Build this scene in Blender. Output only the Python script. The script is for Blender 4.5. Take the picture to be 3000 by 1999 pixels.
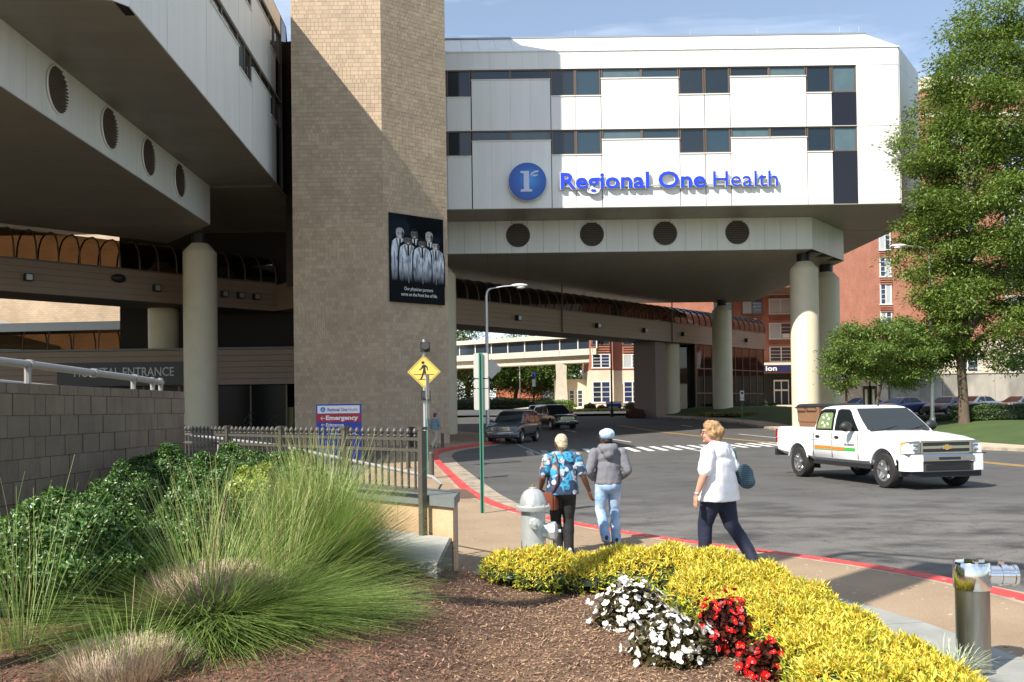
import bpy, bmesh, math, random
from mathutils import Vector, Matrix, noise as mnoise
R = math.radians
random.seed(11)
for o in list(bpy.data.objects):
    bpy.data.objects.remove(o)
SC = bpy.context.scene
C = SC.collection
# ------------------------------------------------------------------ camera
cam_d = bpy.data.cameras.new('camera')
cam_d.lens = 32.13; cam_d.sensor_width = 36; cam_d.shift_y = .0539; cam_d.clip_start = .1; cam_d.clip_end = 3000
cam = bpy.data.objects.new('camera', cam_d); C.objects.link(cam)
cam.matrix_world = Matrix.Translation((0, 0, 1.9)) @ Matrix.Rotation(R(90.8), 4, 'X') @ Matrix.Rotation(-.0135, 4, 'Z')
SC.camera = cam
# ------------------------------------------------------------------ sky
SUN_EL, SUN_AZ = R(44), R(45)        # light travels towards +X,+Y
wd = bpy.data.worlds.new('World'); SC.world = wd; wd.use_nodes = True
nt = wd.node_tree; nt.nodes.clear()
wo = nt.nodes.new('ShaderNodeOutputWorld'); bg = nt.nodes.new('ShaderNodeBackground')
sky = nt.nodes.new('ShaderNodeTexSky'); sky.sky_type = 'NISHITA'; sky.sun_disc = False
sky.sun_elevation = SUN_EL; sky.sun_rotation = R(225); sky.air_density = 1.0; sky.dust_density = .6; sky.ozone_density = 1.6
tc = nt.nodes.new('ShaderNodeTexCoord'); mp = nt.nodes.new('ShaderNodeMapping')
mp.inputs['Rotation'].default_value = (R(12), R(25), R(20)); mp.inputs['Scale'].default_value = (1.6, 1.1, 5.0)
n1 = nt.nodes.new('ShaderNodeTexNoise'); n1.inputs['Scale'].default_value = 1.5; n1.inputs['Detail'].default_value = 7; n1.inputs['Roughness'].default_value = .58; n1.inputs['Distortion'].default_value = .6
rp = nt.nodes.new('ShaderNodeValToRGB'); rp.color_ramp.elements[0].position = .44; rp.color_ramp.elements[1].position = .74
rp.color_ramp.elements[0].color = (.12, .12, .12, 1); rp.color_ramp.elements[1].color = (.8, .8, .8, 1)
mx = nt.nodes.new('ShaderNodeMixRGB'); mx.inputs['Color2'].default_value = (8.4, 9.3, 10.4, 1)
nt.links.new(tc.outputs['Generated'], mp.inputs['Vector']); nt.links.new(mp.outputs['Vector'], n1.inputs['Vector'])
nt.links.new(n1.outputs['Fac'], rp.inputs['Fac']); nt.links.new(rp.outputs['Color'], mx.inputs['Fac'])
nt.links.new(sky.outputs['Color'], mx.inputs['Color1']); nt.links.new(mx.outputs['Color'], bg.inputs['Color'])
bg.inputs['Strength'].default_value = .098
nt.links.new(bg.outputs['Background'], wo.inputs['Surface'])
# ------------------------------------------------------------------ sun
sd = bpy.data.lights.new('sun', 'SUN'); sd.energy = 5.0; sd.angle = R(.53); sd.color = (1, .93, .82)
so = bpy.data.objects.new('sun', sd); C.objects.link(so)
_d = Vector((math.sin(SUN_AZ)*math.cos(SUN_EL), math.cos(SUN_AZ)*math.cos(SUN_EL), -math.sin(SUN_EL)))
so.rotation_euler = _d.to_track_quat('-Z', 'Y').to_euler(); so.location = (-30, -30, 60)
# ------------------------------------------------------------------ exposure, render
vs = SC.view_settings; vs.view_transform = 'Standard'; vs.look = 'None'; vs.gamma = 1; vs.exposure = .78; vs.use_curve_mapping = False
SC.render.engine = 'CYCLES'; SC.cycles.use_denoising = True; SC.cycles.max_bounces = 8; SC.cycles.transparent_max_bounces = 12
SC.cycles.diffuse_bounces = 3; SC.cycles.glossy_bounces = 3; SC.cycles.transmission_bounces = 4; SC.cycles.caustics_reflective = False; SC.cycles.caustics_refractive = False
# ================================================================== helpers
WM = {}
def thing(name, label, cat, loc=(0, 0, 0), rz=0, group=None):
    o = bpy.data.objects.new(name, None); C.objects.link(o); o.empty_display_size = .2
    o.location = loc; o.rotation_euler = (0, 0, rz); o['label'] = label; o['category'] = cat
    if group: o['group'] = group
    WM[o.name] = Matrix.Translation(loc) @ Matrix.Rotation(rz, 4, 'Z')
    return o
def tag(o, label=None, cat=None, group=None, kind=None):
    for k, v in (('label', label), ('category', cat), ('group', group), ('kind', kind)):
        if v: o[k] = v
    return o
def wmof(o):
    while o.parent: o = o.parent
    return WM.get(o.name, Matrix.Identity(4))
class MB:
    def __init__(s): s.v = []; s.f = []; s.m = []; s.mi = 0
    def add(s, vs, fs):
        n = len(s.v); s.v += [tuple(p) for p in vs]; s.f += [tuple(i+n for i in f) for f in fs]; s.m += [s.mi]*len(fs); return s
    def box(s, c, d, rz=0, M=None):
        x, y, z = (k/2 for k in d); co, si = math.cos(rz), math.sin(rz); vs = []
        for a, b, e in ((-1,-1,-1),(1,-1,-1),(1,1,-1),(-1,1,-1),(-1,-1,1),(1,-1,1),(1,1,1),(-1,1,1)):
            p = (a*x, b*y, e*z); p = (c[0]+p[0]*co-p[1]*si, c[1]+p[0]*si+p[1]*co, c[2]+p[2])
            vs.append(M @ Vector(p) if M else p)
        return s.add(vs, [(0,3,2,1),(4,5,6,7),(0,1,5,4),(1,2,6,5),(2,3,7,6),(3,0,4,7)])
    def bb(s, a, b): return s.box([(i+j)/2 for i, j in zip(a, b)], [abs(j-i) for i, j in zip(a, b)])
    def prism(s, poly, z0, z1, cap=True):
        n = len(poly)
        vs = [(p[0], p[1], z0) for p in poly]+[(p[0], p[1], z1) for p in poly]
        fs = [(i, (i+1) % n, n+(i+1) % n, n+i) for i in range(n)]
        if cap: fs += [tuple(range(n-1, -1, -1)), tuple(range(n, 2*n))]
        return s.add(vs, fs)
    def extr(s, poly, M, d):   # poly in local xy extruded along local z by d, placed with M
        n = len(poly)
        vs = [M @ Vector((p[0], p[1], 0)) for p in poly]+[M @ Vector((p[0], p[1], d)) for p in poly]
        return s.add(vs, [(i, (i+1) % n, n+(i+1) % n, n+i) for i in range(n)]+[tuple(range(n-1, -1, -1)), tuple(range(n, 2*n))])
    def ring(s, c, ax, r, n, up=None):
        ax = Vector(ax).normalized(); t = ax.orthogonal().normalized() if up is None else (Vector(up)-ax*ax.dot(Vector(up))).normalized(); b = ax.cross(t)
        return [Vector(c)+(t*math.cos(2*math.pi*i/n)+b*math.sin(2*math.pi*i/n))*r for i in range(n)]
    def tube(s, pts, rad, n=8, cap=True):
        pts = [Vector(p) for p in pts]
        if not hasattr(rad, '__len__'): rad = [rad]*len(pts)
        vs = []; up = None
        for i, p in enumerate(pts):
            a = (pts[min(i+1, len(pts)-1)]-pts[max(i-1, 0)]).normalized()
            if up is None: up = a.orthogonal().normalized()
            up = (up-a*a.dot(up)).normalized(); b = a.cross(up)
            vs += [p+(up*math.cos(2*math.pi*k/n)+b*math.sin(2*math.pi*k/n))*rad[i] for k in range(n)]
        fs = []
        for i in range(len(pts)-1):
            for k in range(n):
                fs.append((i*n+k, i*n+(k+1) % n, (i+1)*n+(k+1) % n, (i+1)*n+k))
        if cap: fs += [tuple(range(n-1, -1, -1)), tuple(range((len(pts)-1)*n, len(pts)*n))]
        return s.add(vs, fs)
    def lathe(s, prof, n=24, c=(0, 0, 0), M=None, cap=True):   # prof [(r,z)]
        vs = []
        for r, z in prof:
            for k in range(n):
                p = Vector((c[0]+r*math.cos(2*math.pi*k/n), c[1]+r*math.sin(2*math.pi*k/n), c[2]+z)); vs.append(M @ p if M else p)
        fs = [(i*n+k, i*n+(k+1) % n, (i+1)*n+(k+1) % n, (i+1)*n+k) for i in range(len(prof)-1) for k in range(n)]
        if cap: fs += [tuple(range(n-1, -1, -1)), tuple(range((len(prof)-1)*n, len(prof)*n))]
        return s.add(vs, fs)
    def ell(s, c, r, M=None, nu=12, nv=8):
        vs = []; fs = []
        for i in range(nv+1):
            t = math.pi*i/nv
            for k in range(nu):
                p = Vector((r[0]*math.sin(t)*math.cos(2*math.pi*k/nu), r[1]*math.sin(t)*math.sin(2*math.pi*k/nu), -r[2]*math.cos(t)))
                vs.append((M @ p if M else p)+Vector(c))
        for i in range(nv):
            for k in range(nu): fs.append((i*nu+k, i*nu+(k+1) % nu, (i+1)*nu+(k+1) % nu, (i+1)*nu+k))
        return s.add(vs, fs)
    def loft(s, secs, close=True, cap=True):
        n = len(secs[0]); vs = [p for q in secs for p in q]; fs = []
        for i in range(len(secs)-1):
            for k in range(n if close else n-1):
                fs.append((i*n+k, i*n+(k+1) % n, (i+1)*n+(k+1) % n, (i+1)*n+k))
        if cap: fs += [tuple(range(n-1, -1, -1)), tuple(range((len(secs)-1)*n, len(secs)*n))]
        return s.add(vs, fs)
    def quad(s, a, b, c, d): return s.add([a, b, c, d], [(0, 1, 2, 3)])
    def mesh(s, name, mats, smooth=False, ang=None):
        me = bpy.data.meshes.new(name); me.from_pydata(s.v, [], s.f)
        for m in (mats if isinstance(mats, (list, tuple)) else [mats]): me.materials.append(m)
        if any(s.m): me.polygons.foreach_set('material_index', s.m)
        if smooth:
            me.polygons.foreach_set('use_smooth', [True]*len(me.polygons))
            if ang: me.set_sharp_from_angle(angle=R(ang))
        me.update(); return me
    def build(s, name, mats, parent=None, smooth=False, ang=40, world=False, fix=False):
        if world and parent is not None:
            inv = wmof(parent).inverted(); s.v = [tuple(inv @ Vector(p)) for p in s.v]
        me = s.mesh(name, mats, smooth, ang)
        if fix: recalc(me)
        return obj(name, me, parent)
def recalc(me):
    bm = bmesh.new(); bm.from_mesh(me); bmesh.ops.recalc_face_normals(bm, faces=bm.faces); bm.to_mesh(me); bm.free()
def obj(name, me, parent=None, loc=None, rot=None, scale=None):
    o = bpy.data.objects.new(name, me); C.objects.link(o)
    if parent is not None: o.parent = parent
    if loc is not None: o.location = loc
    if rot is not None: o.rotation_euler = rot
    if scale is not None: o.scale = scale
    return o
def struct(name, mb, mat, smooth=False):
    return tag(mb.build(name, mat, smooth=smooth), kind='structure')
CUBES = {}
def pbox(name, mat, c, d, parent=None, rz=0, rot=None):
    k = mat.name
    if k not in CUBES: CUBES[k] = MB().box((0, 0, 0), (1, 1, 1)).mesh('block_'+k, mat)
    return obj(name, CUBES[k], parent, c, rot or (0, 0, rz), d)
def pbb(name, mat, a, b, parent=None):
    return pbox(name, mat, [(i+j)/2 for i, j in zip(a, b)], [abs(j-i) for i, j in zip(a, b)], parent)
def copy_tree(o, parent=None, label=None, group=None, loc=None, rz=None):
    c = o.copy(); C.objects.link(c)
    if parent is not None: c.parent = parent
    if label: c['label'] = label
    if group: c['group'] = group
    if loc is not None: c.location = loc
    if rz is not None: c.rotation_euler = (0, 0, rz)
    for ch in list(o.children): copy_tree(ch, c)
    return c
def ev_mesh(o):          # evaluate modifiers / font curves in a small side scene, which is removed again
    tmp = bpy.data.scenes.new('side'); tmp.collection.objects.link(o); vl = tmp.view_layers[0]; vl.update()
    me = bpy.data.meshes.new_from_object(o.evaluated_get(vl.depsgraph)); bpy.data.scenes.remove(tmp); return me
def text_mesh(body, size=1, extrude=0, bold=0, width=None, align='LEFT', spacing=1.0):
    cu = bpy.data.curves.new('t', 'FONT'); cu.body = body; cu.size = size; cu.extrude = extrude; cu.offset = bold; cu.align_x = align
    cu.space_character = spacing; cu.resolution_u = 3
    o = bpy.data.objects.new('t', cu); me = ev_mesh(o); bpy.data.objects.remove(o)
    if width and len(me.vertices):
        xs = [v.co.x for v in me.vertices]; k = width/(max(xs)-min(xs)); x0 = min(xs) if align == 'LEFT' else 0
        for v in me.vertices: v.co.x = (v.co.x-x0)*k
    return me
def put_text(name, body, mat, parent, loc, size, rot=(R(90), 0, 0), width=None, align='LEFT', bold=0, extrude=.002, spacing=1.0):
    me = text_mesh(body, size, extrude, bold, width, align, spacing); me.materials.clear(); me.materials.append(mat)
    return obj(name, me, parent, loc, rot)
# ================================================================== materials
MATS = {}
def mat(name, col=(.5, .5, .5), rough=.6, metal=0, spec=.5, var=0, vscale=3, vdet=4, isl=0, hue=0, bump=0, bscale=40, bdist=.01, coat=0, col2=None, c2scale=1, c2lo=.45, c2hi=.6, stretch=None, trans=0, objc=False, emit=0, backface=None, sat=0):
    if name in MATS: return MATS[name]
    m = bpy.data.materials.new(name); m.use_nodes = True; n = m.node_tree; L = n.links; b = n.nodes['Principled BSDF']
    b.inputs['Base Color'].default_value = (*col, 1); b.inputs['Roughness'].default_value = rough; b.inputs['Metallic'].default_value = metal
    b.inputs['Specular IOR Level'].default_value = spec; b.inputs['Coat Weight'].default_value = coat
    if emit: b.inputs['Emission Color'].default_value = (*col, 1); b.inputs['Emission Strength'].default_value = emit
    out = None
    if var or col2 or bump:
        t = n.nodes.new('ShaderNodeTexCoord' if objc else 'ShaderNodeNewGeometry'); vec = t.outputs['Object' if objc else 'Position']
        if stretch:
            mpn = n.nodes.new('ShaderNodeMapping'); mpn.inputs['Scale'].default_value = stretch; L.new(vec, mpn.inputs['Vector']); vec = mpn.outputs['Vector']
    cur = None
    def rgb(c):
        q = n.nodes.new('ShaderNodeRGB'); q.outputs[0].default_value = (*c, 1); return q.outputs[0]
    if col2:
        a = n.nodes.new('ShaderNodeTexNoise'); a.inputs['Scale'].default_value = c2scale; a.inputs['Detail'].default_value = 5; L.new(vec, a.inputs['Vector'])
        mr = n.nodes.new('ShaderNodeMapRange'); mr.inputs['From Min'].default_value = c2lo; mr.inputs['From Max'].default_value = c2hi; L.new(a.outputs['Fac'], mr.inputs['Value'])
        mm = n.nodes.new('ShaderNodeMixRGB'); mm.inputs['Color1'].default_value = (*col, 1); mm.inputs['Color2'].default_value = (*col2, 1); L.new(mr.outputs['Result'], mm.inputs['Fac']); cur = mm.outputs['Color']
    if var or isl or hue:
        if cur is None: cur = rgb(col)
        h = n.nodes.new('ShaderNodeHueSaturation'); L.new(cur, h.inputs['Color']); val = None
        if var:
            a = n.nodes.new('ShaderNodeTexNoise'); a.inputs['Scale'].default_value = vscale; a.inputs['Detail'].default_value = vdet; a.inputs['Roughness'].default_value = .6; L.new(vec, a.inputs['Vector'])
            mr = n.nodes.new('ShaderNodeMapRange'); mr.inputs['From Min'].default_value = .25; mr.inputs['From Max'].default_value = .75; mr.inputs['To Min'].default_value = 1-var; mr.inputs['To Max'].default_value = 1+var
            L.new(a.outputs['Fac'], mr.inputs['Value']); val = mr.outputs['Result']
        if isl or hue:
            g = n.nodes.new('ShaderNodeNewGeometry'); oi = n.nodes.new('ShaderNodeObjectInfo')
            ad = n.nodes.new('ShaderNodeMath'); ad.operation = 'ADD'; L.new(g.outputs['Random Per Island'], ad.inputs[0]); L.new(oi.outputs['Random'], ad.inputs[1])
            fr = n.nodes.new('ShaderNodeMath'); fr.operation = 'FRACT'; L.new(ad.outputs[0], fr.inputs[0])
            if isl:
                mr = n.nodes.new('ShaderNodeMapRange'); mr.inputs['To Min'].default_value = 1-isl; mr.inputs['To Max'].default_value = 1+isl; L.new(fr.outputs[0], mr.inputs['Value'])
                if val is None: val = mr.outputs['Result']
                else:
                    mu = n.nodes.new('ShaderNodeMath'); mu.operation = 'MULTIPLY'; L.new(val, mu.inputs[0]); L.new(mr.outputs['Result'], mu.inputs[1]); val = mu.outputs[0]
            if hue:
                m7 = n.nodes.new('ShaderNodeMath'); m7.operation = 'MULTIPLY'; m7.inputs[1].default_value = 7.31; L.new(fr.outputs[0], m7.inputs[0])
                f2 = n.nodes.new('ShaderNodeMath'); f2.operation = 'FRACT'; L.new(m7.outputs[0], f2.inputs[0])
                mr = n.nodes.new('ShaderNodeMapRange'); mr.inputs['To Min'].default_value = .5-hue; mr.inputs['To Max'].default_value = .5+hue; L.new(f2.outputs[0], mr.inputs['Value']); L.new(mr.outputs['Result'], h.inputs['Hue'])
        if val is not None: L.new(val, h.inputs['Value'])
        cur = h.outputs['Color']
    if cur is not None: L.new(cur, b.inputs['Base Color'])
    if bump:
        a = n.nodes.new('ShaderNodeTexNoise'); a.inputs['Scale'].default_value = bscale; a.inputs['Detail'].default_value = 5; L.new(vec, a.inputs['Vector'])
        bp = n.nodes.new('ShaderNodeBump'); bp.inputs['Strength'].default_value = bump; bp.inputs['Distance'].default_value = bdist; L.new(a.outputs['Fac'], bp.inputs['Height']); L.new(bp.outputs['Normal'], b.inputs['Normal'])
    if trans:
        td = n.nodes.new('ShaderNodeBsdfTranslucent'); ms = n.nodes.new('ShaderNodeMixShader'); ms.inputs['Fac'].default_value = trans
        if cur is not None: L.new(cur, td.inputs['Color'])
        else: td.inputs['Color'].default_value = (*col, 1)
        L.new(b.outputs[0], ms.inputs[1]); L.new(td.outputs[0], ms.inputs[2]); L.new(ms.outputs[0], n.nodes['Material Output'].inputs['Surface'])
    MATS[name] = m; return m
def glassmat(name, tint=(.3, .3, .3), refl=(1, 1, 1), rough=.02, ior=1.45):
    if name in MATS: return MATS[name]
    m = bpy.data.materials.new(name); m.use_nodes = True; n = m.node_tree; L = n.links; n.nodes.remove(n.nodes['Principled BSDF'])
    t = n.nodes.new('ShaderNodeBsdfTransparent'); t.inputs[0].default_value = (*tint, 1); g = n.nodes.new('ShaderNodeBsdfGlossy'); g.inputs[0].default_value = (*refl, 1); g.inputs['Roughness'].default_value = rough
    lw_ = n.nodes.new('ShaderNodeLayerWeight'); lw_.inputs[0].default_value = .5; p5 = n.nodes.new('ShaderNodeMath'); p5.operation = 'POWER'; L.new(lw_.outputs['Facing'], p5.inputs[0]); p5.inputs[1].default_value = 4; fr = n.nodes.new('ShaderNodeMapRange'); fr.inputs['To Min'].default_value = .045; fr.inputs['To Max'].default_value = .8; L.new(p5.outputs[0], fr.inputs['Value']); ms = n.nodes.new('ShaderNodeMixShader')
    L.new(fr.outputs[0], ms.inputs[0]); L.new(t.outputs[0], ms.inputs[1]); L.new(g.outputs[0], ms.inputs[2]); L.new(ms.outputs[0], n.nodes['Material Output'].inputs['Surface'])
    MATS[name] = m; return m
PANEL = mat('white_metal_panel', (.75, .75, .73), .42, var=.06, vscale=1.6, isl=.02, stretch=(1, 1, .12))
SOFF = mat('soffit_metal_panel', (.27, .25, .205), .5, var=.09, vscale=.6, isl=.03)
CREAM = mat('cream_painted_column', (.66, .60, .44), .55, var=.06, vscale=1.2, bump=.15, bscale=60)
BRICK = mat('tan_brick', (.435, .335, .235), .85, var=.13, vscale=.6, isl=.11, hue=.008, bump=.3, bscale=50)
MORTAR = mat('brick_mortar', (.37, .285, .20), .95, var=.1)
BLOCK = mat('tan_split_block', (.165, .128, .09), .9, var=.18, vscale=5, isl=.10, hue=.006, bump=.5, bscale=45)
BRONZE = mat('bronze_window_frame', (.14, .10, .075), .45, metal=.2, var=.1)
DARKM = mat('black_metal', (.012, .012, .013), .5)
CORE = mat('dark_wall_core', (.02, .02, .02), .9)
GLS = [mat('window_glass_blue', (.022, .048, .070), .05, spec=.6), mat('window_glass_blind', (.085, .135, .155), .1, spec=.5, var=.12, vscale=2), mat('window_glass_dark', (.012, .022, .032), .05, spec=.6)]
SPAND = mat('black_spandrel_glass', (.012, .012, .018), .12, spec=.5)
TINT = glassmat('bronze_tinted_glass', (.15, .125, .105))
CLEAR = glassmat('clear_dark_glass', (.42, .45, .46))
SIDING = mat('tan_metal_siding', (.30, .225, .165), .55, var=.06, vscale=1)
CONC = mat('pale_concrete', (.52, .47, .39), .85, var=.12, vscale=2, bump=.2, bscale=30)
GREYC = mat('grey_concrete', (.34, .34, .31), .85, var=.14, vscale=3, bump=.25, bscale=50)
ALU = mat('galvanised_steel', (.52, .54, .55), .45, metal=.7, var=.06)
BLACKP = mat('black_paint', (.015, .015, .015), .5)
WHITEP = mat('white_paint', (.78, .78, .76), .5)
RUBBER = mat('tyre_rubber', (.018, .018, .018), .85)
CHROME = mat('chrome', (.75, .76, .78), .12, metal=1)
def sstep(a, b, x):
    t = min(1, max(0, (x-a)/(b-a))); return t*t*(3-2*t)
def gz(y): return 1.3*sstep(48, 105, y)
def interp(pts, t):
    if t <= pts[0][0]: return pts[0][1]
    for (a, va), (b, vb) in zip(pts, pts[1:]):
        if t <= b: return va+(vb-va)*(t-a)/(b-a)
    return pts[-1][1]
# ================================================================== ground, road, pavements
def surf_mat(name, build):
    m = bpy.data.materials.new(name); m.use_nodes = True; n = m.node_tree
    build(n, n.links, n.nodes['Principled BSDF']); MATS[name] = m; return m
def N(n, t, **k):
    q = n.nodes.new(t)
    for a, v in k.items(): q.inputs[a.replace('_', ' ')].default_value = v
    return q
def ramp(n, fac, stops):
    r = n.nodes.new('ShaderNodeValToRGB'); e = r.color_ramp.elements
    while len(e) < len(stops): e.new(.5)
    for i, (p, c) in enumerate(stops): e[i].position = p; e[i].color = (*c, 1) if hasattr(c, '__len__') else (c, c, c, 1)
    n.links.new(fac, r.inputs[0]); return r.outputs[0]
def mixc(n, fac, a, b, mode='MIX'):
    m = n.nodes.new('ShaderNodeMixRGB'); m.blend_type = mode
    for s, v in ((0, fac), (1, a), (2, b)):
        if hasattr(v, 'is_linked'): n.links.new(v, m.inputs[s])
        else: m.inputs[s].default_value = v if s == 0 else (*v, 1)
    return m.outputs[0]
def _asphalt(n, L, b):
    g = n.nodes.new('ShaderNodeNewGeometry').outputs['Position']
    big = N(n, 'ShaderNodeTexNoise', Scale=.35, Detail=6, Roughness=.62); fine = N(n, 'ShaderNodeTexNoise', Scale=38, Detail=3, Roughness=.75); grit = N(n, 'ShaderNodeTexVoronoi', Scale=42)
    mpn = N(n, 'ShaderNodeMapping', Scale=(1, 1.35, 1)); mpn.inputs['Rotation'].default_value = (0, 0, R(14)); st = N(n, 'ShaderNodeTexNoise', Scale=1.1, Detail=6, Roughness=.6)
    for q in (big, fine, grit): L.new(g, q.inputs['Vector'])
    L.new(g, mpn.inputs['Vector']); L.new(mpn.outputs[0], st.inputs['Vector'])
    c = ramp(n, big.outputs['Fac'], [(.3, (.074, .072, .070)), (.7, (.105, .103, .099))])
    c = mixc(n, ramp(n, st.outputs['Fac'], [(.55, 0.0), (.68, .65)]), c, (.046, .045, .044))
    d0 = N(n, 'ShaderNodeTexNoise', Scale=2.5, Detail=4); L.new(g, d0.inputs['Vector']); va0 = n.nodes.new('ShaderNodeVectorMath'); va0.operation = 'MULTIPLY_ADD'; L.new(d0.outputs['Color'], va0.inputs[0]); va0.inputs[1].default_value = (.5, .5, 0); L.new(g, va0.inputs[2])
    # near the kerb the surface is older, stained and patched
    sx = n.nodes.new('ShaderNodeSeparateXYZ'); L.new(g, sx.inputs[0])
    yr = N(n, 'ShaderNodeMapRange', From_Min=21.0, From_Max=14.0); L.new(sx.outputs[1], yr.inputs['Value'])
    xr = N(n, 'ShaderNodeMapRange', From_Min=13.0, From_Max=9.0); L.new(sx.outputs[0], xr.inputs['Value'])
    mu = n.nodes.new('ShaderNodeMath'); mu.operation = 'MULTIPLY'; L.new(yr.outputs[0], mu.inputs[0]); L.new(xr.outputs[0], mu.inputs[1])
    mp2 = N(n, 'ShaderNodeMapping', Scale=(.8, 1.2, 1)); mp2.inputs['Rotation'].default_value = (0, 0, R(-28)); L.new(g, mp2.inputs['Vector'])
    s2 = N(n, 'ShaderNodeTexNoise', Scale=.75, Detail=9, Roughness=.68); L.new(mp2.outputs[0], s2.inputs['Vector'])
    old = mixc(n, ramp(n, s2.outputs['Fac'], [(.44, 0.0), (.62, 1.0)]), (.17, .162, .15), (.036, .035, .034))
    m3 = n.nodes.new('ShaderNodeMath'); m3.operation = 'MULTIPLY'; L.new(mu.outputs[0], m3.inputs[0]); m3.inputs[1].default_value = .72
    c = mixc(n, m3.outputs[0], c, old)
    ol = N(n, 'ShaderNodeTexVoronoi', Scale=.55); L.new(va0.outputs[0], ol.inputs['Vector']); oc = n.nodes.new('ShaderNodeSeparateColor'); L.new(ol.outputs['Color'], oc.inputs[0]); om = n.nodes.new('ShaderNodeMath'); om.operation = 'MULTIPLY'; L.new(ramp(n, ol.outputs['Distance'], [(.05, .7), (.16, 0.0)]), om.inputs[0]); L.new(ramp(n, oc.outputs[0], [(.45, 0.0), (.5, 1.0)]), om.inputs[1]); c = mixc(n, om.outputs[0], c, (.03, .03, .03))
    c = mixc(n, .85, c, ramp(n, fine.outputs['Fac'], [(.25, .45), (.5, .95), (.75, 1.5)]), 'MULTIPLY')
    wv = N(n, 'ShaderNodeTexVoronoi', Scale=.23); wv.feature = 'DISTANCE_TO_EDGE'
    dn = N(n, 'ShaderNodeTexNoise', Scale=.8, Detail=6); L.new(g, dn.inputs['Vector']); va = n.nodes.new('ShaderNodeVectorMath'); va.operation = 'MULTIPLY_ADD'
    L.new(dn.outputs['Color'], va.inputs[0]); va.inputs[1].default_value = (2.2, 2.2, 0); L.new(g, va.inputs[2]); L.new(va.outputs[0], wv.inputs['Vector'])
    c = mixc(n, ramp(n, wv.outputs['Distance'], [(.0, .45), (.006, 0.0)]), c, (.035, .034, .033))
    L.new(c, b.inputs['Base Color']); b.inputs['Roughness'].default_value = .88; b.inputs['Specular IOR Level'].default_value = .3
    bp = N(n, 'ShaderNodeBump', Strength=.5, Distance=.012); L.new(fine.outputs['Fac'], bp.inputs['Height']); L.new(bp.outputs[0], b.inputs['Normal'])
ASPH = surf_mat('asphalt', _asphalt)
def _walk(n, L, b):
    g = n.nodes.new('ShaderNodeNewGeometry').outputs['Position']
    big = N(n, 'ShaderNodeTexNoise', Scale=.8, Detail=6); fine = N(n, 'ShaderNodeTexNoise', Scale=60, Detail=3, Roughness=.7); sp = N(n, 'ShaderNodeTexVoronoi', Scale=3.2); s2 = N(n, 'ShaderNodeTexVoronoi', Scale=6.0)
    mpn = N(n, 'ShaderNodeMapping', Scale=(1, 1.8, 1)); L.new(g, mpn.inputs[0])
    for q in (big, fine, sp): L.new(g, q.inputs['Vector'])
    L.new(mpn.outputs[0], s2.inputs['Vector'])
    c = ramp(n, big.outputs['Fac'], [(.3, (.25, .182, .120)), (.7, (.345, .26, .175))])
    c = mixc(n, .8, c, ramp(n, fine.outputs['Fac'], [(.25, .68), (.75, 1.25)]), 'MULTIPLY')
    c = mixc(n, ramp(n, sp.outputs['Distance'], [(.05, .8), (.075, 0.0)]), c, (.09, .07, .05))
    c = mixc(n, ramp(n, s2.outputs['Distance'], [(.09, .75), (.13, 0.0)]), c, (.62, .56, .48))
    L.new(c, b.inputs['Base Color']); b.inputs['Roughness'].default_value = .9; b.inputs['Specular IOR Level'].default_value = .25
    bp = N(n, 'ShaderNodeBump', Strength=.4, Distance=.006); L.new(fine.outputs['Fac'], bp.inputs['Height']); L.new(bp.outputs[0], b.inputs['Normal'])
WALK = surf_mat('exposed_aggregate', _walk)
def _grass(n, L, b):
    g = n.nodes.new('ShaderNodeNewGeometry').outputs['Position']
    big = N(n, 'ShaderNodeTexNoise', Scale=.5, Detail=5); fine = N(n, 'ShaderNodeTexNoise', Scale=30, Detail=4, Roughness=.8)
    for q in (big, fine): L.new(g, q.inputs['Vector'])
    c = ramp(n, big.outputs['Fac'], [(.3, (.038, .072, .016)), (.7, (.068, .11, .024))]); c = mixc(n, .9, c, ramp(n, fine.outputs['Fac'], [(.2, .45), (.8, 1.5)]), 'MULTIPLY')
    L.new(c, b.inputs['Base Color']); b.inputs['Roughness'].default_value = .9
    bp = N(n, 'ShaderNodeBump', Strength=.8, Distance=.04); L.new(fine.outputs['Fac'], bp.inputs['Height']); L.new(bp.outputs[0], b.inputs['Normal'])
LAWN = surf_mat('lawn_grass', _grass)
REDC = mat('red_kerb_paint', (.50, .055, .05), .65, var=.22, vscale=6, col2=(.46, .36, .30), c2scale=7, c2lo=.60, c2hi=.72)
PAINT = mat('road_paint_white', (.72, .72, .70), .7, var=.12, vscale=9, col2=(.2, .2, .19), c2scale=5, c2lo=.57, c2hi=.74)
PAINTOLD = mat('road_paint_worn', (.34, .34, .33), .8, col2=(.11, .108, .105), c2scale=4, c2lo=.4, c2hi=.6)
PAINTY = mat('road_paint_yellow', (.62, .36, .06), .7, var=.15, vscale=9, col2=(.2, .17, .12), c2scale=4, c2lo=.55, c2hi=.72)
GUTTER = mat('gutter_concrete', (.34, .285, .215), .9, var=.2, vscale=3, bump=.3, bscale=40, col2=(.22, .19, .15), c2scale=2.5)
def strip(ys, xl, xr, zf, off=0):
    mb = MB(); n = len(ys); vs = []
    for y in ys: vs += [(xl(y), y, zf(y)+off), (xr(y), y, zf(y)+off)]
    return mb.add(vs, [(2*i, 2*i+1, 2*i+3, 2*i+2) for i in range(n-1)])
def rng(a, b, s):
    k = max(1, round((b-a)/s)); return [a+(b-a)*i/k for i in range(k+1)]
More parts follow.
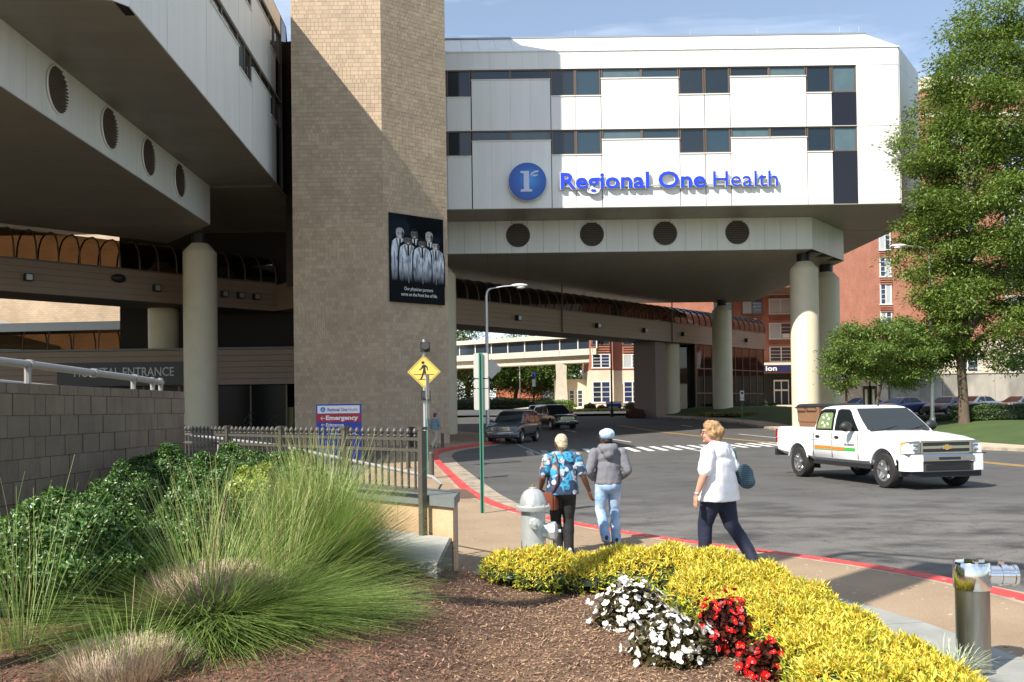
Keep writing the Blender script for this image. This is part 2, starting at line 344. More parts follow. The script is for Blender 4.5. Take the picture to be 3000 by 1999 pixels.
CL = [(-30, 6.6), (2, 5.5), (5, 5.25), (7, 5.02), (8.46, 4.7), (9.04, 4.54), (9.75, 4.25), (10.53, 3.69), (11.31, 3.0), (12.44, 2.0), (14.23, .94), (16.2, 0), (18.24, -.52), (20.27, -.91), (26, -1.72), (31.1, -2.42), (36.3, -3.03), (39, -3.22), (41.5, -3.15), (43.77, -2.75), (46.5, -1.95), (49.46, -1.13), (53, -.7), (57, -.8), (62, -2.2), (66, -5), (72, -15), (80, -34), (92, -75)]
def cl0(y): return interp(CL, y)
def cl(y): return sum(cl0(y+d)*w for d, w in ((-1, .12), (-.5, .22), (0, .32), (.5, .22), (1, .12)))
CR = [(-30, 22), (20, 21.5), (35.2, 19.6), (36.8, 18.7), (60, 18), (72, 17.8), (80, 16), (86, 12), (90, 7), (92, 0), (93, -20), (94, -75)]
def cr(y): return interp(CR, y)
ys = rng(-60, 500, 4)
struct('ground', strip(ys, lambda y: -420, lambda y: 420, gz, -.07), LAWN)
ys = rng(-25, 91.9, .5)
road = struct('road', strip(ys, lambda y: cl(y)-.3, lambda y: cr(y)+.3, gz, 0), ASPH)
ysw = rng(-25, 66, .5)
struct('sidewalk', strip(ysw, lambda y: -70, lambda y: cl(y)-.1, gz, .13), WALK)
# kerb with red paint, gutter pan beside it
def sweep(ys, xf, prof, zf):   # prof (dx,dz)
    mb = MB(); k = len(prof)
    for y in ys: mb.v += [(xf(y)+dx, y, zf(y)+dz) for dx, dz in prof]
    for i in range(len(ys)-1):
        for j in range(k-1): mb.f.append((i*k+j, i*k+j+1, (i+1)*k+j+1, (i+1)*k+j)); mb.m.append(0)
    return mb
kc = sweep(rng(-25, 58, .5), cl, [(-.25, .12), (-.245, .137), (.0, .136), (.02, .12), (.035, .0)], gz)
struct('kerb', kc, REDC)
kt = sweep(rng(-25, 58, .5), cl, [(-.33, .132), (-.255, .134)], gz); struct('kerb_back_edge', kt, GUTTER)
struct('gutter', strip(rng(-25, 58, .5), lambda y: cl(y)+.035, lambda y: cl(y)+.62, gz, .006), GUTTER)
krr = sweep(rng(5, 86, 1), cr, [(-.03, .0), (-.02, .12), (.0, .135), (.16, .137)], gz); struct('far_kerb', krr, GUTTER)
struct('far_sidewalk', strip(rng(5, 86, 1), lambda y: cr(y)+.16, lambda y: cr(y)+2.3, gz, .137), mat('tan_pavement', (.44, .36, .26), .9, var=.14, vscale=2, bump=.2, bscale=30))
def lawn_z(x, y): return gz(y)+.145+.72*sstep(.3, 7, x-cr(y)-2.3)*(1-sstep(57, 64, y)*sstep(25.5, 28, x))
def grid(xs_f, ys, zf):
    mb = MB(); nx = 0
    for y in ys:
        xs = xs_f(y); nx = len(xs); mb.v += [(x, y, zf(x, y)) for x in xs]
    for j in range(len(ys)-1):
        for i in range(nx-1): mb.f.append((j*nx+i, j*nx+i+1, (j+1)*nx+i+1, (j+1)*nx+i)); mb.m.append(0)
    return mb
struct('lawn', grid(lambda y: [cr(y)+2.3+(78-cr(y)-2.3)*(i/40)**2 for i in range(41)], rng(5, 88, 1), lawn_z), LAWN, smooth=True)
struct('parking_lot', MB().add([(27.5, 64.5, .86), (78, 64.5, .86), (78, 87, 1.22), (27.5, 87, 1.22)], [(0, 1, 2, 3)]), mat('parking_asphalt', (.13, .125, .12), .9, var=.15, vscale=2))
# far corner: pavement and lawn beyond the crossing
struct('far_plaza', grid(lambda y: [-90+200*i/4 for i in range(5)], rng(92.6, 180, 4), lambda x, y: 1.3+.9*sstep(93, 125, y)), mat('far_pavement', (.50, .44, .35), .9, var=.12, vscale=.6))
# driveway in front of the tower
struct('driveway', MB().add([(-40, 16.6, .136), (-5.4, 16.6, .136), (-3.9, 22, .136), (-4.9, 33, .136), (-5.4, 43.6, .136), (-40, 43.6, .136)], [(0, 1, 2, 3, 4, 5)]), ASPH)
def marking(name, pts, m, z=.005, par=road):
    mb = MB(); mb.add([(x, y, gz(y)+z) for x, y in pts], [tuple(range(len(pts)))]); o = mb.build(name, m, par); return o
for i in range(24):
    x = .75+i*.66; yc = 39.55+.46*(x-1.6); m = PAINTOLD if i < 4 else PAINT
    marking('crosswalk_bar', [(x-.15, yc-2.1), (x+.15, yc-2.05), (x+.13, yc+2.15), (x-.17, yc+2.1)], m)
marking('lane_line', [(.15, 49), (.3, 49), (1.45, 35.6), (1.3, 35.6)], PAINTOLD)
marking('stop_line', [(7.8, 39.8), (7.95, 39.8), (8.3, 37.6), (8.1, 37.6)], PAINT)
for a, b_ in (((5.9, 53.7), (6.45, 49.9)), ((3.83, 66.5), (4.41, 63.3)), ((14.4, 58.2), (15.3, 52.5)), ((13.1, 71), (13.5, 68.6)), ((16.2, 47), (17.0, 43)), ((19.3, 33.5), (19.4, 29))):
    marking('lane_dash', [(a[0]-.07, a[1]), (a[0]+.07, a[1]), (b_[0]+.07, b_[1]), (b_[0]-.07, b_[1])], PAINT)
YL = [(8.35, 72), (9.9, 63), (11.4, 56.6), (13.3, 46), (14.5, 38.5), (14.9, 30), (15.2, 27), (15.6, 20), (15.8, 8)]
for off in (-.14, .14):
    for (x0, y0), (x1, y1) in zip(YL, YL[1:]):
        marking('centre_line', [(x0+off-.055, y0), (x0+off+.055, y0), (x1+off+.055, y1), (x1+off-.055, y1)], PAINTY)
for (x0, y0, x1, y1) in ((-9.5, 26, -4.6, 26.4), (-9.6, 30.5, -4.9, 30.8)):
    mb = MB(); mb.add([(x0, y0, .142), (x1, y1, .142), (x1, y1+.14, .142), (x0, y0+.14, .142)], [(0, 1, 2, 3)]); mb.build('parking_line', mat('blue_line_paint', (.03, .12, .34), .7, var=.2), bpy.data.objects['driveway'])
# pavement insets
sw = bpy.data.objects['sidewalk']
RUST = mat('rusty_iron_cover', (.11, .065, .045), .8, var=.3, vscale=20)
mb = MB(); mb.add([(-1.42, 20.3, .137), (-1.05, 20.3, .137), (-.70, 18.25, .137), (-1.05, 18.2, .137)], [(0, 1, 2, 3)]); mb.build('drain_cover', RUST, sw)
mb = MB(); mb.add([(-.18, 17.0, .012), (.32, 16.6, .012), (.72, 15.5, .012), (.16, 15.9, .012)], [(3, 2, 1, 0)]); mb.build('drain_grate', DARKM, road, fix=True)
GS = mat('grey_pavement_slab', (.27, .275, .255), .88, var=.16, vscale=3, bump=.25, bscale=50)
_in = [(-.62, 9.25), (.5, 9.12), (1.22, 9.06), (1.82, 8.82), (2.22, 8.05), (2.5, 7.25), (2.6, 6.2), (2.66, 5), (2.72, 3)]; _out = [(-.3, 10.6), (.7, 10.5), (1.6, 10.1), (2.4, 9.5), (2.95, 8.5), (3.3, 7.4), (3.5, 6.3), (3.7, 5), (3.9, 3)]
for k in range(8):
    a0, a1, b0, b1 = (Vector(q) for q in (_in[k], _in[k+1], _out[k], _out[k+1])); poly = [tuple(q) for q in (a0.lerp(a1, .006), a0.lerp(a1, .994), b0.lerp(b1, .994), b0.lerp(b1, .006))][::-1]
    MB().prism(poly, .1, .1365).build('paving_slab', GS, sw)
# ================================================================== hospital wings
ZB, ZF, ZM, ZT = 14.0, 11.9, 23.5, 25.1     # facade bottom, lower box bottom, eaves, roof edge
W1 = (20.8, 21.84, 22.43); W2 = (17.22, 18.13, 18.73)
def facade(root, zones, xa, xb):
    """panels, sills and windows in local coords: x along the wall, y into the building"""
    def panels(x0, x1, z0, z1, name='wall_panel'):
        n = max(1, round((x1-x0)/1.0)); w = (x1-x0)/n
        for i in range(n): pbb(name, PANEL, (x0+i*w+.003, 0, z0+.005), (x0+(i+1)*w-.003, .05, z1-.005), root)
    def window(x0, x1, z0, z1, g):
        fr = MB(); t = .07
        for a, b in (((x0, z0), (x1, z0+t)), ((x0, z1-t), (x1, z1)), ((x0, z0+t), (x0+t, z1-t)), ((x1-t, z0+t), (x1, z1-t))): fr.bb((a[0], .055, a[1]), (b[0], .16, b[1]))
        o = fr.build('window', BRONZE, root); pbb('pane', g, (x0+t-.01, .115, z0+t-.01), (x1-t+.01, .13, z1-t+.01), o)
    panels(xa, xb, W1[2]+.03, ZM)
    sills = []
    for x0, x1, ty in zones:
        g = lambda: random.choice(GLS)
        if ty == 'B':
            panels(x0, x1, W2[2]+.03, W1[2]+.03); panels(x0, x1, ZB, W2[2]+.03)
        elif ty == 'S':
            window(x0, x1, W1[0], W1[2], GLS[1]); window(x0, x1, W2[0], W2[2], GLS[1])
            pbb('spandrel', SPAND, (x0+.01, .05, W2[2]+.01), (x1-.01, .1, W1[0]-.01), root); pbb('spandrel', SPAND, (x0+.01, .05, ZB+.03), (x1-.01, .1, W2[0]-.01), root)
        else:
            for (lo, mid, hi), below in ((W1, W2[2]), (W2, ZB)):
                zb = lo if ty == 'W' else mid
                window(x0, x1, zb, hi, g()); panels(x0, x1, below+.03 if below != ZB else ZB, zb-.05)
                pbb('sill', WHITEP, (x0-.02, -.045, zb-.055), (x1+.02, .1, zb-.003), root)
    for z in (W1[2]+.012, W2[2]+.012): pbb('head_flashing', PANEL, (xa, -.02, z-.012), (xb, .055, z+.014), root)
def vent(root, x, z, y, r=.80):
    v = MB(); v.lathe([(r-.01, .0), (r-.01, .012)], 40, M=Matrix.Translation((x, y-.004, z)) @ Matrix.Rotation(R(90), 4, 'X')); o = v.build('vent', DARKM, root)
    g = MB(); pts = [(x+r*math.cos(a*math.pi/20), y-.03, z+r*math.sin(a*math.pi/20)) for a in range(41)]; g.tube(pts, .035, 6, False); g.build('vent_ring', WHITEP, o, smooth=True)
    for k in range(13):
        zz = -r+2*r*(k+.7)/13.4; h = math.sqrt(max(.01, r*r-zz*zz))-.02
        pbox('louvre', BRONZELT, (x, y-.04, z+zz), (2*h, .075, .018), o, rot=(R(-38), 0, 0))
BRONZELT = mat('bronze_louvre', (.16, .125, .10), .45, metal=.3)
def column(root, x, y, z0, z1=ZF, r=.91, world=True, taper=True):
    mb = MB()
    prof = [(r, z0-.3), (r, z1-1.05), (r-.02, z1-1.0), (.5, z1-.55)] if taper else [(r, z0-.3), (r, z1)]
    mb.lathe(prof, 40, (x, y, 0)); o = mb.build('column', CREAM, root, smooth=True, ang=30, world=world)
    if taper:
        nb = MB(); nb.lathe([(.45, z1-.58), (.45, z1+.02)], 24, (x, y, 0)); nb.build('column_neck', DARKM, o, smooth=True, ang=30, world=world)
# ------------------------------------------------ wing over the road (faces the camera)
RX = -8.0
rw = thing('hospital_wing', 'white panelled hospital wing on cream columns spanning the road', 'building', (RX, 55, 0))
X = lambda v: v-RX
zones = [(-8, -5.2, 'R'), (-5.2, -3.72, 'W'), (-3.7, -2.26, 'W'), (-2.2, .14, 'R'), (.14, 2.56, 'R'), (2.6, 4.06, 'W'), (4.08, 5.6, 'W'), (5.64, 8.06, 'R'), (8.06, 10.32, 'R'), (10.36, 11.86, 'W'), (11.9, 13.4, 'W'), (13.44, 15.8, 'R'), (15.8, 18.02, 'R'), (18.06, 19.56, 'W'), (19.6, 21.08, 'S'), (21.08, 23.62, 'B')]
facade(rw, [(X(a), X(b), t) for a, b, t in zones], 0, X(23.62))
up = [(-8, 55), (23.66, 55), (26.85, 59.5), (26.85, 91), (-8, 91)]
def inset(poly, d):
    out = []; n = len(poly)
    for i in range(n):
        p0, p1, p2 = Vector(poly[i-1]), Vector(poly[i]), Vector(poly[(i+1) % n]); e1 = (p1-p0).normalized(); e2 = (p2-p1).normalized()
        n1 = Vector((-e1.y, e1.x)); n2 = Vector((-e2.y, e2.x)); b = (n1+n2).normalized(); out.append(tuple(p1+b*(d/max(.3, b.dot(n1)))))
    return out
mb = MB(); mb.prism(inset(up, .17), ZB+.05, ZM); mb.build('wall_core', CORE, rw, world=True)
mb = MB(); mb.prism(inset(inset(up, .17), 1.9), ZM, ZT-.05); mb.build('roof', CONC, rw, world=True)
# chamfered and right-hand walls
def wallpanels(root, p, q, z0, z1, w=1.0, name='wall_panel', m=PANEL, th=.05):
    p, q = Vector(p), Vector(q); L_ = (q-p).length; n = max(1, round(L_/w)); a = math.atan2(q.y-p.y, q.x-p.x); nrm = Vector((-math.sin(a), math.cos(a)))
    inv = wmof(root).inverted(); rz0 = root.rotation_euler.z
    for i in range(n):
        c = p+(q-p)*((i+.5)/n)+nrm*(th/2); c3 = inv @ Vector((c.x, c.y, (z0+z1)/2))
        pbox(name, m, c3, (L_/n-.014, th, z1-z0-.012), root, rz=a-rz0)
for z0, z1 in ((ZB, W1[2]+.03), (W1[2]+.03, ZM)):
    wallpanels(rw, (23.70, 55.05), (26.85, 59.5), z0, z1); wallpanels(rw, (26.85, 59.5), (26.85, 75), z0, z1, 1.5)
# mansard
iu = inset(up, 1.9)
def mansard(root, p, q, p2, q2, w=1.05):
    p, q, p2, q2 = (Vector(v) for v in (p, q, p2, q2)); n = max(1, round((q-p).length/w)); inv = wmof(root).inverted()
    for i in range(n):
        a, b = (i+.006)/n, (i+1-.006)/n; mb = MB()
        lo = [p.lerp(q, a), p.lerp(q, b)]; hi = [p2.lerp(q2, b), p2.lerp(q2, a)]
        vs = [(v.x, v.y, ZM+.04) for v in lo]+[(v.x, v.y, ZT) for v in hi]; vs2 = [(x, y+.03, z-.06) for x, y, z in vs]
        mb.add(vs+vs2, [(0, 1, 2, 3), (4, 7, 6, 5), (0, 4, 5, 1), (2, 6, 7, 3), (1, 5, 6, 2), (0, 3, 7, 4)]); mb.build('roof_panel', PANEL, root, world=True)
mansard(rw, (-8, 55), (23.66, 55), (-8, 57), (22.4, 57)); mansard(rw, (23.66, 55), (26.85, 59.5), (22.4, 57), (25.0, 60.4), 1.4)
mb = MB(); mb.box((7.2, 57.0, ZT+.04), (30.6, .16, .10)); mb.build('roof_coping', mat('roof_edge', (.30, .33, .36), .4, metal=.5), rw, world=True)
mb = MB(); mb.box((7.85, 55.0, ZM+.02), (31.7, .1, .07)); mb.build('eaves_trim', PANEL, rw, world=True)
for px in (4.3, 11.5, 15.7, 20.9, 22.1):
    mb = MB(); mb.tube([(px, 57.1, ZT), (px, 57.1, ZT+.55)], .012, 5); mb.build('lightning_rod', ALU, rw, world=True)
# soffit, lower box
lo = [(-8, 58.5), (19.4, 58.5), (23.2, 63.4), (23.2, 87.5), (-8, 87.5)]
n = 32
for i in range(n):
    x0, x1 = -8+31.6*i/n, -8+31.6*(i+1)/n
    y1 = 58.52 if x1 < 19.4 else min(63.4, 58.5+(x1-19.4)*1.29)
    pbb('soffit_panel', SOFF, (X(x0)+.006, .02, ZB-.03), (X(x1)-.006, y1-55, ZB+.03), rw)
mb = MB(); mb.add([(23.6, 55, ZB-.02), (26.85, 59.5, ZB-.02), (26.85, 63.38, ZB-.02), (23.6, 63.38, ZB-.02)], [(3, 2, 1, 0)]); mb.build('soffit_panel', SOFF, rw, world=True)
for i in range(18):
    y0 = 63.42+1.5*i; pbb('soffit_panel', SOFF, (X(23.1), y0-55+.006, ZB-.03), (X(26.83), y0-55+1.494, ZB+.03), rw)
mb = MB(); mb.prism(inset(lo, .07), ZF+.04, ZB+.02); mb.build('plenum_core', CORE, rw, world=True)
wallpanels(rw, (-8, 58.5), (19.4, 58.5), ZF, ZB-.03, 1.0, 'fascia_panel', PANEL); wallpanels(rw, (19.4, 58.5), (23.2, 63.4), ZF, ZB-.03, 1.05, 'fascia_panel', PANEL); wallpanels(rw, (23.2, 63.4), (23.2, 87.5), ZF, ZB-.03, 1.6, 'fascia_panel', PANEL)
for x in (.52, 5.26, 9.96, 14.59): vent(rw, X(x), 13.03, 3.5)
for i in range(24):
    x0, x1 = -8+31.2*i/24, -8+31.2*(i+1)/24
    y0 = 58.52 if x1 <= 19.4 else 58.5+(x1-19.4)*1.29
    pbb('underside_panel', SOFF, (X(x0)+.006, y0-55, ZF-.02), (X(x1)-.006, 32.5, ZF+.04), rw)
for cx, cy in ((19.4, 60.3), (22.55, 65.2), (19.9, 86.2), (-4.55, 60.7)): column(rw, cx, cy, gz(cy))
# ------------------------------------------------ wing on the left (its wall runs away from the camera)
LO, LT = (-11.2, 27.0), R(92.9)
lw = thing('hospital_wing', 'white panelled hospital wing overhanging the left driveway, in its own shade', 'building', (LO[0], LO[1], 0), LT)
zl = [(0, 1.9, 'W'), (1.9, 3.4, 'W'), (3.44, 5.8, 'R'), (5.8, 8.1, 'R'), (8.14, 13.2, 'B')][:4]+[(8.14, 8.3, 'B'), (8.3, 10.6, 'R'), (10.6, 13.2, 'R'), (13.24, 14.5, 'W'), (14.5, 15.7, 'W'), (15.74, 17.8, 'R'), (17.8, 19.8, 'R'), (19.84, 21.1, 'W'), (21.14, 22.5, 'S')]
facade(lw, zl, 0, 22.5)
lup = [(-60, 16.5), (-19.5, 15.5), (-11.2, 27), (-12.4, 51), (-14.5, 61), (-60, 61)]  # back stretched out of view to keep sun off the entrance
mb = MB(); mb.prism(inset(lup, .17), ZB+.05, ZM); mb.build('wall_core', CORE, lw, world=True)
for z0, z1 in ((ZB, W1[2]+.03), (W1[2]+.03, ZM)): wallpanels(lw, (-19.5, 15.5), (-11.2, 27), z0, z1, 1.2)
mb = MB(); il = inset(lup, 1.7)
nn = len(lup); mb.add([(x, y, ZM) for x, y in lup]+[(x, y, ZT) for x, y in il], [(i, (i+1) % nn, nn+(i+1) % nn, nn+i) for i in range(nn)]+[tuple(range(nn, 2*nn))]); mb.build('roof', PANEL, lw, world=True)
MB().box((23.25, .06, (ZB+ZM)/2), (1.46, .12, ZM-ZB)).build('corner_glazing', mat('dark_bronze_glass', (.03, .022, .018), .08, spec=.6), lw)
mb = MB(); mb.prism([(-12.5, 50.9), (-11.36, 50.45), (-11.36, 50.65), (-12.5, 51.1)], ZF-3, 22.6); mb.build('link_glazing', MATS['dark_bronze_glass'], lw, world=True)
pbb('corner_post', BRONZE, (22.52, -.03, ZB), (22.6, .1, ZM), lw)
llo = [(-24, 14), (-15.2, 21), (-15.9, 48.4), (-20, 53.4), (-41, 33), (-41, 14)]
mb = MB(); mb.prism(inset(llo, .07), ZF+.04, ZB+.02); mb.build('plenum_core', CORE, lw, world=True)
wallpanels(lw, (-15.2, 21), (-15.9, 48.4), ZF, ZB-.03, 1.0, 'fascia_panel', PANEL); wallpanels(lw, (-15.9, 48.4), (-20, 53.4), ZF, ZB-.03, 1.0, 'fascia_panel', PANEL)
for y in (31.2, 35.5, 39.6, 43.6):
    xx = -15.2-.7*(y-21)/27.4; lv = wmof(lw).inverted() @ Vector((xx, y, 13.05)); vent(lw, lv.x, 13.05, lv.y)
for i in range(26):      # soffit strips across the overhang, underside strips
    t0, t1 = -5+1.13*i, -5+1.13*(i+1)
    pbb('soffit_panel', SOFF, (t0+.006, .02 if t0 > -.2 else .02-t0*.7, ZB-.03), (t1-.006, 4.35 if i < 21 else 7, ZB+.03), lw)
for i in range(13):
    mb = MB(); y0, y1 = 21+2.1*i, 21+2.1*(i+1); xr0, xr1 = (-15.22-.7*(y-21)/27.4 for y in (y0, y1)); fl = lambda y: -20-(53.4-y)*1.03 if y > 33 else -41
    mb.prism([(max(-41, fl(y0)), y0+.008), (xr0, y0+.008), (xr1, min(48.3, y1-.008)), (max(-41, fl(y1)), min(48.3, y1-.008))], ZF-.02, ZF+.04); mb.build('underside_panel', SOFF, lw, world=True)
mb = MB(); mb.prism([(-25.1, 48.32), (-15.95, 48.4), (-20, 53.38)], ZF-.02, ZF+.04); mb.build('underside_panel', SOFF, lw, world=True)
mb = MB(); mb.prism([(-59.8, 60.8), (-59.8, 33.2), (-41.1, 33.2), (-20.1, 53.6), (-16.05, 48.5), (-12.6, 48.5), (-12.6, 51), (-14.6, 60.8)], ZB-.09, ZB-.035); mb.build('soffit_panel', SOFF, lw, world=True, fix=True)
column(lw, -17.35, 51.0, .95)
column(lw, -21.9, 57.5, 5.0)
# ------------------------------------------------ brick tower
TP = [(-10.95, 46.0), (-6.40, 46.0), (-3.32, 48.45), (-4.95, 50.15), (-4.95, 54.9), (-11.3, 54.9), (-11.35, 50.0)]
TH = 32.0
tw = thing('brick_tower', 'tall tan brick stair tower between the two white hospital wings', 'tower', (-7.5, 47, 0))
mb = MB(); mb.prism(inset(TP, .009), 0, TH-.1); mb.build('tower_core', MORTAR, tw, world=True)
mb = MB(); mb.prism(inset(TP, .0), TH-.1, TH+.25); mb.build('tower_coping', CONC, tw, world=True)
bm_rest = MB(); nobj = 0; rnd = random.Random(5); H = .2085
def brick_box(mb, p, d, nrm, a, b, z, out):
    q = [p+d*a, p+d*b]; o = nrm*out; i_ = -nrm*.035
    vs = [(q[0]+i_, z), (q[1]+i_, z), (q[1]+i_, z+H-.012), (q[0]+i_, z+H-.012), (q[0]+o, z), (q[1]+o, z), (q[1]+o, z+H-.012), (q[0]+o, z+H-.012)]
    mb.add([(v.x, v.y, zz) for v, zz in vs], [(4, 5, 6, 7), (0, 1, 5, 4), (1, 2, 6, 5), (2, 3, 7, 6), (3, 0, 4, 7)])
for fi, (p, q) in enumerate(((TP[0], TP[1]), (TP[1], TP[2]), (TP[2], TP[3]), (TP[6], TP[0]))):
    p, q = Vector(p), Vector(q); L_ = (q-p).length; d = (q-p)/L_; nrm = Vector((d.y, -d.x)); z = .14; row = 0
    while z < TH-.3:
        x = 0; row += 1; first = True
        while x < L_-.02:
            w = rnd.choice((.2, .2, .2, .4) if fi < 2 else (.4, .4)); 
            if first and row % 2: w *= .5
            first = False; e = min(L_, x+w)
            if L_-e < .07: e = L_
            if fi == 0 and 6.3 < z < 8.9 and nobj < 298:
                o = MB(); brick_box(o, p, d, nrm, x+.006, e-.006, z, rnd.uniform(-.002, .004)); o.build('brick', BRICK, tw, world=True); nobj += 1
            else: brick_box(bm_rest, p, d, nrm, x+.006, e-.006, z, rnd.uniform(-.002, .004))
            x = e
        z += H
tag(bm_rest.build('brickwork', BRICK, tw, world=True), kind='stuff')
# ================================================================== covered walkways, hospital entrance
FLOOD = mat('floodlight_black', (.02, .02, .02), .5)
LENSM = mat('floodlight_lens', (.35, .35, .33), .15, spec=.8)
def skywalk(name, label, A, B, z0, z1, zv, wid=3.4, rib=1.15, floods=(), endcap=True, glass=TINT, boards=5, front=None):
    A, B = Vector(A), Vector(B); L_ = (B-A).length; d = (B-A)/L_; rz = math.atan2(d.y, d.x)
    t = thing(name, label, 'walkway', (A.x, A.y, 0), rz)         # local: x along, y=0 near face, +y away
    h = (z1-z0)/boards
    for i in range(boards):
        for y in (0, wid-.06): pbb('siding_board', SIDING, (0, y, z0+i*h+.012), (L_, y+.06, z0+(i+1)*h), t)
    MB().bb((.02, .05, z0-.02), (L_-.02, wid-.05, z1-.05)).build('deck', mat('walkway_deck', (.10, .085, .07), .8), t)
    pbb('sill_rail', BRONZE, (0, -.05, z1), (L_, .1, z1+.09), t); pbb('sill_rail', BRONZE, (0, wid-.1, z1), (L_, wid+.05, z1+.09), t)
    def arch(x, r=0, n=12):
        pts = []
        for k in range(n+1):
            a = math.pi*k/n; c, s = math.cos(a), math.sin(a)
            pts.append((x, wid/2-(wid/2-r)*math.copysign(abs(c)**.75, c), z1+.06+(zv-z1-r)*abs(s)**.8))
        return pts
    nr = max(2, round(L_/rib))
    for i in range(nr+1):
        mb = MB(); mb.tube(arch(min(L_-.04, max(.04, L_*i/nr)), 0), .05, 5, False); mb.build('rib', BRONZE, t, smooth=True)
    for i in range(nr):
        mb = MB(); mb.loft([arch(L_*i/nr+.01, .02), arch(L_*(i+1)/nr-.01, .02)], close=False, cap=False); mb.build('glass_panel', glass, t, smooth=True)
    if endcap:
        for x in (0.01, L_-.01):
            mb = MB(); p = arch(x, .03); mb.add(p, [tuple(range(len(p)))]); mb.build('end_glass', glass, t)
    for x in floods:
        f = MB(); f.bb((x-.2, -.36, z0+.62), (x+.2, -.02, z0+1.0)); o = f.build('floodlight', FLOOD, t); pbb('floodlight_lens', LENSM, (x-.15, -.375, z0+.66), (x+.15, -.362, z0+.96), o)
    return t, L_
sk, SL = skywalk('skywalk', 'long barrel vaulted skywalk slung under the white wing across the road', (-4.6, 63.4), (27.6, 99.1), 7.95, 9.7, 11.35, floods=(7.5, 17.5, 24.5, 31, 38.5, 43.5))
for x in (5.2, 12.9, 20.5, 29.2):
    y = -.08 if x in (12.9, 29.2) else 3.45
    MB().tube([(x, y, 8.0), (x, y, ZF-.03)], .06, 6).build('hanger_rod', BRONZE, sk, smooth=True)
# supports and glass stair lobby under its right end
mb = MB(); mb.bb((27.3, .6, gz(85)-.2), (28.9, 3.0, 7.93)); mb.build('brick_pier', mat('pink_brick_pier', (.27, .20, .165), .85, var=.12, vscale=4), sk)
mb = MB(); mb.lathe([(.86, .4), (.86, 7.93)], 32, (31.3, 1.5, 0)); mb.build('support_column', CREAM, sk, smooth=True, ang=30)
GLOB = glassmat('stair_lobby_glass', (.16, .16, .17), rough=.03)
lob = MB()
for x in rng(33.6, SL-.3, 1.6):
    for y in (.15, 3.25): lob.bb((x-.05, y-.05, .7), (x+.05, y+.05, 7.92))
for z in (3.2, 5.6):
    for y in (.15, 3.25): lob.bb((33.6, y-.04, z-.05), (SL-.3, y+.04, z+.05))
for y in (.15, 1.7, 3.25): lob.bb((SL-.35, y-.05, .7), (SL-.25, y+.05, 7.92))
lob.build('lobby_frame', BRONZE, sk)
for i, x in enumerate(rng(33.6, SL-.3, 1.6)[:-1]): pbb('lobby_pane', GLOB, (x+.05, .14, .75), (x+1.55, .16, 7.9), sk)
pbb('lobby_pane', GLOB, (SL-.31, .2, .75), (SL-.29, 3.2, 7.9), sk); pbb('lobby_pane', GLOB, (33.6, .2, .75), (33.62, 3.2, 7.9), sk)
pbb('lobby_back', CORE, (33.7, 3.1, .7), (SL-.4, 3.15, 7.9), sk)
for k in range(12): pbb('stair_tread', CONC, (35+.3*k, 1.0, 1.2+.3*k), (35.5+.3*k, 2.4, 1.26+.3*k), sk)
# walkway behind the left wing
ls, LL = skywalk('skywalk', 'barrel vaulted glass skywalk under the left wing, seen above the entrance', (-31.2, 43.8), (-15.3, 59.7), 8.5, 10.25, 12.1, floods=(7.4, 14.4, 18.7, 19.8, 20.9), glass=glassmat('amber_tinted_glass', (.34, .26, .19)))
MB().ell((12.2, -.15, 9.7), (.42, .25, .25)).build('dome_camera', FLOOD, ls, smooth=True)
mb = MB(); mb.prism([(-15.3, 59.7), (-11.6, 55.2), (-11.6, 58), (-14, 61.5)], 8.52, 10.2); mb.build('link_wall', SIDING, ls, world=True)
# ------------------------------------------------ entrance block under the left wing
en = thing('entrance_block', 'dim hospital entrance front with tan siding band and dark glass doors', 'entrance', (-20, 56, 1))
for i in range(6):
    z = 3.62+i*.36; pbb('siding_board', SIDING, (-12, 0, z-1+.01), (8.2, .08, z-1+.35), en)
pbb('band_coping', mat('grey_coping', (.24, .235, .22), .7), (-12, -.12, 4.79), (8.2, .6, 4.9), en)
pbb('band_core', CORE, (-12, .09, 2.6), (8.2, 5.8, 4.78), en)
for i in range(9):
    x = -11.5+2.2*i; pbb('door_mullion', BRONZE, (x-.05, .3, 0), (x+.05, .4, 2.6), en)
    if i < 8: pbb('door_glass', mat('dim_door_glass', (.006, .007, .008), .25, spec=.15), (x+.05, .33, .02), (x+2.15, .36, 2.58), en)
pbb('back_wall', CORE, (-12, 4.2, 0), (8.2, 4.3, 2.6), en)
pbb('recess_wall', mat('recess_shade_black', (.02, .017, .014), .8), (-6, 4.7, 2), (14.9, 4.8, 12.9), en)  # near-black wall put in so the gap reads as deep shade
pbb('notice_board', mat('pale_yellow_board', (.50, .48, .25), .7), (4.9, 1.2, .05), (5.25, 1.25, 1.2), en); pbb('notice_board', MATS['pale_yellow_board'], (5.6, 1.2, .05), (6.3, 1.25, 1.2), en)
sg = thing('entrance_sign', 'dark grey hospital entrance sign on the siding band', 'sign', (-23.6, 55.9, 3.66))
pbb('sign_panel', mat('sign_grey', (.055, .06, .06), .5), (-4.2, -.05, 0), (3.5, .03, 1.42), sg)
put_text('lettering', 'HOSPITAL ENTRANCE', mat('sign_letter_grey', (.62, .66, .68), .5), sg, (-3.15, -.06, .55), .78, width=6.1, bold=.004)
tr = thing('terrace', 'raised concrete terrace in front of the hospital entrance', 'terrace', (-25, 50, .13))
MB().bb((-25, -.2, -.02), (12.6, 14, .86)).build('terrace_slab', mat('terrace_concrete', (.25, .24, .22), .85, var=.1), tr)
for i in range(4): pbb('step', MATS['terrace_concrete'], (10.6, -.2-.32*(4-i), -.02), (13.5, -.2-.32*(3-i), .17*(i+1)), tr)
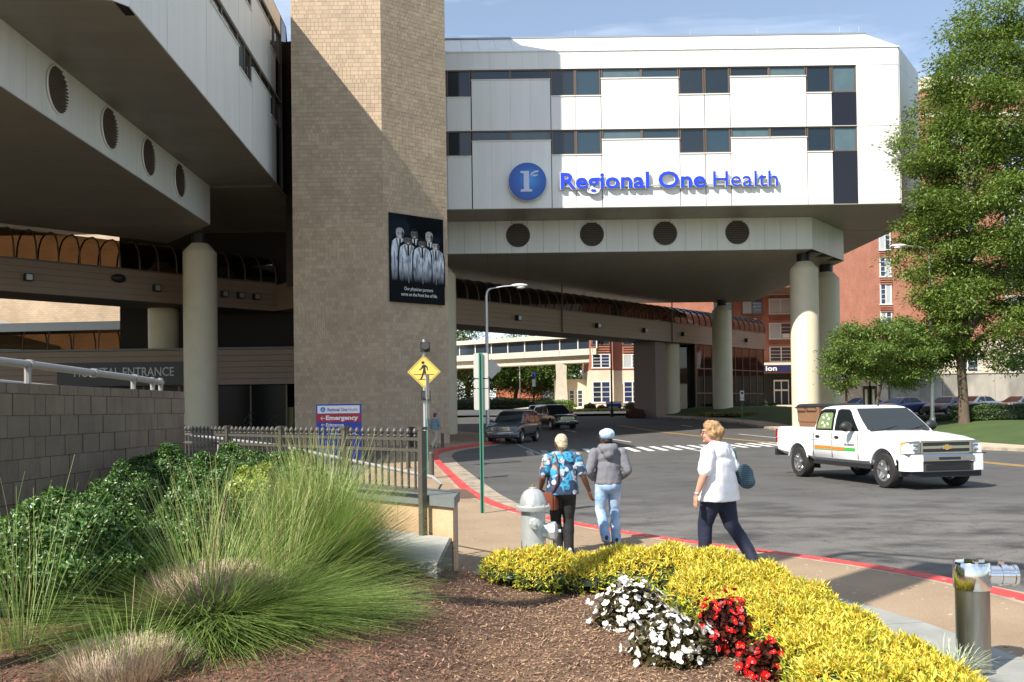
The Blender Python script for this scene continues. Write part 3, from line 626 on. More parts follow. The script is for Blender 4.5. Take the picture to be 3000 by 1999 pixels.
for y0 in (0,):
    for x in (10.7, 12.1):
        hr = MB(); hr.tube([(x, .5, 1.75), (x, -.2, 1.75), (x, -1.9, .98), (x, -1.9, .05)], .028, 6); hr.tube([(x, -.2, .86), (x, -.2, 1.75)], .028, 6); hr.tube([(x, .5, 1.35), (x, -.2, 1.35), (x, -1.9, .6)], .022, 6); hr.build('handrail', DARKM, tr, smooth=True)
# low walkway canopy and sunlit brick wall beyond
lc, _ = skywalk('canopy_walk', 'low barrel vaulted canopy walk in front of the sunlit brick wall', (-52, 67.0), (-25.6, 64.6), 5.9, 6.45, 8.5, wid=3.0, rib=1.9, boards=2, glass=MATS['amber_tinted_glass'])
pbb('ridge_cap', mat('blue_grey_metal', (.28, .31, .36), .35, metal=.6), (0, .25, 7.95), (26.5, 2.75, 8.56), lc)
def brickmat(name, c1, c2, mort, sc=1.0, bw=.22, rh=.075):
    def f(n, L, b):
        g = n.nodes.new('ShaderNodeNewGeometry').outputs['Position']; s = n.nodes.new('ShaderNodeSeparateXYZ'); L.new(g, s.inputs[0])
        a = n.nodes.new('ShaderNodeMath'); a.operation = 'ADD'; L.new(s.outputs[0], a.inputs[0]); L.new(s.outputs[1], a.inputs[1])
        c = n.nodes.new('ShaderNodeCombineXYZ'); L.new(a.outputs[0], c.inputs[0]); L.new(s.outputs[2], c.inputs[1])
        t = n.nodes.new('ShaderNodeTexBrick'); L.new(c.outputs[0], t.inputs['Vector'])
        t.inputs['Color1'].default_value = (*c1, 1); t.inputs['Color2'].default_value = (*c2, 1); t.inputs['Mortar'].default_value = (*mort, 1)
        t.inputs['Scale'].default_value = sc; t.inputs['Mortar Size'].default_value = .008; t.inputs['Brick Width'].default_value = bw; t.inputs['Row Height'].default_value = rh
        nz = N(n, 'ShaderNodeTexNoise', Scale=.6, Detail=5); L.new(g, nz.inputs['Vector'])
        L.new(mixc(n, .6, t.outputs['Color'], ramp(n, nz.outputs['Fac'], [(.3, .75), (.7, 1.2)]), 'MULTIPLY'), b.inputs['Base Color']); b.inputs['Roughness'].default_value = .9
    return surf_mat(name, f)
TBRICK = brickmat('tan_far_brick', (.46, .35, .24), (.52, .40, .28), (.30, .23, .17), 1, .4, .2)
bk = thing('brick_block', 'tan brick building standing in sun behind the left skywalk', 'building', (-45, 84, 0))
MB().bb((-40, 0, 0), (33, 12, 26)).build('wall', TBRICK, bk)
pbb('parapet', CONC, (-40, -.1, 26), (33, .4, 26.4), bk)
mb = MB(); mb.add([(-12, -10, 12.6), (2.5, -10, 8.8), (2.5, -1, 9.6), (-12, -1, 13.4), (-12, -10, 12.3), (2.5, -10, 8.5), (2.5, -1, 9.3), (-12, -1, 13.1)], [(0, 1, 2, 3), (7, 6, 5, 4), (0, 4, 5, 1), (1, 5, 6, 2), (2, 6, 7, 3), (3, 7, 4, 0)]); mb.build('sloping_canopy', mat('canopy_metal', (.30, .29, .27), .5, var=.1), bk)
# ================================================================== far buildings
RBRICK = brickmat('red_brick', (.33, .105, .062), (.42, .15, .09), (.36, .26, .2), 1, .24, .085)
LIME = mat('limestone', (.62, .55, .43), .85, var=.10, vscale=1.2)
WFRAME = mat('white_window_frame', (.70, .69, .66), .6)
FGL = [mat('far_glass', (.02, .03, .045), .08, spec=.7), mat('far_glass_blind', (.42, .45, .46), .3), mat('far_glass_navy', (.025, .035, .09), .1, spec=.6)]
rf = random.Random(3)
def fwindow(root, x0, x1, z0, z1, y, n=2, bars=3, fr=WFRAME):
    mb = MB(); t = .13
    mb.bb((x0-.12, y-.09, z0-.14), (x1+.12, y+.02, z0)); mb.bb((x0-.1, y-.05, z1), (x1+.1, y+.02, z1+.1))
    for i in range(n+1):
        x = x0+(x1-x0)*i/n; mb.bb((x-t/2, y-.06, z0), (x+t/2, y+.02, z1))
    o = mb.build('window', fr, root); w = (x1-x0)/n
    for i in range(n):
        g = rf.choice((FGL[0], FGL[0], FGL[2], FGL[1])) if bars else FGL[1]
        pbb('pane', g, (x0+w*i+t/2, y-.025, z0), (x0+w*(i+1)-t/2, y-.012, z1), o)
        if g is not FGL[1]:
            for k in range(1, bars+1): pbb('glazing_bar', WFRAME, (x0+w*i+t/2, y-.04, z0+(z1-z0)*k/(bars+1)-.025), (x0+w*(i+1)-t/2, y-.027, z0+(z1-z0)*k/(bars+1)+.025), o)
def bands(root, x0, x1, z0, z1, y):
    mb = MB(); k = max(3, round((z1-z0)/.3))
    for i in range(k): z = z0+(z1-z0)*(i+.3)/k; mb.bb((x0, y-.14, z), (x1, y-.01, z+(z1-z0)/k*.5))
    mb.build('brick_band', RBRICK, root)
# centre brick block
b1 = thing('brick_hospital_block', 'red brick block with white framed windows seen beyond the skywalk end', 'building', (32, 115, 1.5))
MB().bb((-10, 0, -1), (16, 14, 14.3)).build('wall', RBRICK, b1)
pbb('parapet', LIME, (-10.1, -.15, 14.3), (16.1, .4, 14.7), b1)
for (x0, x1, wh) in ((-6.6, -4.1, 0), (-2.85, -.35, 0), (.55, 3.35, 1), (4.6, 7.1, 1), (8.3, 10.9, 1), (12, 14.5, 1)):
    for j, (z0, z1) in enumerate(((12.0, 13.75), (8.85, 10.7), (6.0, 7.7))):
        fwindow(b1, x0, x1, z0, z1, 0, 2, 0 if (x0 == .55 and j == 0) else 3, WFRAME if wh else BRONZE)
    for z0, z1 in ((10.95, 11.7), (7.95, 8.6), (13.85, 14.25)): bands(b1, x0, x1, z0, z1, 0)
pbb('air_conditioner', WFRAME, (2.1, -.4, 8.9), (2.95, .0, 9.4), b1)
pbb('entrance_canopy', LIME, (-3.2, -4.2, 5.3), (8, 0, 5.6), b1)
pbb('canopy_fascia', mat('navy_fascia', (.006, .010, .06), .6), (-3.2, -4.25, 4.45), (8, -4.12, 5.28), b1)
put_text('lettering', 'ion', WHITEP, b1, (-1.2, -4.28, 4.62), .85, width=1.35, bold=.02)
pbb('recess_shade_sheet', CORE, (-3.2, -.05, 0), (8, -.02, 4.4), b1)  # flat black sheet standing in for the shade of a doorway recess
for x in (.9, 3.1, 5.3):
    o = pbb('door', WFRAME, (x, -.2, 0), (x+1.9, -.12, 3.6), b1)
    for dx in (.12, 1.02): pbb('door_glass', FGL[0], (x+dx, -.23, .5), (x+dx+.76, -.205, 2.2), b1); pbb('door_glass', FGL[0], (x+dx, -.23, 2.4), (x+dx+.76, -.205, 3.4), b1)
# blue glass link
gl = thing('glass_link', 'blue glass bridge block above the brick hospital, beside the cream column', 'building', (34, 108, 16.5))
BGL = mat('blue_curtain_glass', (.025, .055, .10), .06, spec=.7)
MB().bb((-9, 0, 0), (8.2, 6, 9)).build('glazing', BGL, gl)
for x in rng(-9, 8.2, 2.15): pbb('mullion', mat('pale_mullion', (.35, .38, .40), .4, metal=.5), (x-.05, -.08, 0), (x+.05, .0, 9), gl)
for z in (0, 2.3, 4.6, 6.9): pbb('mullion', MATS['pale_mullion'], (-9, -.07, z), (8.2, -.01, z+.09), gl)
MB().bb((-9.5, -.4, -.7), (8.3, 6, -.02)).build('bottom_band', mat('brown_metal_band', (.16, .09, .065), .5), gl)
# tall right block
b2 = thing('brick_hospital_tower', 'tall red brick hospital with limestone base behind the big tree', 'building', (38.2, 95, 1.5))
MB().bb((5.2, 0, 7), (44, 16, 33.2)).build('wall', RBRICK, b2)
MB().bb((0, .6, 4), (5.2, 16, 25)).build('wall', RBRICK, b2)
MB().bb((-.1, .3, -1), (5.2, 15.9, 4)).build('base', LIME, b2); MB().bb((5.19, -.2, -1), (44.1, 15.9, 7)).build('base', LIME, b2)
MB().bb((5.0, -.25, 33.2), (44.2, 16.2, 34.4)).build('parapet', LIME, b2); MB().bb((5.05, -.15, 30.2), (44.1, .1, 30.7)).build('string_course', LIME, b2)
for z in (17.6, 14.8, 11.9, 9.0, 6.1): fwindow(b2, .55, 1.65, z-1.0, z+1.0, .6); bands(b2, .5, 1.75, z-1.95, z-1.25, .6)
for x in rng(8, 40, 5.2):
    for z in (10.4, 13.4, 16.4, 19.4, 22.4, 25.4, 28.4): fwindow(b2, x, x+2, z-1, z+1, 0)
    fwindow(b2, x, x+2.2, 2.6, 5.4, -.2)
rw2 = thing('retaining_wall', 'long stained concrete retaining wall behind the parked cars', 'wall', (58, 87, 1.6))
WC = mat('stained_concrete', (.40, .37, .31), .9, var=.2, vscale=.8, col2=(.25, .235, .2), c2scale=.5, stretch=(1, 1, .4))
for i in range(9): pbb('concrete_panel', WC, (-22+5*i+.02, 0, -.3), (-17+5*i-.02, .5, 3.1), rw2)
pbb('coping', LIME, (-22, -.08, 3.1), (23, .58, 3.3), rw2)
for x in (-1.4, 6.5):
    o = pbb('vent_grille', DARKM, (x, -.03, .75), (x+4.2, .02, 1.45), rw2)
    for k in range(5): pbb('louvre', GREYC, (x+.05, -.07, .82+.13*k), (x+4.15, -.035, .86+.13*k), rw2)
# pale based block beyond the crossing
b3 = thing('stone_based_block', 'brick block on a pale stone base beyond the road crossing', 'building', (8.5, 100, 1.2))
MB().bb((0, 0, -.5), (2.65, 10, 4.8)).build('base', LIME, b3); MB().bb((.05, .05, 4.8), (2.6, 10, 15)).build('wall', RBRICK, b3)
MB().bb((2.66, 1.2, -.5), (14, 10, 4.8)).build('base', LIME, b3); MB().bb((2.61, 1.25, 4.8), (14, 10, 15)).build('wall', RBRICK, b3)
MB().bb((-3.4, 4, -.5), (-.02, 10, 4.0)).build('side_wing', LIME, b3)
for y, x0, x1 in ((0, .35, 2.25), (1.2, 3.9, 5.8), (1.2, 7.2, 9)):
    fwindow(b3, x0, x1, 1.35, 3.5, y); fwindow(b3, x0, x1, 5.15, 6.5, y+.05); fwindow(b3, x0, x1, 7.7, 9.2, y+.05, fr=BRONZE); bands(b3, x0, x1, 6.7, 7.5, y+.05)
for x in (-3.0, -2.0, -1.05): fwindow(b3, x, x+.6, .9, 2.7, 4, 1)
# flat roofed skyway beyond
fs = thing('flat_skyway', 'flat roofed pale concrete skyway crossing beyond the road', 'walkway', (9.2, 99.6, 0), math.atan2(26.4, -39)); 
pbb('beam', CONC, (0, -2.9, 6.95), (47, -.6, 7.72), fs); 
for i in range(10): pbb('parapet_panel', CONC, (4.7*i+.02, -3.4, 7.74), (4.7*(i+1)-.02, -.1, 8.42), fs)
for i in range(20): pbb('pane', FGL[0], (2.35*i+.05, -.32, 8.43), (2.35*(i+1)-.05, -.28, 9.63), fs)
for i in range(20): pbb('mullion', mat('white_mullion', (.6, .6, .58), .5), (2.35*i-.06, -.36, 8.42), (2.35*i+.06, -.2, 9.64), fs)
pbb('inner_core', CORE, (0, -3.2, 8.43), (47, -.6, 9.6), fs)
pbb('roof_slab', CONC, (-.3, -3.7, 9.66), (47, .2, 10.15), fs)
mb = MB(); mb.loft([[(x*w, y*.5, z) for x, y in ((-1, -1), (1, -1), (1, 1), (-1, 1))] for z, w in ((.9, .75), (5.6, .55), (5.65, .55), (7.0, .62))]); mb.v = [(5.6+x, 103.2+y, z) for x, y, z in mb.v]; mb.build('support_post', CONC, fs, world=True)
ob = thing('orange_brick_building', 'plain orange brick building behind the street tree', 'building', (2, 150, 2))
OBR = brickmat('orange_brick', (.42, .115, .05), (.48, .15, .07), (.36, .2, .13), 1, .3, .1)
MB().bb((-4.6, 0, -1), (2.6, 14, 8.6)).build('wall', OBR, ob); MB().bb((2.61, 3, -1), (6.6, 14, 8.4)).build('wall', OBR, ob); pbb('parapet', CONC, (-4.7, -.1, 8.6), (2.7, .4, 8.9), ob)
for q_, l_ in ((b3, (9.52, 112, 1.11)), (fs, (10.3, 111.55, -.23))): q_.location = l_; q_.scale = (1.12,)*3
fwindow(ob, 3.2, 6, .4, 3.0, 3, 3, 0)
# ================================================================== signs on the buildings
BLUE = mat('sign_blue', (.012, .05, .58), .35)
bs = thing('wing_sign', 'blue Regional One Health lettering standing off the white wing', 'sign', (3.0, 54.78, 15.1))
def letters(root, body, x, width, size, bold, z=0):
    w = lambda s: max([v.co.x for v in text_mesh(s, size, 0, bold).vertices] or [0])
    bar = w('|'); full = w(body); k = width/full
    for i, ch in enumerate(body):
        if ch == ' ': continue
        x0 = (w(body[:i]+'|')-bar) if i else 0
        me = text_mesh(ch, size, .045, bold); me.materials.clear(); me.materials.append(BLUE)
        o = obj('letter', me, root, (x+x0*k, -.02, z), (R(90), 0, 0), (k, 1, 1))
        m2 = text_mesh(ch, size, .06, bold+.028); m2.materials.clear(); m2.materials.append(WHITEP); obj('letter_return', m2, o, (0, 0, -.07))
letters(bs, 'Regional One', 0, 8.8, 1.36, .026); letters(bs, 'Health', 9.15, 4.0, 1.36, -.006)
pbb('raceway', ALU, (0, .05, .1), (13.1, .13, .2), bs)
for x in (.5, 4, 8, 12.6): pbb('bracket', ALU, (x, .13, .11), (x+.06, .23, .19), bs)
dg = thing('round_logo', 'round blue logo disc with pale letter r on the white wing', 'sign', (1.1, 54.72, 15.53))
def _disc(n, L, b):
    t = n.nodes.new('ShaderNodeTexCoord'); g = n.nodes.new('ShaderNodeTexGradient'); g.gradient_type = 'SPHERICAL'; m = N(n, 'ShaderNodeMapping', Location=(-.12, 0, -.1), Scale=(.75, 0, .75)); L.new(t.outputs['Object'], m.inputs[0]); L.new(m.outputs[0], g.inputs[0])
    L.new(ramp(n, g.outputs['Fac'], [(.0, (.01, .06, .32)), (.5, (.015, .13, .50)), (1, (.05, .33, .78))]), b.inputs['Base Color']); b.inputs['Roughness'].default_value = .35
MB().lathe([(1.13, 0), (1.13, .12)], 64, M=Matrix.Rotation(R(90), 4, 'X')).build('disc', surf_mat('logo_disc_blue', _disc), dg, smooth=True, ang=30)
MB().lathe([(1.16, -.12), (1.16, .06)], 64, M=Matrix.Rotation(R(90), 4, 'X')).build('disc_return', WHITEP, dg, smooth=True, ang=30)
LAV = mat('logo_lavender', (.58, .62, .82), .45)
MX = Matrix.Translation((0, -.121, 0)) @ Matrix.Rotation(R(90), 4, 'X')
MB().extr([(-.42, -.62), (.28, -.62), (.28, -.5), (.1, -.46), (.1, .62), (-.42, .62), (-.42, .52), (-.22, .46), (-.22, -.46), (-.42, -.5)], MX, .03).build('logo_stem', LAV, dg, fix=True)
MB().extr([(.16, .34), (.24, .5), (.38, .6), (.56, .65), (.7, .62), (.62, .52), (.5, .53), (.36, .46), (.26, .38)], MX, .03).build('logo_leaf', LAV, dg, fix=True)
MB().extr([(.2, .26), (.3, .36), (.42, .4), (.56, .4), (.64, .45), (.6, .34), (.46, .28), (.3, .3)], MX, .03).build('logo_leaf', LAV, dg, fix=True)
# banner on the tower
fd = (Vector(TP[2])-Vector(TP[1])).normalized(); fa = math.atan2(fd.y, fd.x)
bo = Vector(TP[1])+fd*.32
pb = thing('tower_banner', 'dark banner of physicians in white coats on the brick tower', 'banner', (bo.x, bo.y, 7.43), fa)
MB().bb((0, -.075, 0), (3.3, -.03, 4.52)).build('banner_sheet', mat('banner_black', (.004, .005, .007), .9, spec=.1, var=.5, vscale=.6, col2=(.010, .018, .027), c2scale=.8), pb)
tone = lambda v, nme: mat('print_'+nme, v, .9, spec=.1)
def _coat(n, L, b):
    t = n.nodes.new('ShaderNodeTexCoord'); s_ = n.nodes.new('ShaderNodeSeparateXYZ'); L.new(t.outputs['Object'], s_.inputs[0]); mr = N(n, 'ShaderNodeMapRange', From_Min=1.05, From_Max=2.1); L.new(s_.outputs[2], mr.inputs['Value'])
    m = N(n, 'ShaderNodeMapping', Scale=(5, 1, 1.6)); L.new(t.outputs['Object'], m.inputs[0]); nz = N(n, 'ShaderNodeTexNoise', Scale=1.3, Detail=4); L.new(m.outputs[0], nz.inputs['Vector'])
    c = ramp(n, nz.outputs['Fac'], [(.36, (.20, .23, .29)), (.5, (.55, .6, .68)), (.62, (.72, .76, .82))]); L.new(mixc(n, mr.outputs['Result'], (.006, .008, .011), c), b.inputs['Base Color']); b.inputs['Roughness'].default_value = .9; b.inputs['Specular IOR Level'].default_value = .1
COAT = surf_mat('print_coat', _coat); COATD = mat('print_coat_shade', (.22, .25, .30), .9, spec=.1, var=.2, vscale=3); HAIR = tone((.012, .013, .015), 'hair'); GREYH = tone((.35, .36, .37), 'grey_hair'); SK1 = tone((.42, .40, .39), 'light_skin'); SK2 = tone((.13, .12, .12), 'dark_skin'); TIE = tone((.02, .022, .03), 'tie')
def figure(cx, top, h, w, skin, hair, lay, long=False):
    y0 = -.08-.010*lay
    def poly(pts, m, name, k): 
        mb = MB(); mb.add([(cx+x*w, y0-.0012*k, top+z*h) for x, z in pts], [tuple(range(len(pts)))]); mb.build(name, m, pb, fix=False)
    el = lambda x, z, a, b, n=16: [(x+a*math.cos(2*math.pi*i/n), z+b*math.sin(2*math.pi*i/n)) for i in range(n)]
    hs = 1.45
    H_ = lambda pts: [(x*hs, -.09+(z+.075)*hs*.92) for x, z in pts]
    poly([(-.42, -.15), (-.56, -.3), (-.58, -.9), (.58, -.9), (.56, -.3), (.42, -.15), (.2, -.10), (-.2, -.10)], HAIR, 'print_outline', 0)
    if long: poly(H_([(-.19, -.03), (-.23, -.2), (-.2, -.27), (.2, -.27), (.23, -.2), (.19, -.03), (.1, .0), (-.1, .0)]), HAIR, 'print_hair', 1)
    poly([(-.32, -.185), (-.44, -.23), (-.5, -.40), (-.51, -.66), (-.43, -.98), (.43, -.98), (.51, -.66), (.5, -.40), (.44, -.23), (.32, -.185), (.12, -.15), (-.12, -.15)], COAT, 'print_coat', 2)
    poly([(-.36, -.42), (-.31, -.38), (-.25, -.62), (-.31, -.70), (-.37, -.64)], COATD, 'print_sleeve_shade', 3); poly([(.31, -.38), (.36, -.42), (.37, -.64), (.31, -.7), (.26, -.62)], COATD, 'print_sleeve_shade', 3); poly([(-.015, -.40), (.02, -.40), (.04, -.98), (-.0, -.98)], COATD, 'print_coat_opening', 3)
    poly([(-.16, -.15), (.16, -.15), (.02, -.40)], WHITEP, 'print_shirt', 3); poly([(-.05, -.165), (.05, -.165), (.055, -.34), (0, -.40), (-.05, -.34)], TIE, 'print_tie', 4)
    for sx in (-1, 1): poly([(sx*.16, -.15), (sx*.25, -.2), (sx*.12, -.36), (sx*.02, -.42)], COATD, 'print_lapel', 4)
    poly(H_(el(0, -.075, .155, .068)), skin, 'print_face', 5); poly(H_([(-.165, -.07), (-.15, -.02), (-.06, .006), (.06, .006), (.15, -.02), (.165, -.07), (.12, -.035), (-.12, -.035)]), hair, 'print_hair', 6)
    poly(H_([(.155*math.cos(a), -.075+.068*math.sin(a)) for a in (.9, .3, -.3, -.9)]+[(.07, -.135), (.06, -.06)]), mat('print_face_shade', (.07, .066, .066), .9), 'print_face_shade', 6)
    for sx in (-.06, .065): poly(H_(el(sx, -.066, .034, .0065)), HAIR, 'print_eye', 7)
    poly(H_([(-.06, -.106), (.065, -.106), (.0, -.120)]), WHITEP, 'print_smile', 7)
for a in ((.62, 3.75, 3.0, 1.05, SK1, GREYH, 1), (1.48, 3.80, 2.9, 1.0, SK2, HAIR, 2), (2.38, 3.72, 2.9, 1.0, SK1, GREYH, 3), (1.08, 3.42, 2.75, 1.1, SK2, HAIR, 5), (2.78, 3.28, 2.6, 1.0, SK1, HAIR, 4), (1.93, 3.32, 2.6, 1.1, SK2, HAIR, 6, True)): figure(*a)
mb = MB(); mb.add([(0, -.156, 0), (3.3, -.156, 0), (3.3, -.156, 1.02), (0, -.156, .98)], [(0, 1, 2, 3)]); mb.build('banner_foot', tone((.008, .009, .011), 'banner_foot'), pb)
put_text('lettering', 'Our physician partners', WHITEP, pb, (1.68, -.162, .62), .25, width=1.75, align='CENTER'); put_text('lettering', 'serve on the front line of life.', WHITEP, pb, (1.72, -.162, .33), .25, width=2.2, align='CENTER')
# directory sign in the driveway
ds = thing('directory_sign', 'blue directory sign with red Emergency band behind the iron fence', 'sign', (-6.07, 32, .13), R(3))
MB().bb((-.78, -.06, .02), (.78, .06, 2.02)).build('sign_body', mat('directory_blue', (.018, .045, .36), .4), ds)
pbb('sign_header', WHITEP, (-.73, -.072, 1.70), (.73, -.061, 1.97), ds); pbb('red_band', mat('emergency_red', (.42, .012, .03), .45), (-.76, -.072, 1.40), (.76, -.061, 1.68), ds)
put_text('lettering', 'Regional One', mat('sign_text_navy', (.06, .12, .32), .5), ds, (-.38, -.076, 1.775), .17, width=.68, bold=.003); put_text('lettering', 'Health', mat('sign_text_blue', (.18, .28, .5), .5), ds, (.33, -.076, 1.775), .17, width=.33)
MB().lathe([(.09, 0), (.09, .004)], 24, M=Matrix.Translation((-.54, -.073, 1.835)) @ Matrix.Rotation(R(90), 4, 'X')).build('small_logo', mat('small_logo_blue', (.05, .22, .5), .5), ds)
put_text('lettering', 'r', WHITEP, ds, (-.57, -.08, 1.785), .17)
put_text('lettering', 'Emergency', WHITEP, ds, (-.44, -.076, 1.475), .21, width=1.12, bold=.008); put_text('lettering', 'Entrance', WHITEP, ds, (-.44, -.076, 1.245), .16, width=.62, bold=.004)
put_text('lettering', 'Hospital', WHITEP, ds, (-.36, -.076, 1.1), .11, width=.42, bold=.002); put_text('lettering', 'Extended Care Hospital', WHITEP, ds, (-.36, -.076, .96), .11, width=1.0, bold=.002)
for z, s in ((1.53, .08), (1.3, .06)):
    for d_ in (((-.54-s, z), (-.54+s, z)), ((-.54-s, z), (-.54-s*.2, z+s*.75)), ((-.54-s, z), (-.54-s*.2, z-s*.75))):
        MB().tube([(d_[0][0], -.07, d_[0][1]), (d_[1][0], -.07, d_[1][1])], .013, 4).build('arrow_stroke', WHITEP, ds)
# ================================================================== walls, fence and rails on the left
rwall = thing('block_wall', 'tall tan block retaining wall with steel pipe rail at the left', 'wall', (-4.5, 9, .2))
MB().bb((-.36, -6, -.1), (-.03, 3.56, 1.96)).build('wall_core', MORTAR, rwall)
bw = .192; rows = [(1.9, 2.0)]+[(1.9-.2*(k+1), 1.9-.2*k) for k in range(6)]; rb = random.Random(8)
for r_, (z0, z1) in enumerate(rows):
    y = -2.4+(bw/2 if r_ % 2 else 0)
    while y < 3.5:
        e = min(3.56, y+bw); ln = e-y
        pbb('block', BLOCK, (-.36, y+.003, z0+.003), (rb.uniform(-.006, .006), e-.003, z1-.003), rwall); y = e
pr = thing('pipe_rail', 'thick steel pipe handrail along the top of the block wall', 'handrail', (-4.62, 9, 2.2))
PIPE = mat('grey_pipe', (.27, .265, .26), .5, var=.08)
MB().tube([(0, -6, .24), (0, -.3, .19), (0, 2.4, .135), (0, 3.05, .11)], .038, 12).build('rail_tube', PIPE, pr, smooth=True)
MB().tube([(-.75, -6, .2), (-.75, 2.4, .0), (-.75, 2.9, -.05)], .04, 10).build('inner_tube', PIPE, pr, smooth=True)
for y in (-2.5, -.28, 2.15, 2.75, 3.02): MB().tube([(0, y, -.02), (0, y, .17)], .032, 8).build('rail_post', PIPE, pr, smooth=True)
for y in (-.25, 1.1, 2.2): MB().tube([(0, y-.03, .188-.02*(y+.3)), (0, y+.03, .187-.02*(y+.3))], .05, 12).build('sleeve', PIPE, pr, smooth=True)
# low wall below the fence
FA = R(135); FO = (-.60, 9.12)
lwall = thing('low_wall', 'low tan block wall with slate coping under the iron fence', 'wall', (FO[0], FO[1], .13), FA)
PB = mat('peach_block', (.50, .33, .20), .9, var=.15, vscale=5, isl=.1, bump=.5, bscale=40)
MB().prism([(.02, -.03), (6.4, -.03), (6.4, -.45), (.44, -.45)][::-1], -.02, .80).build('wall_core', MORTAR, lwall)
for r_ in range(2):
    x = 0 if r_ else -.0
    while x < 6.3:
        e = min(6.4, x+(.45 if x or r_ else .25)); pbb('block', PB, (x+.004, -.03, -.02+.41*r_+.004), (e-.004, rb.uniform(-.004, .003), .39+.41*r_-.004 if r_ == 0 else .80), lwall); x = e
SLC = mat('slate_coping', (.13, .145, .14), .6, var=.15, vscale=8, isl=.08)
MB().prism([(-.06, .04), (.92, .04), (.92, -.5), (.46, -.5)][::-1], .80, .90).build('coping_stone', SLC, lwall)
for i in range(1, 7): pbb('coping_stone', SLC, (.95*i-.03+.003, -.5, .80), (.95*(i+1)-.03-.003, .04, .90), lwall)
pe = thing('planter_edge', 'grey concrete planter edge beside the ornamental grass', 'planter', (-.9, 8.2, .13))
MB().prism([(.26, -.6), (.26, .90), (-.7, 1.86), (-1.9, 1.6), (-.6, -.1)], -.03, .5).build('slab', GREYC, pe)
pbb('edge_face', mat('shaded_edge_grey', (.07, .07, .068), .8, var=.15), (.262, -.6, -.03), (.285, .90, .495), pe)  # side turned from the sun, its shade put into the colour
IRON = mat('dark_bronze_iron', (.075, .068, .055), .5, var=.08)
fn = thing('iron_fence', 'dark iron picket fence with ball finials behind the hedge bushes', 'fence', (-.92, 9.3, .13), R(134.9))
SP = 1.355
picket = MB(); picket.bb((-.009, -.009, .93), (.009, .009, 1.50)); picket.lathe([(.012, 1.5), (.022, 1.505), (.01, 1.52), (.024, 1.54), (.026, 1.556), (.018, 1.575), (.004, 1.592)], 8)
pmesh = picket.mesh('picket', IRON)
for k in range(5):
    post = MB(); post.box((k*SP, 0, .98 if k else .95), (.064, .064, 1.18 if k else 1.22)); post.box((k*SP, 0, 1.585), (.078, .078, .03)); post.build('post', IRON, fn)
    if k < 4 or True:
        for i in range(11): obj('picket', pmesh, fn, (k*SP+SP*(i+1)/12, 0, 0))
        for z in (1.475, 1.36, .95): pbb('rail', IRON, (k*SP+.03, -.016, z-.016), ((k+1)*SP-.03, .016, z+.016), fn)
rr = thing('ramp_rail', 'pale steel ramp handrail with looped end behind the fence', 'handrail', (-2.4, 11.5, .13))
def rt(pts, r=.022, nm='rail_tube'): mb = MB(); mb.tube([Vector(p) for p in pts], r, 8); mb.build(nm, PIPE, rr, smooth=True, world=True)
rt([(-5.2, 14.8, 1.55), (-3.35, 13.1, 1.42), (-.92, 10.5, 1.13), (-.82, 10.4, 1.06), (-.9, 10.5, .93)]); rt([(-5.4, 14.6, 1.22), (-3.5, 12.9, 1.08), (-1.0, 10.4, .80), (-.86, 10.28, .72), (-.9, 10.35, .6)])
for p in ((-4.6, 14.3, 1.5), (-3.35, 13.1, 1.42), (-2.2, 11.9, 1.28), (-1.1, 10.7, 1.15)): rt([p, (p[0], p[1], .1)], .02, 'rail_post')
# ================================================================== street furniture
def lamp(name, label, loc, h, arm, hd=1, rz=0):
    t = thing(name, label, 'street lamp', loc, rz)
    MB().tube([(0, 0, 0), (0, 0, h*.5), (0, 0, h-.4), (.06, 0, h-.12), (.25, 0, h+.02)], [.12, .1, .075, .06, .05], 10).build('pole', ALU, t, smooth=True)
    MB().tube([(0, 0, 0), (0, 0, .35)], .17, 10).build('pole_base', ALU, t)
    MB().tube([(.1, 0, h-.02), (arm*.6, 0, h+.12), (arm, 0, h+.16)], .035, 8).build('arm', ALU, t, smooth=True)
    mb = MB(); mb.ell((arm+.35, 0, h+.17), (.48, .17, .11)); mb.build('lamp_head', mat('lamp_grey', (.6, .6, .58), .4), t, smooth=True)
    MB().ell((arm+.42, 0, h+.07), (.26, .14, .10)).build('lamp_lens', mat('lamp_lens', (.7, .7, .66), .15), t, smooth=True)
    return t
lamp('street_lamp', 'galvanised cobra head lamp on the kerb beside the tower', (-1.36, 51, .13), 8.5, 1.5)
lamp('street_lamp', 'grey lamp post standing in front of the big tree', (24.45, 53.2, .75), 10.2, 1.4, rz=R(180))
lamp('street_lamp', 'distant thin lamp post in front of the orange brick building', (1.15, 129, 2.1), 9.2, 1.5, rz=R(160))
bl = lamp('street_lamp', 'tall unseen lamp post with hanging banner, added for its shadow across the mulch bed', (-3.6, 3.9, .3), 10.6, 1.5, rz=R(-45))  # out of view, added to throw the dark band on the bed
pbb('banner_cloth', mat('banner_cloth', (.05, .1, .3), .7), (1.0, -.01, 7.3), (1.75, .01, 10.3), bl); pbb('banner_arm', ALU, (0, -.02, 7.22), (1.8, .02, 7.28), bl); pbb('banner_arm', ALU, (0, -.02, 10.32), (1.8, .02, 10.38), bl)  # banner size and height shaped for the wide shadow on the pavement
ppole = thing('black_pole', 'slim black pole on the pavement before the stone based block', 'pole', (9.6, 88, .9)); MB().tube([(0, 0, 0), (0, 0, 4), (0, 0, 8.6)], [.1, .08, .06], 8).build('shaft', DARKM, ppole, smooth=True); MB().tube([(0, 0, 0), (0, 0, .8)], .16, 8).build('pole_base', DARKM, ppole)
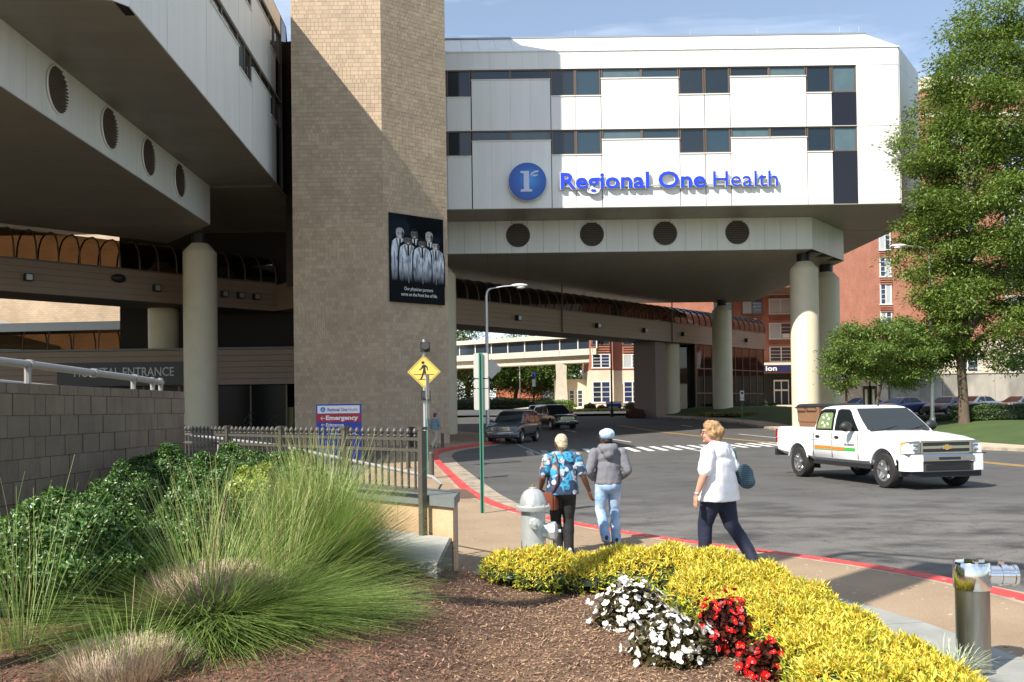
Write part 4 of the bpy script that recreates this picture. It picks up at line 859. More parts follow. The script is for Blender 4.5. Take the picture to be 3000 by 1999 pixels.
# sign backs on the green post
SB = mat('sign_back_aluminium', (.50, .49, .45), .5, metal=.3, var=.06); GREENP = mat('green_post', (.05, .19, .14), .55, var=.12)
gp = thing('sign_post', 'green channel post with three grey sign backs by the kerb', 'sign post', (-.53, 15.6, .13), R(-4))
ch = MB()
for x0, x1, y0, y1 in ((-.022, -.017, 0, .03), (.017, .022, 0, .03), (-.022, .022, .03, .036), (-.034, -.022, 0, .005), (.022, .034, 0, .005)): ch.bb((x0, y0, 0), (x1, y1, 2.74))
o = ch.build('post', GREENP, gp)
hm = MB().lathe([(.005, 0), (.005, .002)], 6, M=Matrix.Rotation(R(90), 4, 'X')).mesh('post_hole', BLACKP)
for k in range(55): obj('post_hole', hm, gp, (.0, .0285, .15+.047*k))
def rrect(w, h, r=.03, n=4):
    pts = []
    for cx, cy, a0 in ((w/2-r, h/2-r, 0), (-w/2+r, h/2-r, 90), (-w/2+r, -h/2+r, 180), (w/2-r, -h/2+r, 270)):
        pts += [(cx+r*math.cos(R(a0+90*i/n)), cy+r*math.sin(R(a0+90*i/n))) for i in range(n+1)]
    return pts
for zc, h in ((2.52, .43), (2.21, .155), (1.94, .36)): MB().extr(rrect(.25, h), Matrix.Translation((0, .045, zc)) @ Matrix.Rotation(R(90), 4, 'X'), .006).build('sign_back', SB, gp, fix=True)
# crossing sign with beacons
cs = thing('crossing_sign', 'yellow diamond pedestrian crossing sign with two dark beacons', 'road sign', (-2.88, 30, .13))
MB().tube([(0, .06, 0), (0, .06, 4.1)], .045, 8).build('post', ALU, cs, smooth=True)
YS = mat('sign_yellow', (.66, .48, .10), .45, var=.06); D = .545
dm = lambda s: [(0, -s), (s, 0), (0, s), (-s, 0)]
mt = lambda y: Matrix.Translation((0, y, 3.03)) @ Matrix.Rotation(R(90), 4, 'X')
MB().extr(dm(D), mt(0), .006).build('sign_plate', YS, cs, fix=True)
mb = MB(); a, b_ = dm(D-.035), dm(D-.055)
for i in range(4): j = (i+1) % 4; mb.add([(a[i][0], -.008, 3.03+a[i][1]), (a[j][0], -.008, 3.03+a[j][1]), (b_[j][0], -.008, 3.03+b_[j][1]), (b_[i][0], -.008, 3.03+b_[i][1])], [(0, 1, 2, 3)])
mb.build('sign_border', BLACKP, cs)
mb = MB(); yy = -.009
mb.add([(.055*math.cos(2*math.pi*i/14)-.03, yy, 3.33+.05*math.sin(2*math.pi*i/14)) for i in range(14)], [tuple(range(14))])
for poly in ([(-.05, 3.25), (.03, 3.27), (.12, 3.2), (.13, 3.08), (.10, 3.07), (.09, 3.16), (.05, 3.19), (.06, 3.02), (-.04, 3.02), (-.02, 3.16), (-.10, 3.1), (-.14, 3.07), (-.16, 3.1), (-.1, 3.15)], [(-.04, 3.03), (.02, 3.03), (-.03, 2.88), (-.08, 2.76), (-.13, 2.78), (-.08, 2.9)], [(0, 3.03), (.06, 3.03), (.09, 2.9), (.12, 2.76), (.07, 2.75), (.04, 2.9)]):
    mb.add([(x, yy, z) for x, z in poly], [tuple(range(len(poly)))])
for z, w in ((2.94, .34), (2.78, .20)): mb.add([(-w, yy, z-.01), (w, yy, z-.01), (w, yy, z+.01), (-w, yy, z+.01)], [(0, 1, 2, 3)])
mb.build('walking_figure', BLACKP, cs)
for z in (3.84, 2.25):
    MB().bb((-.1, -.12, z-.16), (.2, .1, z+.16)).build('beacon_housing', BLACKP, cs); MB().lathe([(.12, 0), (.125, .16)], 16, M=Matrix.Translation((.08, -.12, z)) @ Matrix.Rotation(R(80), 4, 'X')).build('beacon_visor', BLACKP, cs)
    MB().lathe([(.1, 0), (.1, .02)], 16, M=Matrix.Translation((.08, -.125, z)) @ Matrix.Rotation(R(90), 4, 'X')).build('beacon_lens', mat('beacon_red_lens', (.11, .03, .012), .25), cs)
es = thing('edge_sign_post', 'pale sign on a green post turned edge-on behind the fence post', 'sign post', (-2.22, 24, .13), R(84))
MB().bb((-.02, 0, 0), (.02, .03, 2.7)).build('post', GREENP, es); MB().bb((-.22, -.012, 2.05), (.22, -.002, 2.7)).build('sign_plate', SB, es); MB().bb((-.22, -.012, 1.55), (.22, -.002, 1.95)).build('sign_plate', SB, es)
npk = thing('no_parking_sign', 'small white parking sign on a green post beyond the road', 'road sign', (18.25, 72.5, .5)); MB().bb((-.03, 0, 0), (.03, .04, 2.6)).build('post', GREENP, npk); MB().bb((-.16, -.02, 2.05), (.16, -.005, 2.6)).build('sign_plate', WHITEP, npk); pbb('sign_plate', WHITEP, (-.16, -.02, 1.82), (.16, -.005, 2.0), npk)
MB().lathe([(.11, 0), (.11, .003)], 16, M=Matrix.Translation((0, -.022, 2.42)) @ Matrix.Rotation(R(90), 4, 'X')).build('symbol', mat('symbol_dark', (.03, .03, .03), .5), npk)
wf = thing('wayfinding_post', 'brown post carrying small blue and white signs under the small tree', 'sign post', (21.75, 55.5, .6)); MB().bb((-.05, 0, 0), (.05, .06, 4.6)).build('post', mat('brown_post', (.09, .06, .05), .6), wf)
for x in (-.32, .12): pbb('white_strip', WHITEP, (x, -.03, .3), (x+.14, 0, 2.2), wf)
pbb('post_cabinet', MATS['brown_post'], (-.42, .0, .3), (.42, .1, 2.4), wf); pbb('small_sign', BLUE, (-.14, -.03, 4.2), (.16, -.005, 4.5), wf); pbb('small_sign', WHITEP, (-.2, -.03, 3.55), (.2, -.005, 3.95), wf); pbb('small_sign', WHITEP, (-.3, -.03, 2.75), (.02, -.005, 3.05), wf)
ms_ = thing('monument_sign', 'low blue and white sign in the yellow planting across the road', 'sign', (11.6, 104.4, 1.3)); MB().bb((-.85, -.1, .1), (.85, .1, 1.05)).build('sign_body', mat('directory_blue'), ms_); pbb('sign_header', WHITEP, (-.9, -.12, 1.05), (.9, .12, 1.3), ms_)
for z in (.4, .62): pbb('text_line', WHITEP, (-.6, -.11, z), (.45, -.101, z+.08), ms_)
s2 = thing('far_street_sign', 'tiny blue street sign on a dark post beside the street tree', 'sign', (2.6, 108, 1.9)); MB().bb((-.06, 0, 0), (.06, .1, 4.2)).build('post', DARKM, s2); pbb('small_sign', BLUE, (-.2, -.03, 3.75), (.2, -.005, 4.2), s2); pbb('small_sign', WHITEP, (-.2, -.03, 2.6), (.2, -.005, 3.5), s2)
dsg = thing('back_of_sign', 'grey diamond sign back fixed beside the kerb lamp post', 'road sign', (-1.12, 50.8, 3.6)); MB().extr(dm(.56), Matrix.Translation((0, 0, .55)) @ Matrix.Rotation(R(90), 4, 'X'), .01).build('sign_plate', SB, dsg, fix=True); pbb('clamp', ALU, (-.2, .01, .5), (0, .04, .6), dsg)
def bollard(label, x, y, h=.68):
    t = thing('bollard', label, 'bollard', (x, y, .13)); MB().lathe([(.095, 0), (.095, .03), (.07, .035), (.07, h-.07), (.078, h-.065), (.078, h-.04), (.07, h-.035), (.06, h)], 16).build('shaft', IRON, t, smooth=True, ang=30)
bollard('dark metal bollard on the sunlit tan pavement by the fence end', -2.12, 23.8); bollard('dark metal bollard beside the tower corner near the walking man', -3.3, 43.0); bollard('dark bollard in shade on the driveway behind the fence pickets', -3.2, 28)
tb = thing('litter_bin', 'black litter bin against the foot of the brick tower', 'litter bin', (-4.85, 44, .13)); MB().lathe([(.24, 0), (.27, .75), (.29, .76), (.29, .82), (.2, .97)], 20).build('bin_body', DARKM, tb, smooth=True, ang=30); MB().lathe([(.3, .70), (.3, .76)], 20).build('bin_rim', BLACKP, tb)
# hydrant
HY = mat('silver_hydrant_paint', (.48, .50, .49), .42, metal=.45, var=.10, vscale=14, bump=.1, bscale=60)
hy = thing('fire_hydrant', 'silver fire hydrant with ribbed bonnet behind the yellow shrubs', 'hydrant', (.22, 10.3, .13), R(-15))
MB().lathe([(.19, 0), (.19, .04), (.15, .05), (.15, .12), (.19, .13), (.19, .17), (.14, .18), (.135, .61), (.15, .63)], 28).build('barrel', HY, hy, smooth=True, ang=35)
bm8 = MB().lathe([(.014, .0), (.014, .014)], 6).mesh('bolt', HY)
for k in range(8): obj('bolt', bm8, hy, (.173*math.cos(k*math.pi/4+.2), .173*math.sin(k*math.pi/4+.2), .686)); obj('bolt', bm8, hy, (.173*math.cos(k*math.pi/4), .173*math.sin(k*math.pi/4), .169))
MB().lathe([(.15, .625), (.19, .63), (.195, .645), (.195, .675), (.185, .685), (.15, .69)], 32).build('flange', HY, hy, smooth=True, ang=35)
dome = MB(); nk = 48
prof = [(.15, .68), (.148, .735), (.13, .795), (.1, .84), (.06, .865), (.045, .87), (.045, .885), (.03, .89)]
for r_, z in prof: dome.v += [((r_*(1-.035*(k % 4 == 0)))*math.cos(2*math.pi*k/nk), (r_*(1-.035*(k % 4 == 0)))*math.sin(2*math.pi*k/nk), z) for k in range(nk)]
for i in range(len(prof)-1):
    for k in range(nk): dome.f.append((i*nk+k, i*nk+(k+1) % nk, (i+1)*nk+(k+1) % nk, (i+1)*nk+k)); dome.m.append(0)
bon = dome.build('bonnet', HY, hy, smooth=True, ang=60)
MB().lathe([(.022, .885), (.02, .92), (.0, .925)], 6).build('operating_nut', mat('brass', (.4, .3, .12), .4, metal=.8), bon)
def nozzle(a, z, r, l, name):
    M_ = Matrix.Translation((0, 0, z)) @ Matrix.Rotation(a, 4, 'Z') @ Matrix.Rotation(R(90), 4, 'Y')
    o = MB().lathe([(r, .08), (r, l-.06), (r*1.15, l-.055), (r*1.15, l-.03)], 20, M=M_).build(name, HY, hy, smooth=True, ang=35)
    MB().lathe([(r*1.22, l-.03), (r*1.22, l+.025), (r*1.0, l+.035), (r*.25, l+.04), (r*.22, l+.085)], 8, M=M_).build('nozzle_cap', HY, o)
nozzle(R(2), .40, .085, .23, 'pumper_nozzle'); nozzle(R(-72), .50, .055, .2, 'hose_nozzle'); nozzle(R(108), .50, .055, .2, 'hose_nozzle')
# fire department connection
SS = mat('stainless_steel', (.30, .30, .285), .36, metal=1, var=.18, vscale=5, stretch=(6, 6, .6), bump=.06, bscale=8)
fc = thing('fire_connection', 'polished steel standpipe connection post at the lower right corner', 'standpipe', (3.02, 6.05, .13))
MB().lathe([(.13, 0), (.13, .015), (.105, .02), (.105, .55)], 36).build('post', SS, fc, smooth=True, ang=30)
hd = MB().lathe([(.113, .545), (.116, .56), (.116, .70), (.106, .722), (.0, .726)], 36).build('head', CHROME, fc, smooth=True, ang=35)
MB().lathe([(.062, .06), (.062, .17), (.072, .175), (.072, .215), (.064, .22), (.064, .25), (.07, .255), (.07, .275), (.05, .277), (.05, .24)], 24, M=Matrix.Translation((0, 0, .635)) @ Matrix.Rotation(R(-6), 4, 'Z') @ Matrix.Rotation(R(90), 4, 'Y')).build('outlet', CHROME, fc, smooth=True, ang=35)
for a in (20, 140, 260): pbox('lug', CHROME, (.075*math.cos(R(a)), .075*math.sin(R(a)), .73), (.05, .022, .016), fc, rz=R(a))
for a in (0, 120, 240): pbox('outlet_lug', CHROME, (.195, .078*math.sin(R(a)), .635+.078*math.cos(R(a))), (.03, .02, .02), fc)
# ================================================================== planting
import numpy as np
def npmesh(name, V, F, mats, midx=None, smooth=False):
    """V (n,3) float, F (m,k) int with one face size"""
    me = bpy.data.meshes.new(name); V = np.asarray(V, np.float32); F = np.asarray(F, np.int32); m, k = F.shape
    me.vertices.add(len(V)); me.vertices.foreach_set('co', V.ravel()); me.loops.add(m*k); me.loops.foreach_set('vertex_index', F.ravel())
    me.polygons.add(m); me.polygons.foreach_set('loop_start', np.arange(0, m*k, k, dtype=np.int32)); me.polygons.foreach_set('loop_total', np.full(m, k, np.int32))
    for q in (mats if isinstance(mats, (list, tuple)) else [mats]): me.materials.append(q)
    if midx is not None: me.polygons.foreach_set('material_index', np.asarray(midx, np.int32))
    if smooth: me.polygons.foreach_set('use_smooth', np.ones(m, bool))
    me.update(calc_edges=True); return me
def unit(a): return a/np.maximum(1e-9, np.linalg.norm(a, axis=-1, keepdims=True))
def leaves(pos, d, nrm, ln, wd, fold=.25):
    """pointed folded leaf, two triangles each: pos base, d direction, nrm normal"""
    n = len(pos); d = unit(d); s = unit(np.cross(d, nrm)); u = np.cross(s, d); ln = np.broadcast_to(np.asarray(ln, float), (n,))[:, None]; wd = np.broadcast_to(np.asarray(wd, float), (n,))[:, None]
    mid = pos+d*ln*.45+u*wd*fold
    V = np.empty((n, 4, 3)); V[:, 0] = pos; V[:, 1] = mid+s*wd*.5; V[:, 2] = pos+d*ln; V[:, 3] = mid-s*wd*.5
    b = np.arange(n)[:, None]*4; F = np.concatenate([b+[0, 1, 2], b+[0, 2, 3]], 1).reshape(-1, 3)
    return V.reshape(-1, 3), F
def cat(parts):
    Vs, Fs, o = [], [], 0
    for V, F in parts: Vs.append(V); Fs.append(F+o); o += len(V)
    return np.concatenate(Vs), np.concatenate(Fs)
rs = np.random.RandomState(4)
def rdir(n): return unit(rs.normal(size=(n, 3)))
# ------------------------------------------------ trees
BARK = mat('grey_brown_bark', (.095, .07, .05), .95, var=.25, vscale=6, bump=.6, bscale=12, bdist=.03, stretch=(1, 1, .25))
OAK = mat('oak_leaf', (.155, .23, .044), .42, isl=.55, hue=.03, trans=.42, spec=.5)
SMALLLEAF = mat('small_tree_leaf', (.14, .22, .045), .42, isl=.4, hue=.025, trans=.35, spec=.5)
FARLEAF = mat('far_tree_leaf', (.10, .16, .035), .55, isl=.4, hue=.025, trans=.35)
def limb(mb, a, b, r0, r1, bend=.12, n=5):
    a, b = Vector(a), Vector(b); off = Vector((random.uniform(-1, 1), random.uniform(-1, 1), random.uniform(0, 1)))*(b-a).length*bend
    pts = [a.lerp(b, t)+off*math.sin(math.pi*t) for t in [i/n for i in range(n+1)]]; mb.tube(pts, [r0+(r1-r0)*i/n for i in range(n+1)], 7, False); return pts
def tree(name, label, base, trunk_r, fork, prof, axis, nclump, nleaf, leafsz, lm, csz=.55, xmax=99, seed=1, group=None, lean=(0, 0), shell=.45, nlimb=14, trunks=None):
    """prof [(z, radius)] crown envelope around axis(x,y), z absolute"""
    global rs; rs = np.random.RandomState(seed); random.seed(seed)
    t = thing(name, label, 'tree', base, 0, group); bx, by, bz_ = base
    z0, z1 = prof[0][0], prof[-1][0]
    cs = []
    zs = np.linspace(z0, z1, 200); wt = np.array([interp(prof, z)**2 for z in zs]); wt = np.maximum(wt, .05*wt.max()); wt /= wt.sum()
    while len(cs) < nclump:
        z = zs[rs.choice(200, p=wt)]+rs.uniform(-.1, .1); a = rs.uniform(0, 2*math.pi); rr = interp(prof, z)*(1+.22*math.sin(3*a+z*.9+seed)+.12*math.sin(7*a-z*1.7)); q = rs.uniform(shell, 1)**.6
        x, y = axis[0]+math.cos(a)*rr*q, axis[1]+math.sin(a)*rr*q
        if x < xmax: cs.append((x, y, z))
    cs = np.array(cs)
    tm = MB(); top = Vector((axis[0], axis[1], z0+(z1-z0)*.8)); fk = Vector((bx+lean[0], by+lean[1], fork))
    tm.tube([(bx, by, bz_-.15), (bx, by, bz_+.1), (bx+lean[0]*.3, by+lean[1]*.3, bz_+(fork-bz_)*.5), tuple(fk)], [trunk_r*1.5, trunk_r*1.1, trunk_r*.95, trunk_r*.85], 10, False)
    main = limb(tm, fk, top, trunk_r*.75, trunk_r*.12, .05, 8)
    for k in range(nlimb):
        c = Vector(cs[rs.randint(len(cs))]); s = min(7, max(0, int((c.z-fork)/(top.z-fork+.01)*5))); st = main[s] if k > 2 else fk
        p = limb(tm, st, c, trunk_r*(.45 if k > 2 else .6), trunk_r*.06, .10)
        for _ in range(3): c2 = Vector(cs[rs.randint(len(cs))]); (limb(tm, p[3], p[3].lerp(c2, .5), trunk_r*.16, trunk_r*.04, .1, 3) if (c2-p[3]).length < 5 else None)
    tm.build('trunk', BARK, t, smooth=True, world=True)
    n = nclump*nleaf; ci = np.repeat(np.arange(nclump), nleaf); off = rs.normal(size=(n, 3))*np.array([csz, csz, csz*.5]); pos = cs[ci]+off
    d = unit(off*np.array([1, 1, .4])+rdir(n)*.6+np.array([0, 0, -.15])); nr = unit(rdir(n)*.7+np.array([0, 0, 1.0]))
    V, F = leaves(pos, d, nr, rs.uniform(.7, 1.25, n)*leafsz[0], rs.uniform(.8, 1.2, n)*leafsz[1])
    V = V-np.array(base); o = obj('crown', npmesh('crown', V, F, lm), t); tag(o, kind='stuff'); return t
tree('oak_tree', 'large willow oak with dense crown filling the right edge', (25.7, 52, lawn_z(25.7, 52)), .27, 4.6, [(3.6, 1.6), (4.6, 3.2), (6.5, 3.9), (10, 4.0), (14, 4.3), (17.0, 4.2), (20.5, 3.4), (23.2, 2.3), (25.8, .5)], (27.7, 52.5), 640, 210, (.25, .09), OAK, .44, 31.5, 3, lean=(-.15, 0))
tree('small_tree', 'slim young tree with airy crown beside the cream columns', (19.75, 54, lawn_z(19.75, 54)), .075, 3.0, [(2.7, .5), (3.4, 1.5), (4.6, 1.9), (6.2, 1.4), (7.1, .3)], (19.9, 54), 75, 150, (.19, .075), SMALLLEAF, .27, seed=8, nlimb=9, shell=.02)
tree('small_tree', 'spreading young tree in front of the lamp post and parked cars', (20.9, 53.0, lawn_z(20.9, 53)), .09, 2.9, [(2.9, .8), (3.6, 2.6), (4.8, 3.3), (6.2, 2.4), (7.0, .5)], (22.7, 53.4), 190, 170, (.19, .075), SMALLLEAF, .29, seed=9, nlimb=14, shell=.02, lean=(.5, 0))
tree('street_tree', 'street tree with forked trunk in front of the orange brick wall', (.4, 135, 2.2), .34, 4.4, [(4.4, 2.8), (6.4, 5.6), (9, 5.6), (11.6, 4), (13.2, 1)], (2.0, 135), 170, 150, (.5, .22), FARLEAF, .75, seed=12, nlimb=12, shell=.3, lean=(.2, 0))
tree('far_tree', 'tall green tree behind the flat skyway near the tower edge', (-6.5, 136, 2.2), .35, 5, [(3, 3), (7, 5.5), (11, 5.2), (14.5, 3.2), (16, 1)], (-6.5, 136), 150, 80, (.5, .24), FARLEAF, .9, seed=14, shell=.3)
tree('far_tree', 'dark green tree above the flat skyway roof beside the lamp', (-14, 140, 2.2), .35, 5, [(3, 3), (8, 6), (12, 5.5), (16, 3.2), (18, 1)], (-14, 140), 130, 80, (.55, .26), FARLEAF, .9, seed=15, shell=.3)
tree('far_tree', 'green tree behind the skyway support post', (9.5, 132, 2.2), .3, 4.5, [(3, 2.5), (6, 4.6), (9, 4.2), (12, 2)], (9.5, 132), 100, 80, (.5, .24), FARLEAF, .8, seed=16, shell=.3)
# ------------------------------------------------ shrubs and hedges
HOLLY = mat('holly_leaf', (.075, .15, .032), .36, isl=.55, hue=.025, spec=.5, trans=.18)
HOLLYY = mat('holly_new_leaf', (.30, .38, .05), .36, isl=.4, hue=.02, spec=.55, trans=.2)
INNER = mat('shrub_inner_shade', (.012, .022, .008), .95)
def shrub(name, label, c, r, n, sz, lm, group=None, box=0, inner=INNER, lay=.16, catg='shrub', twig=True):
    """rounded clipped bush: base centre c, radii r (x,y,height)"""
    t = thing(name, label, catg, c, 0, group)
    nn = unit(rs.normal(size=(n, 3))); nn[:, 2] = np.abs(nn[:, 2])*1.0-.25; nn = unit(nn)
    p = np.sign(nn)*np.abs(nn)**(1-box*.55); k = 1+.07*np.sin(nn[:, 0]*9+c[0]*3)+.06*np.sin(nn[:, 1]*11+c[1])+.05*np.sin(nn[:, 2]*13); dep = 1-lay*rs.power(2, n)[::-1]*rs.uniform(0, 1, n)
    pos = p*k[:, None]*dep[:, None]*np.array([r[0], r[1], r[2]*.62]); pos[:, 2] += r[2]*.38; keep = pos[:, 2] > .0; pos = pos[keep]; nn = nn[keep]; m = len(pos)
    d = unit(nn*.35+rdir(m)*.9+np.array([0, 0, .25])); nr = unit(nn+rdir(m)*.5); V, F = leaves(pos-d*sz[0]*.4, d, nr, rs.uniform(.7, 1.2, m)*sz[0], rs.uniform(.8, 1.2, m)*sz[1], .3)
    o = obj('foliage', npmesh('foliage', V, F, lm), t); tag(o, kind='stuff')
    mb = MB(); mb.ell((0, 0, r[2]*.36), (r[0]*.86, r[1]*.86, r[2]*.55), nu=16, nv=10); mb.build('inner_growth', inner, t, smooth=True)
    return t
def bz(x, y): return .27+.30*sstep(.3, -1.1, x)+.05*sstep(-1.5, -3.5, x)
HG = 'clipped holly bushes in the bed'
for lab, px, py, r, m in (('holly bush at the far end of the bed against the fence', -3.25, 10.7, (.62, .5, .80), HOLLY), ('dark holly bush right beside the tall ornamental grass and fence', -2.45, 10.0, (.60, .52, .78), HOLLY), ('holly bush next to the foot of the block wall', -3.85, 10.2, (.62, .55, .80), HOLLY),
    ('bright yellow green holly bush in the middle of the bed', -2.45, 8.75, (.46, .42, .70), HOLLYY), ('small holly bush close to the block wall, left of middle', -3.45, 8.1, (.42, .42, .72), HOLLY), ('holly bush just left of the yellow green one', -2.62, 7.6, (.48, .45, .66), HOLLY),
    ('large dark holly bush at the left edge of the picture', -2.98, 6.1, (.74, .66, .68), HOLLY), ('low holly bush between the edge bush and the grass', -2.45, 6.75, (.42, .4, .50), HOLLY), ('holly bush half hidden behind the middle bushes', -3.05, 9.2, (.5, .5, .76), HOLLY)):
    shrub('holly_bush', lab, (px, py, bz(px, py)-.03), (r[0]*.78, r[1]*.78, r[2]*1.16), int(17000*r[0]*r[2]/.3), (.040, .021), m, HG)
HEDGE = mat('hedge_leaf', (.05, .095, .02), .4, isl=.4, hue=.02, trans=.15); YHED = mat('yellow_planting', (.38, .40, .04), .5, isl=.3, hue=.02, trans=.2)
shrub('hedge', 'dark clipped hedge on the lawn at the right edge', (28.6, 53.0, lawn_z(28.6, 53)-.05), (2.9, .9, 1.0), 9000, (.10, .05), HEDGE, box=.8, catg='hedge')
shrub('hedge', 'low dark hedge around the foot of the big oak', (24.2, 55.5, lawn_z(24.2, 55)-.05), (3.2, .6, .7), 5000, (.10, .05), HEDGE, box=.8, catg='hedge')
shrub('hedge', 'long low hedge under the glass stair lobby', (21.5, 92.5, 1.0), (5.5, .9, 1.2), 5000, (.16, .08), HEDGE, box=.8, catg='hedge')
shrub('hedge', 'bright clipped hedge beyond the black car', (5.2, 108.6, 1.35), (2.4, .9, 1.6), 3000, (.16, .09), mat('bright_hedge_leaf', (.13, .22, .03), .5, isl=.35, trans=.2), box=.6, catg='hedge')
shrub('hedge', 'long far hedge along the pavement left of the street tree', (-6, 112, 2.0), (11, .8, 1.3), 5000, (.22, .11), HEDGE, box=.9, catg='hedge')
shrub('yellow_border', 'yellow green border planting below the blue monument sign', (9.6, 103, 1.25), (3.8, .7, .55), 4000, (.14, .07), YHED, box=.7, catg='planting')
for lab, x, w in (('round brown bush beside the monument sign, left one', 8.0, .75), ('round brown bush just left of the monument sign', 9.2, .6), ('round brown bush right of the monument sign', 12.2, .8)): shrub('round_bush', lab, (x*1.12, 105.2, 1.25), (w, w, w*1.6), 1500, (.16, .08), mat('brown_bush_leaf', (.10, .085, .03), .6, isl=.4), 'round bushes by the stone based block')
shrub('red_border', 'dark red shrub at the foot of the brick pier', (11.4, 84.5, .75), (.9, .7, 1.0), 2500, (.16, .08), mat('red_shrub_leaf', (.13, .04, .03), .5, isl=.5))
shrub('flower_strip', 'low strip of yellow and red flowers on the shaded lawn', (18.6, 80.0, 1.0), (2.6, .5, .35), 2500, (.12, .07), mat('strip_leaf', (.22, .16, .04), .6, isl=.5, hue=.06), box=.7, catg='planting')
# ------------------------------------------------ foreground bed
BP = [(-4.5, -2), (-4.5, 13.0), (-.95, 9.55), (-.66, 9.15), (-.66, 8.5), (-.1, 8.9), (.5, 9.05), (1.2, 9.0), (1.75, 8.75), (2.15, 8.0), (2.42, 7.2), (2.52, 6.2), (2.58, 5), (2.65, 3), (2.65, -2)]
def inside(x, y, P_=BP):
    c = False; n = len(P_)
    for i in range(n):
        x0, y0 = P_[i-1]; x1, y1 = P_[i]
        if (y0 > y) != (y1 > y) and x < (x1-x0)*(y-y0)/(y1-y0)+x0: c = not c
    return c
def edge_d(x, y):
    m = 9
    for i in range(4, len(BP)-1):
        a, b = Vector(BP[i]), Vector(BP[i+1]); p = Vector((x, y)); t = max(0, min(1, (p-a).dot(b-a)/(b-a).length_squared)); m = min(m, (a+(b-a)*t-p).length)
    return m
def bed_z(x, y): return .12+(bz(x, y)-.12)*sstep(0, .3, edge_d(x, y))+.025*mnoise.noise((x*2.2, y*2.2, 0))+.012*mnoise.noise((x*7, y*7, 3))
xs = [-4.5+7.15*i/85 for i in range(86)]; yb = [-2+15*j/150 for j in range(151)]
mb = MB(); idx = {}
for j, y in enumerate(yb):
    for i, x in enumerate(xs):
        if inside(x, y) or any(inside(x+a, y+b) for a, b in ((.09, 0), (-.09, 0), (0, .1), (0, -.1))): idx[i, j] = len(mb.v); mb.v.append((x, y, bed_z(x, y) if inside(x, y) else .12))
for j in range(150):
    for i in range(85):
        k = [(i, j), (i+1, j), (i+1, j+1), (i, j+1)]
        if all(q in idx for q in k): mb.f.append(tuple(idx[q] for q in k)); mb.m.append(0)
struct('mulch_bed', mb, mat('mulch_soil', (.10, .055, .032), .95, var=.35, vscale=25, vdet=6, col2=(.15, .09, .05), c2scale=2, bump=.8, bscale=60, bdist=.02), smooth=True)
CH = [mat('mulch_chip_tan', (.30, .19, .115), .9, isl=.55, hue=.015), mat('mulch_chip_red', (.17, .078, .048), .85, isl=.55, hue=.012)]
n = 64000; cx = rs.uniform(-3.2, 1.9, n); cy = rs.uniform(4.3, 8.9, n); ok = np.array([inside(a, b) for a, b in zip(cx, cy)]); cx, cy = cx[ok], cy[ok]; n = len(cx)
cz = np.array([bed_z(a, b) for a, b in zip(cx, cy)])+rs.uniform(.0, .014, n); d = rdir(n)*np.array([1, 1, .35]); nr = unit(rdir(n)*.5+np.array([0, 0, 1]))
V, F = leaves(np.stack([cx, cy, cz], 1), d, nr, rs.uniform(.012, .05, n), rs.uniform(.004, .012, n), .1)
mi = np.repeat((rs.uniform(-.45, .45, n)+cx*.9 < -.25).astype(int), 2); tag(obj('mulch_chips', npmesh('mulch_chips', V, F, CH, mi)), 'brown and reddish bark chips covering the flower bed', 'mulch', kind='stuff')
# yellow ground cover: heaped mounds of narrow leaves
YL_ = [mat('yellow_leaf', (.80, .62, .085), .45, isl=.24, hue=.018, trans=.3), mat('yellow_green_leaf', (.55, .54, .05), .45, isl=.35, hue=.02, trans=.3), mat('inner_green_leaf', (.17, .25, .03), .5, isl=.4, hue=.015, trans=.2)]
MOUND = [(-.02, 8.3, .30, .34, .30), (.26, 8.35, .40, .40, .38), (.62, 8.3, .40, .36, .30), (1.02, 8.42, .45, .42, .38), (1.45, 8.3, .48, .46, .40), (1.78, 7.95, .45, .5, .40), (1.62, 7.35, .42, .5, .36), (2.0, 7.35, .42, .5, .36), (1.72, 6.75, .38, .45, .30), (2.1, 6.7, .4, .5, .34), (1.9, 6.15, .42, .5, .32), (2.22, 6.0, .36, .5, .30), (1.95, 5.5, .42, .5, .30), (2.24, 5.3, .36, .5, .28), (1.85, 4.9, .42, .5, .28), (2.2, 4.7, .4, .5, .28), (1.9, 4.3, .5, .5, .26)]
def yz(x, y):
    h = 0
    for a, b, rx_, ry_, hh in MOUND:
        q = 1-((x-a)/rx_)**2-((y-b)/ry_)**2
        if q > 0: h = max(h, hh*q**.45)
    return h*(1+.16*mnoise.noise((x*4, y*4, 1)))
tips = []; under = []
while len(tips) < 10500:
    x, y = rs.uniform(-.5, 2.65), rs.uniform(4.1, 8.8); h = yz(x, y)
    if h > .05 and rs.uniform() < .35+.65*(1 if h > .1 else .6): tips.append((x, y, bed_z(x, y)+h-rs.uniform(0, .05)))
tips = np.array(tips); k = 9; n = len(tips)*k; base = np.repeat(tips, k, 0)
e = .01; gx = np.array([(yz(a+e, b)-yz(a-e, b))/(2*e) for a, b, _ in tips]); gy = np.array([(yz(a, b+e)-yz(a, b-e))/(2*e) for a, b, _ in tips])
up_ = unit(np.stack([-gx*.6, -gy*.6, np.ones(len(tips))], 1)); upn = np.repeat(up_, k, 0)
d = unit(upn*rs.uniform(.1, 1.1, (n, 1))+rdir(n)*.9); V1 = leaves(base-upn*rs.uniform(0, .05, (n, 1)), d, unit(upn+rdir(n)*.4), rs.uniform(.028, .066, n), rs.uniform(.008, .0135, n), .35)
lowf = np.repeat(np.array([1 if (yz(a, b) < .17) else 0 for a, b, _ in tips]), k); u = rs.uniform(size=n); m1 = np.where(u < .56-.42*lowf, 0, np.where(u < .90-.3*lowf, 1, 2))
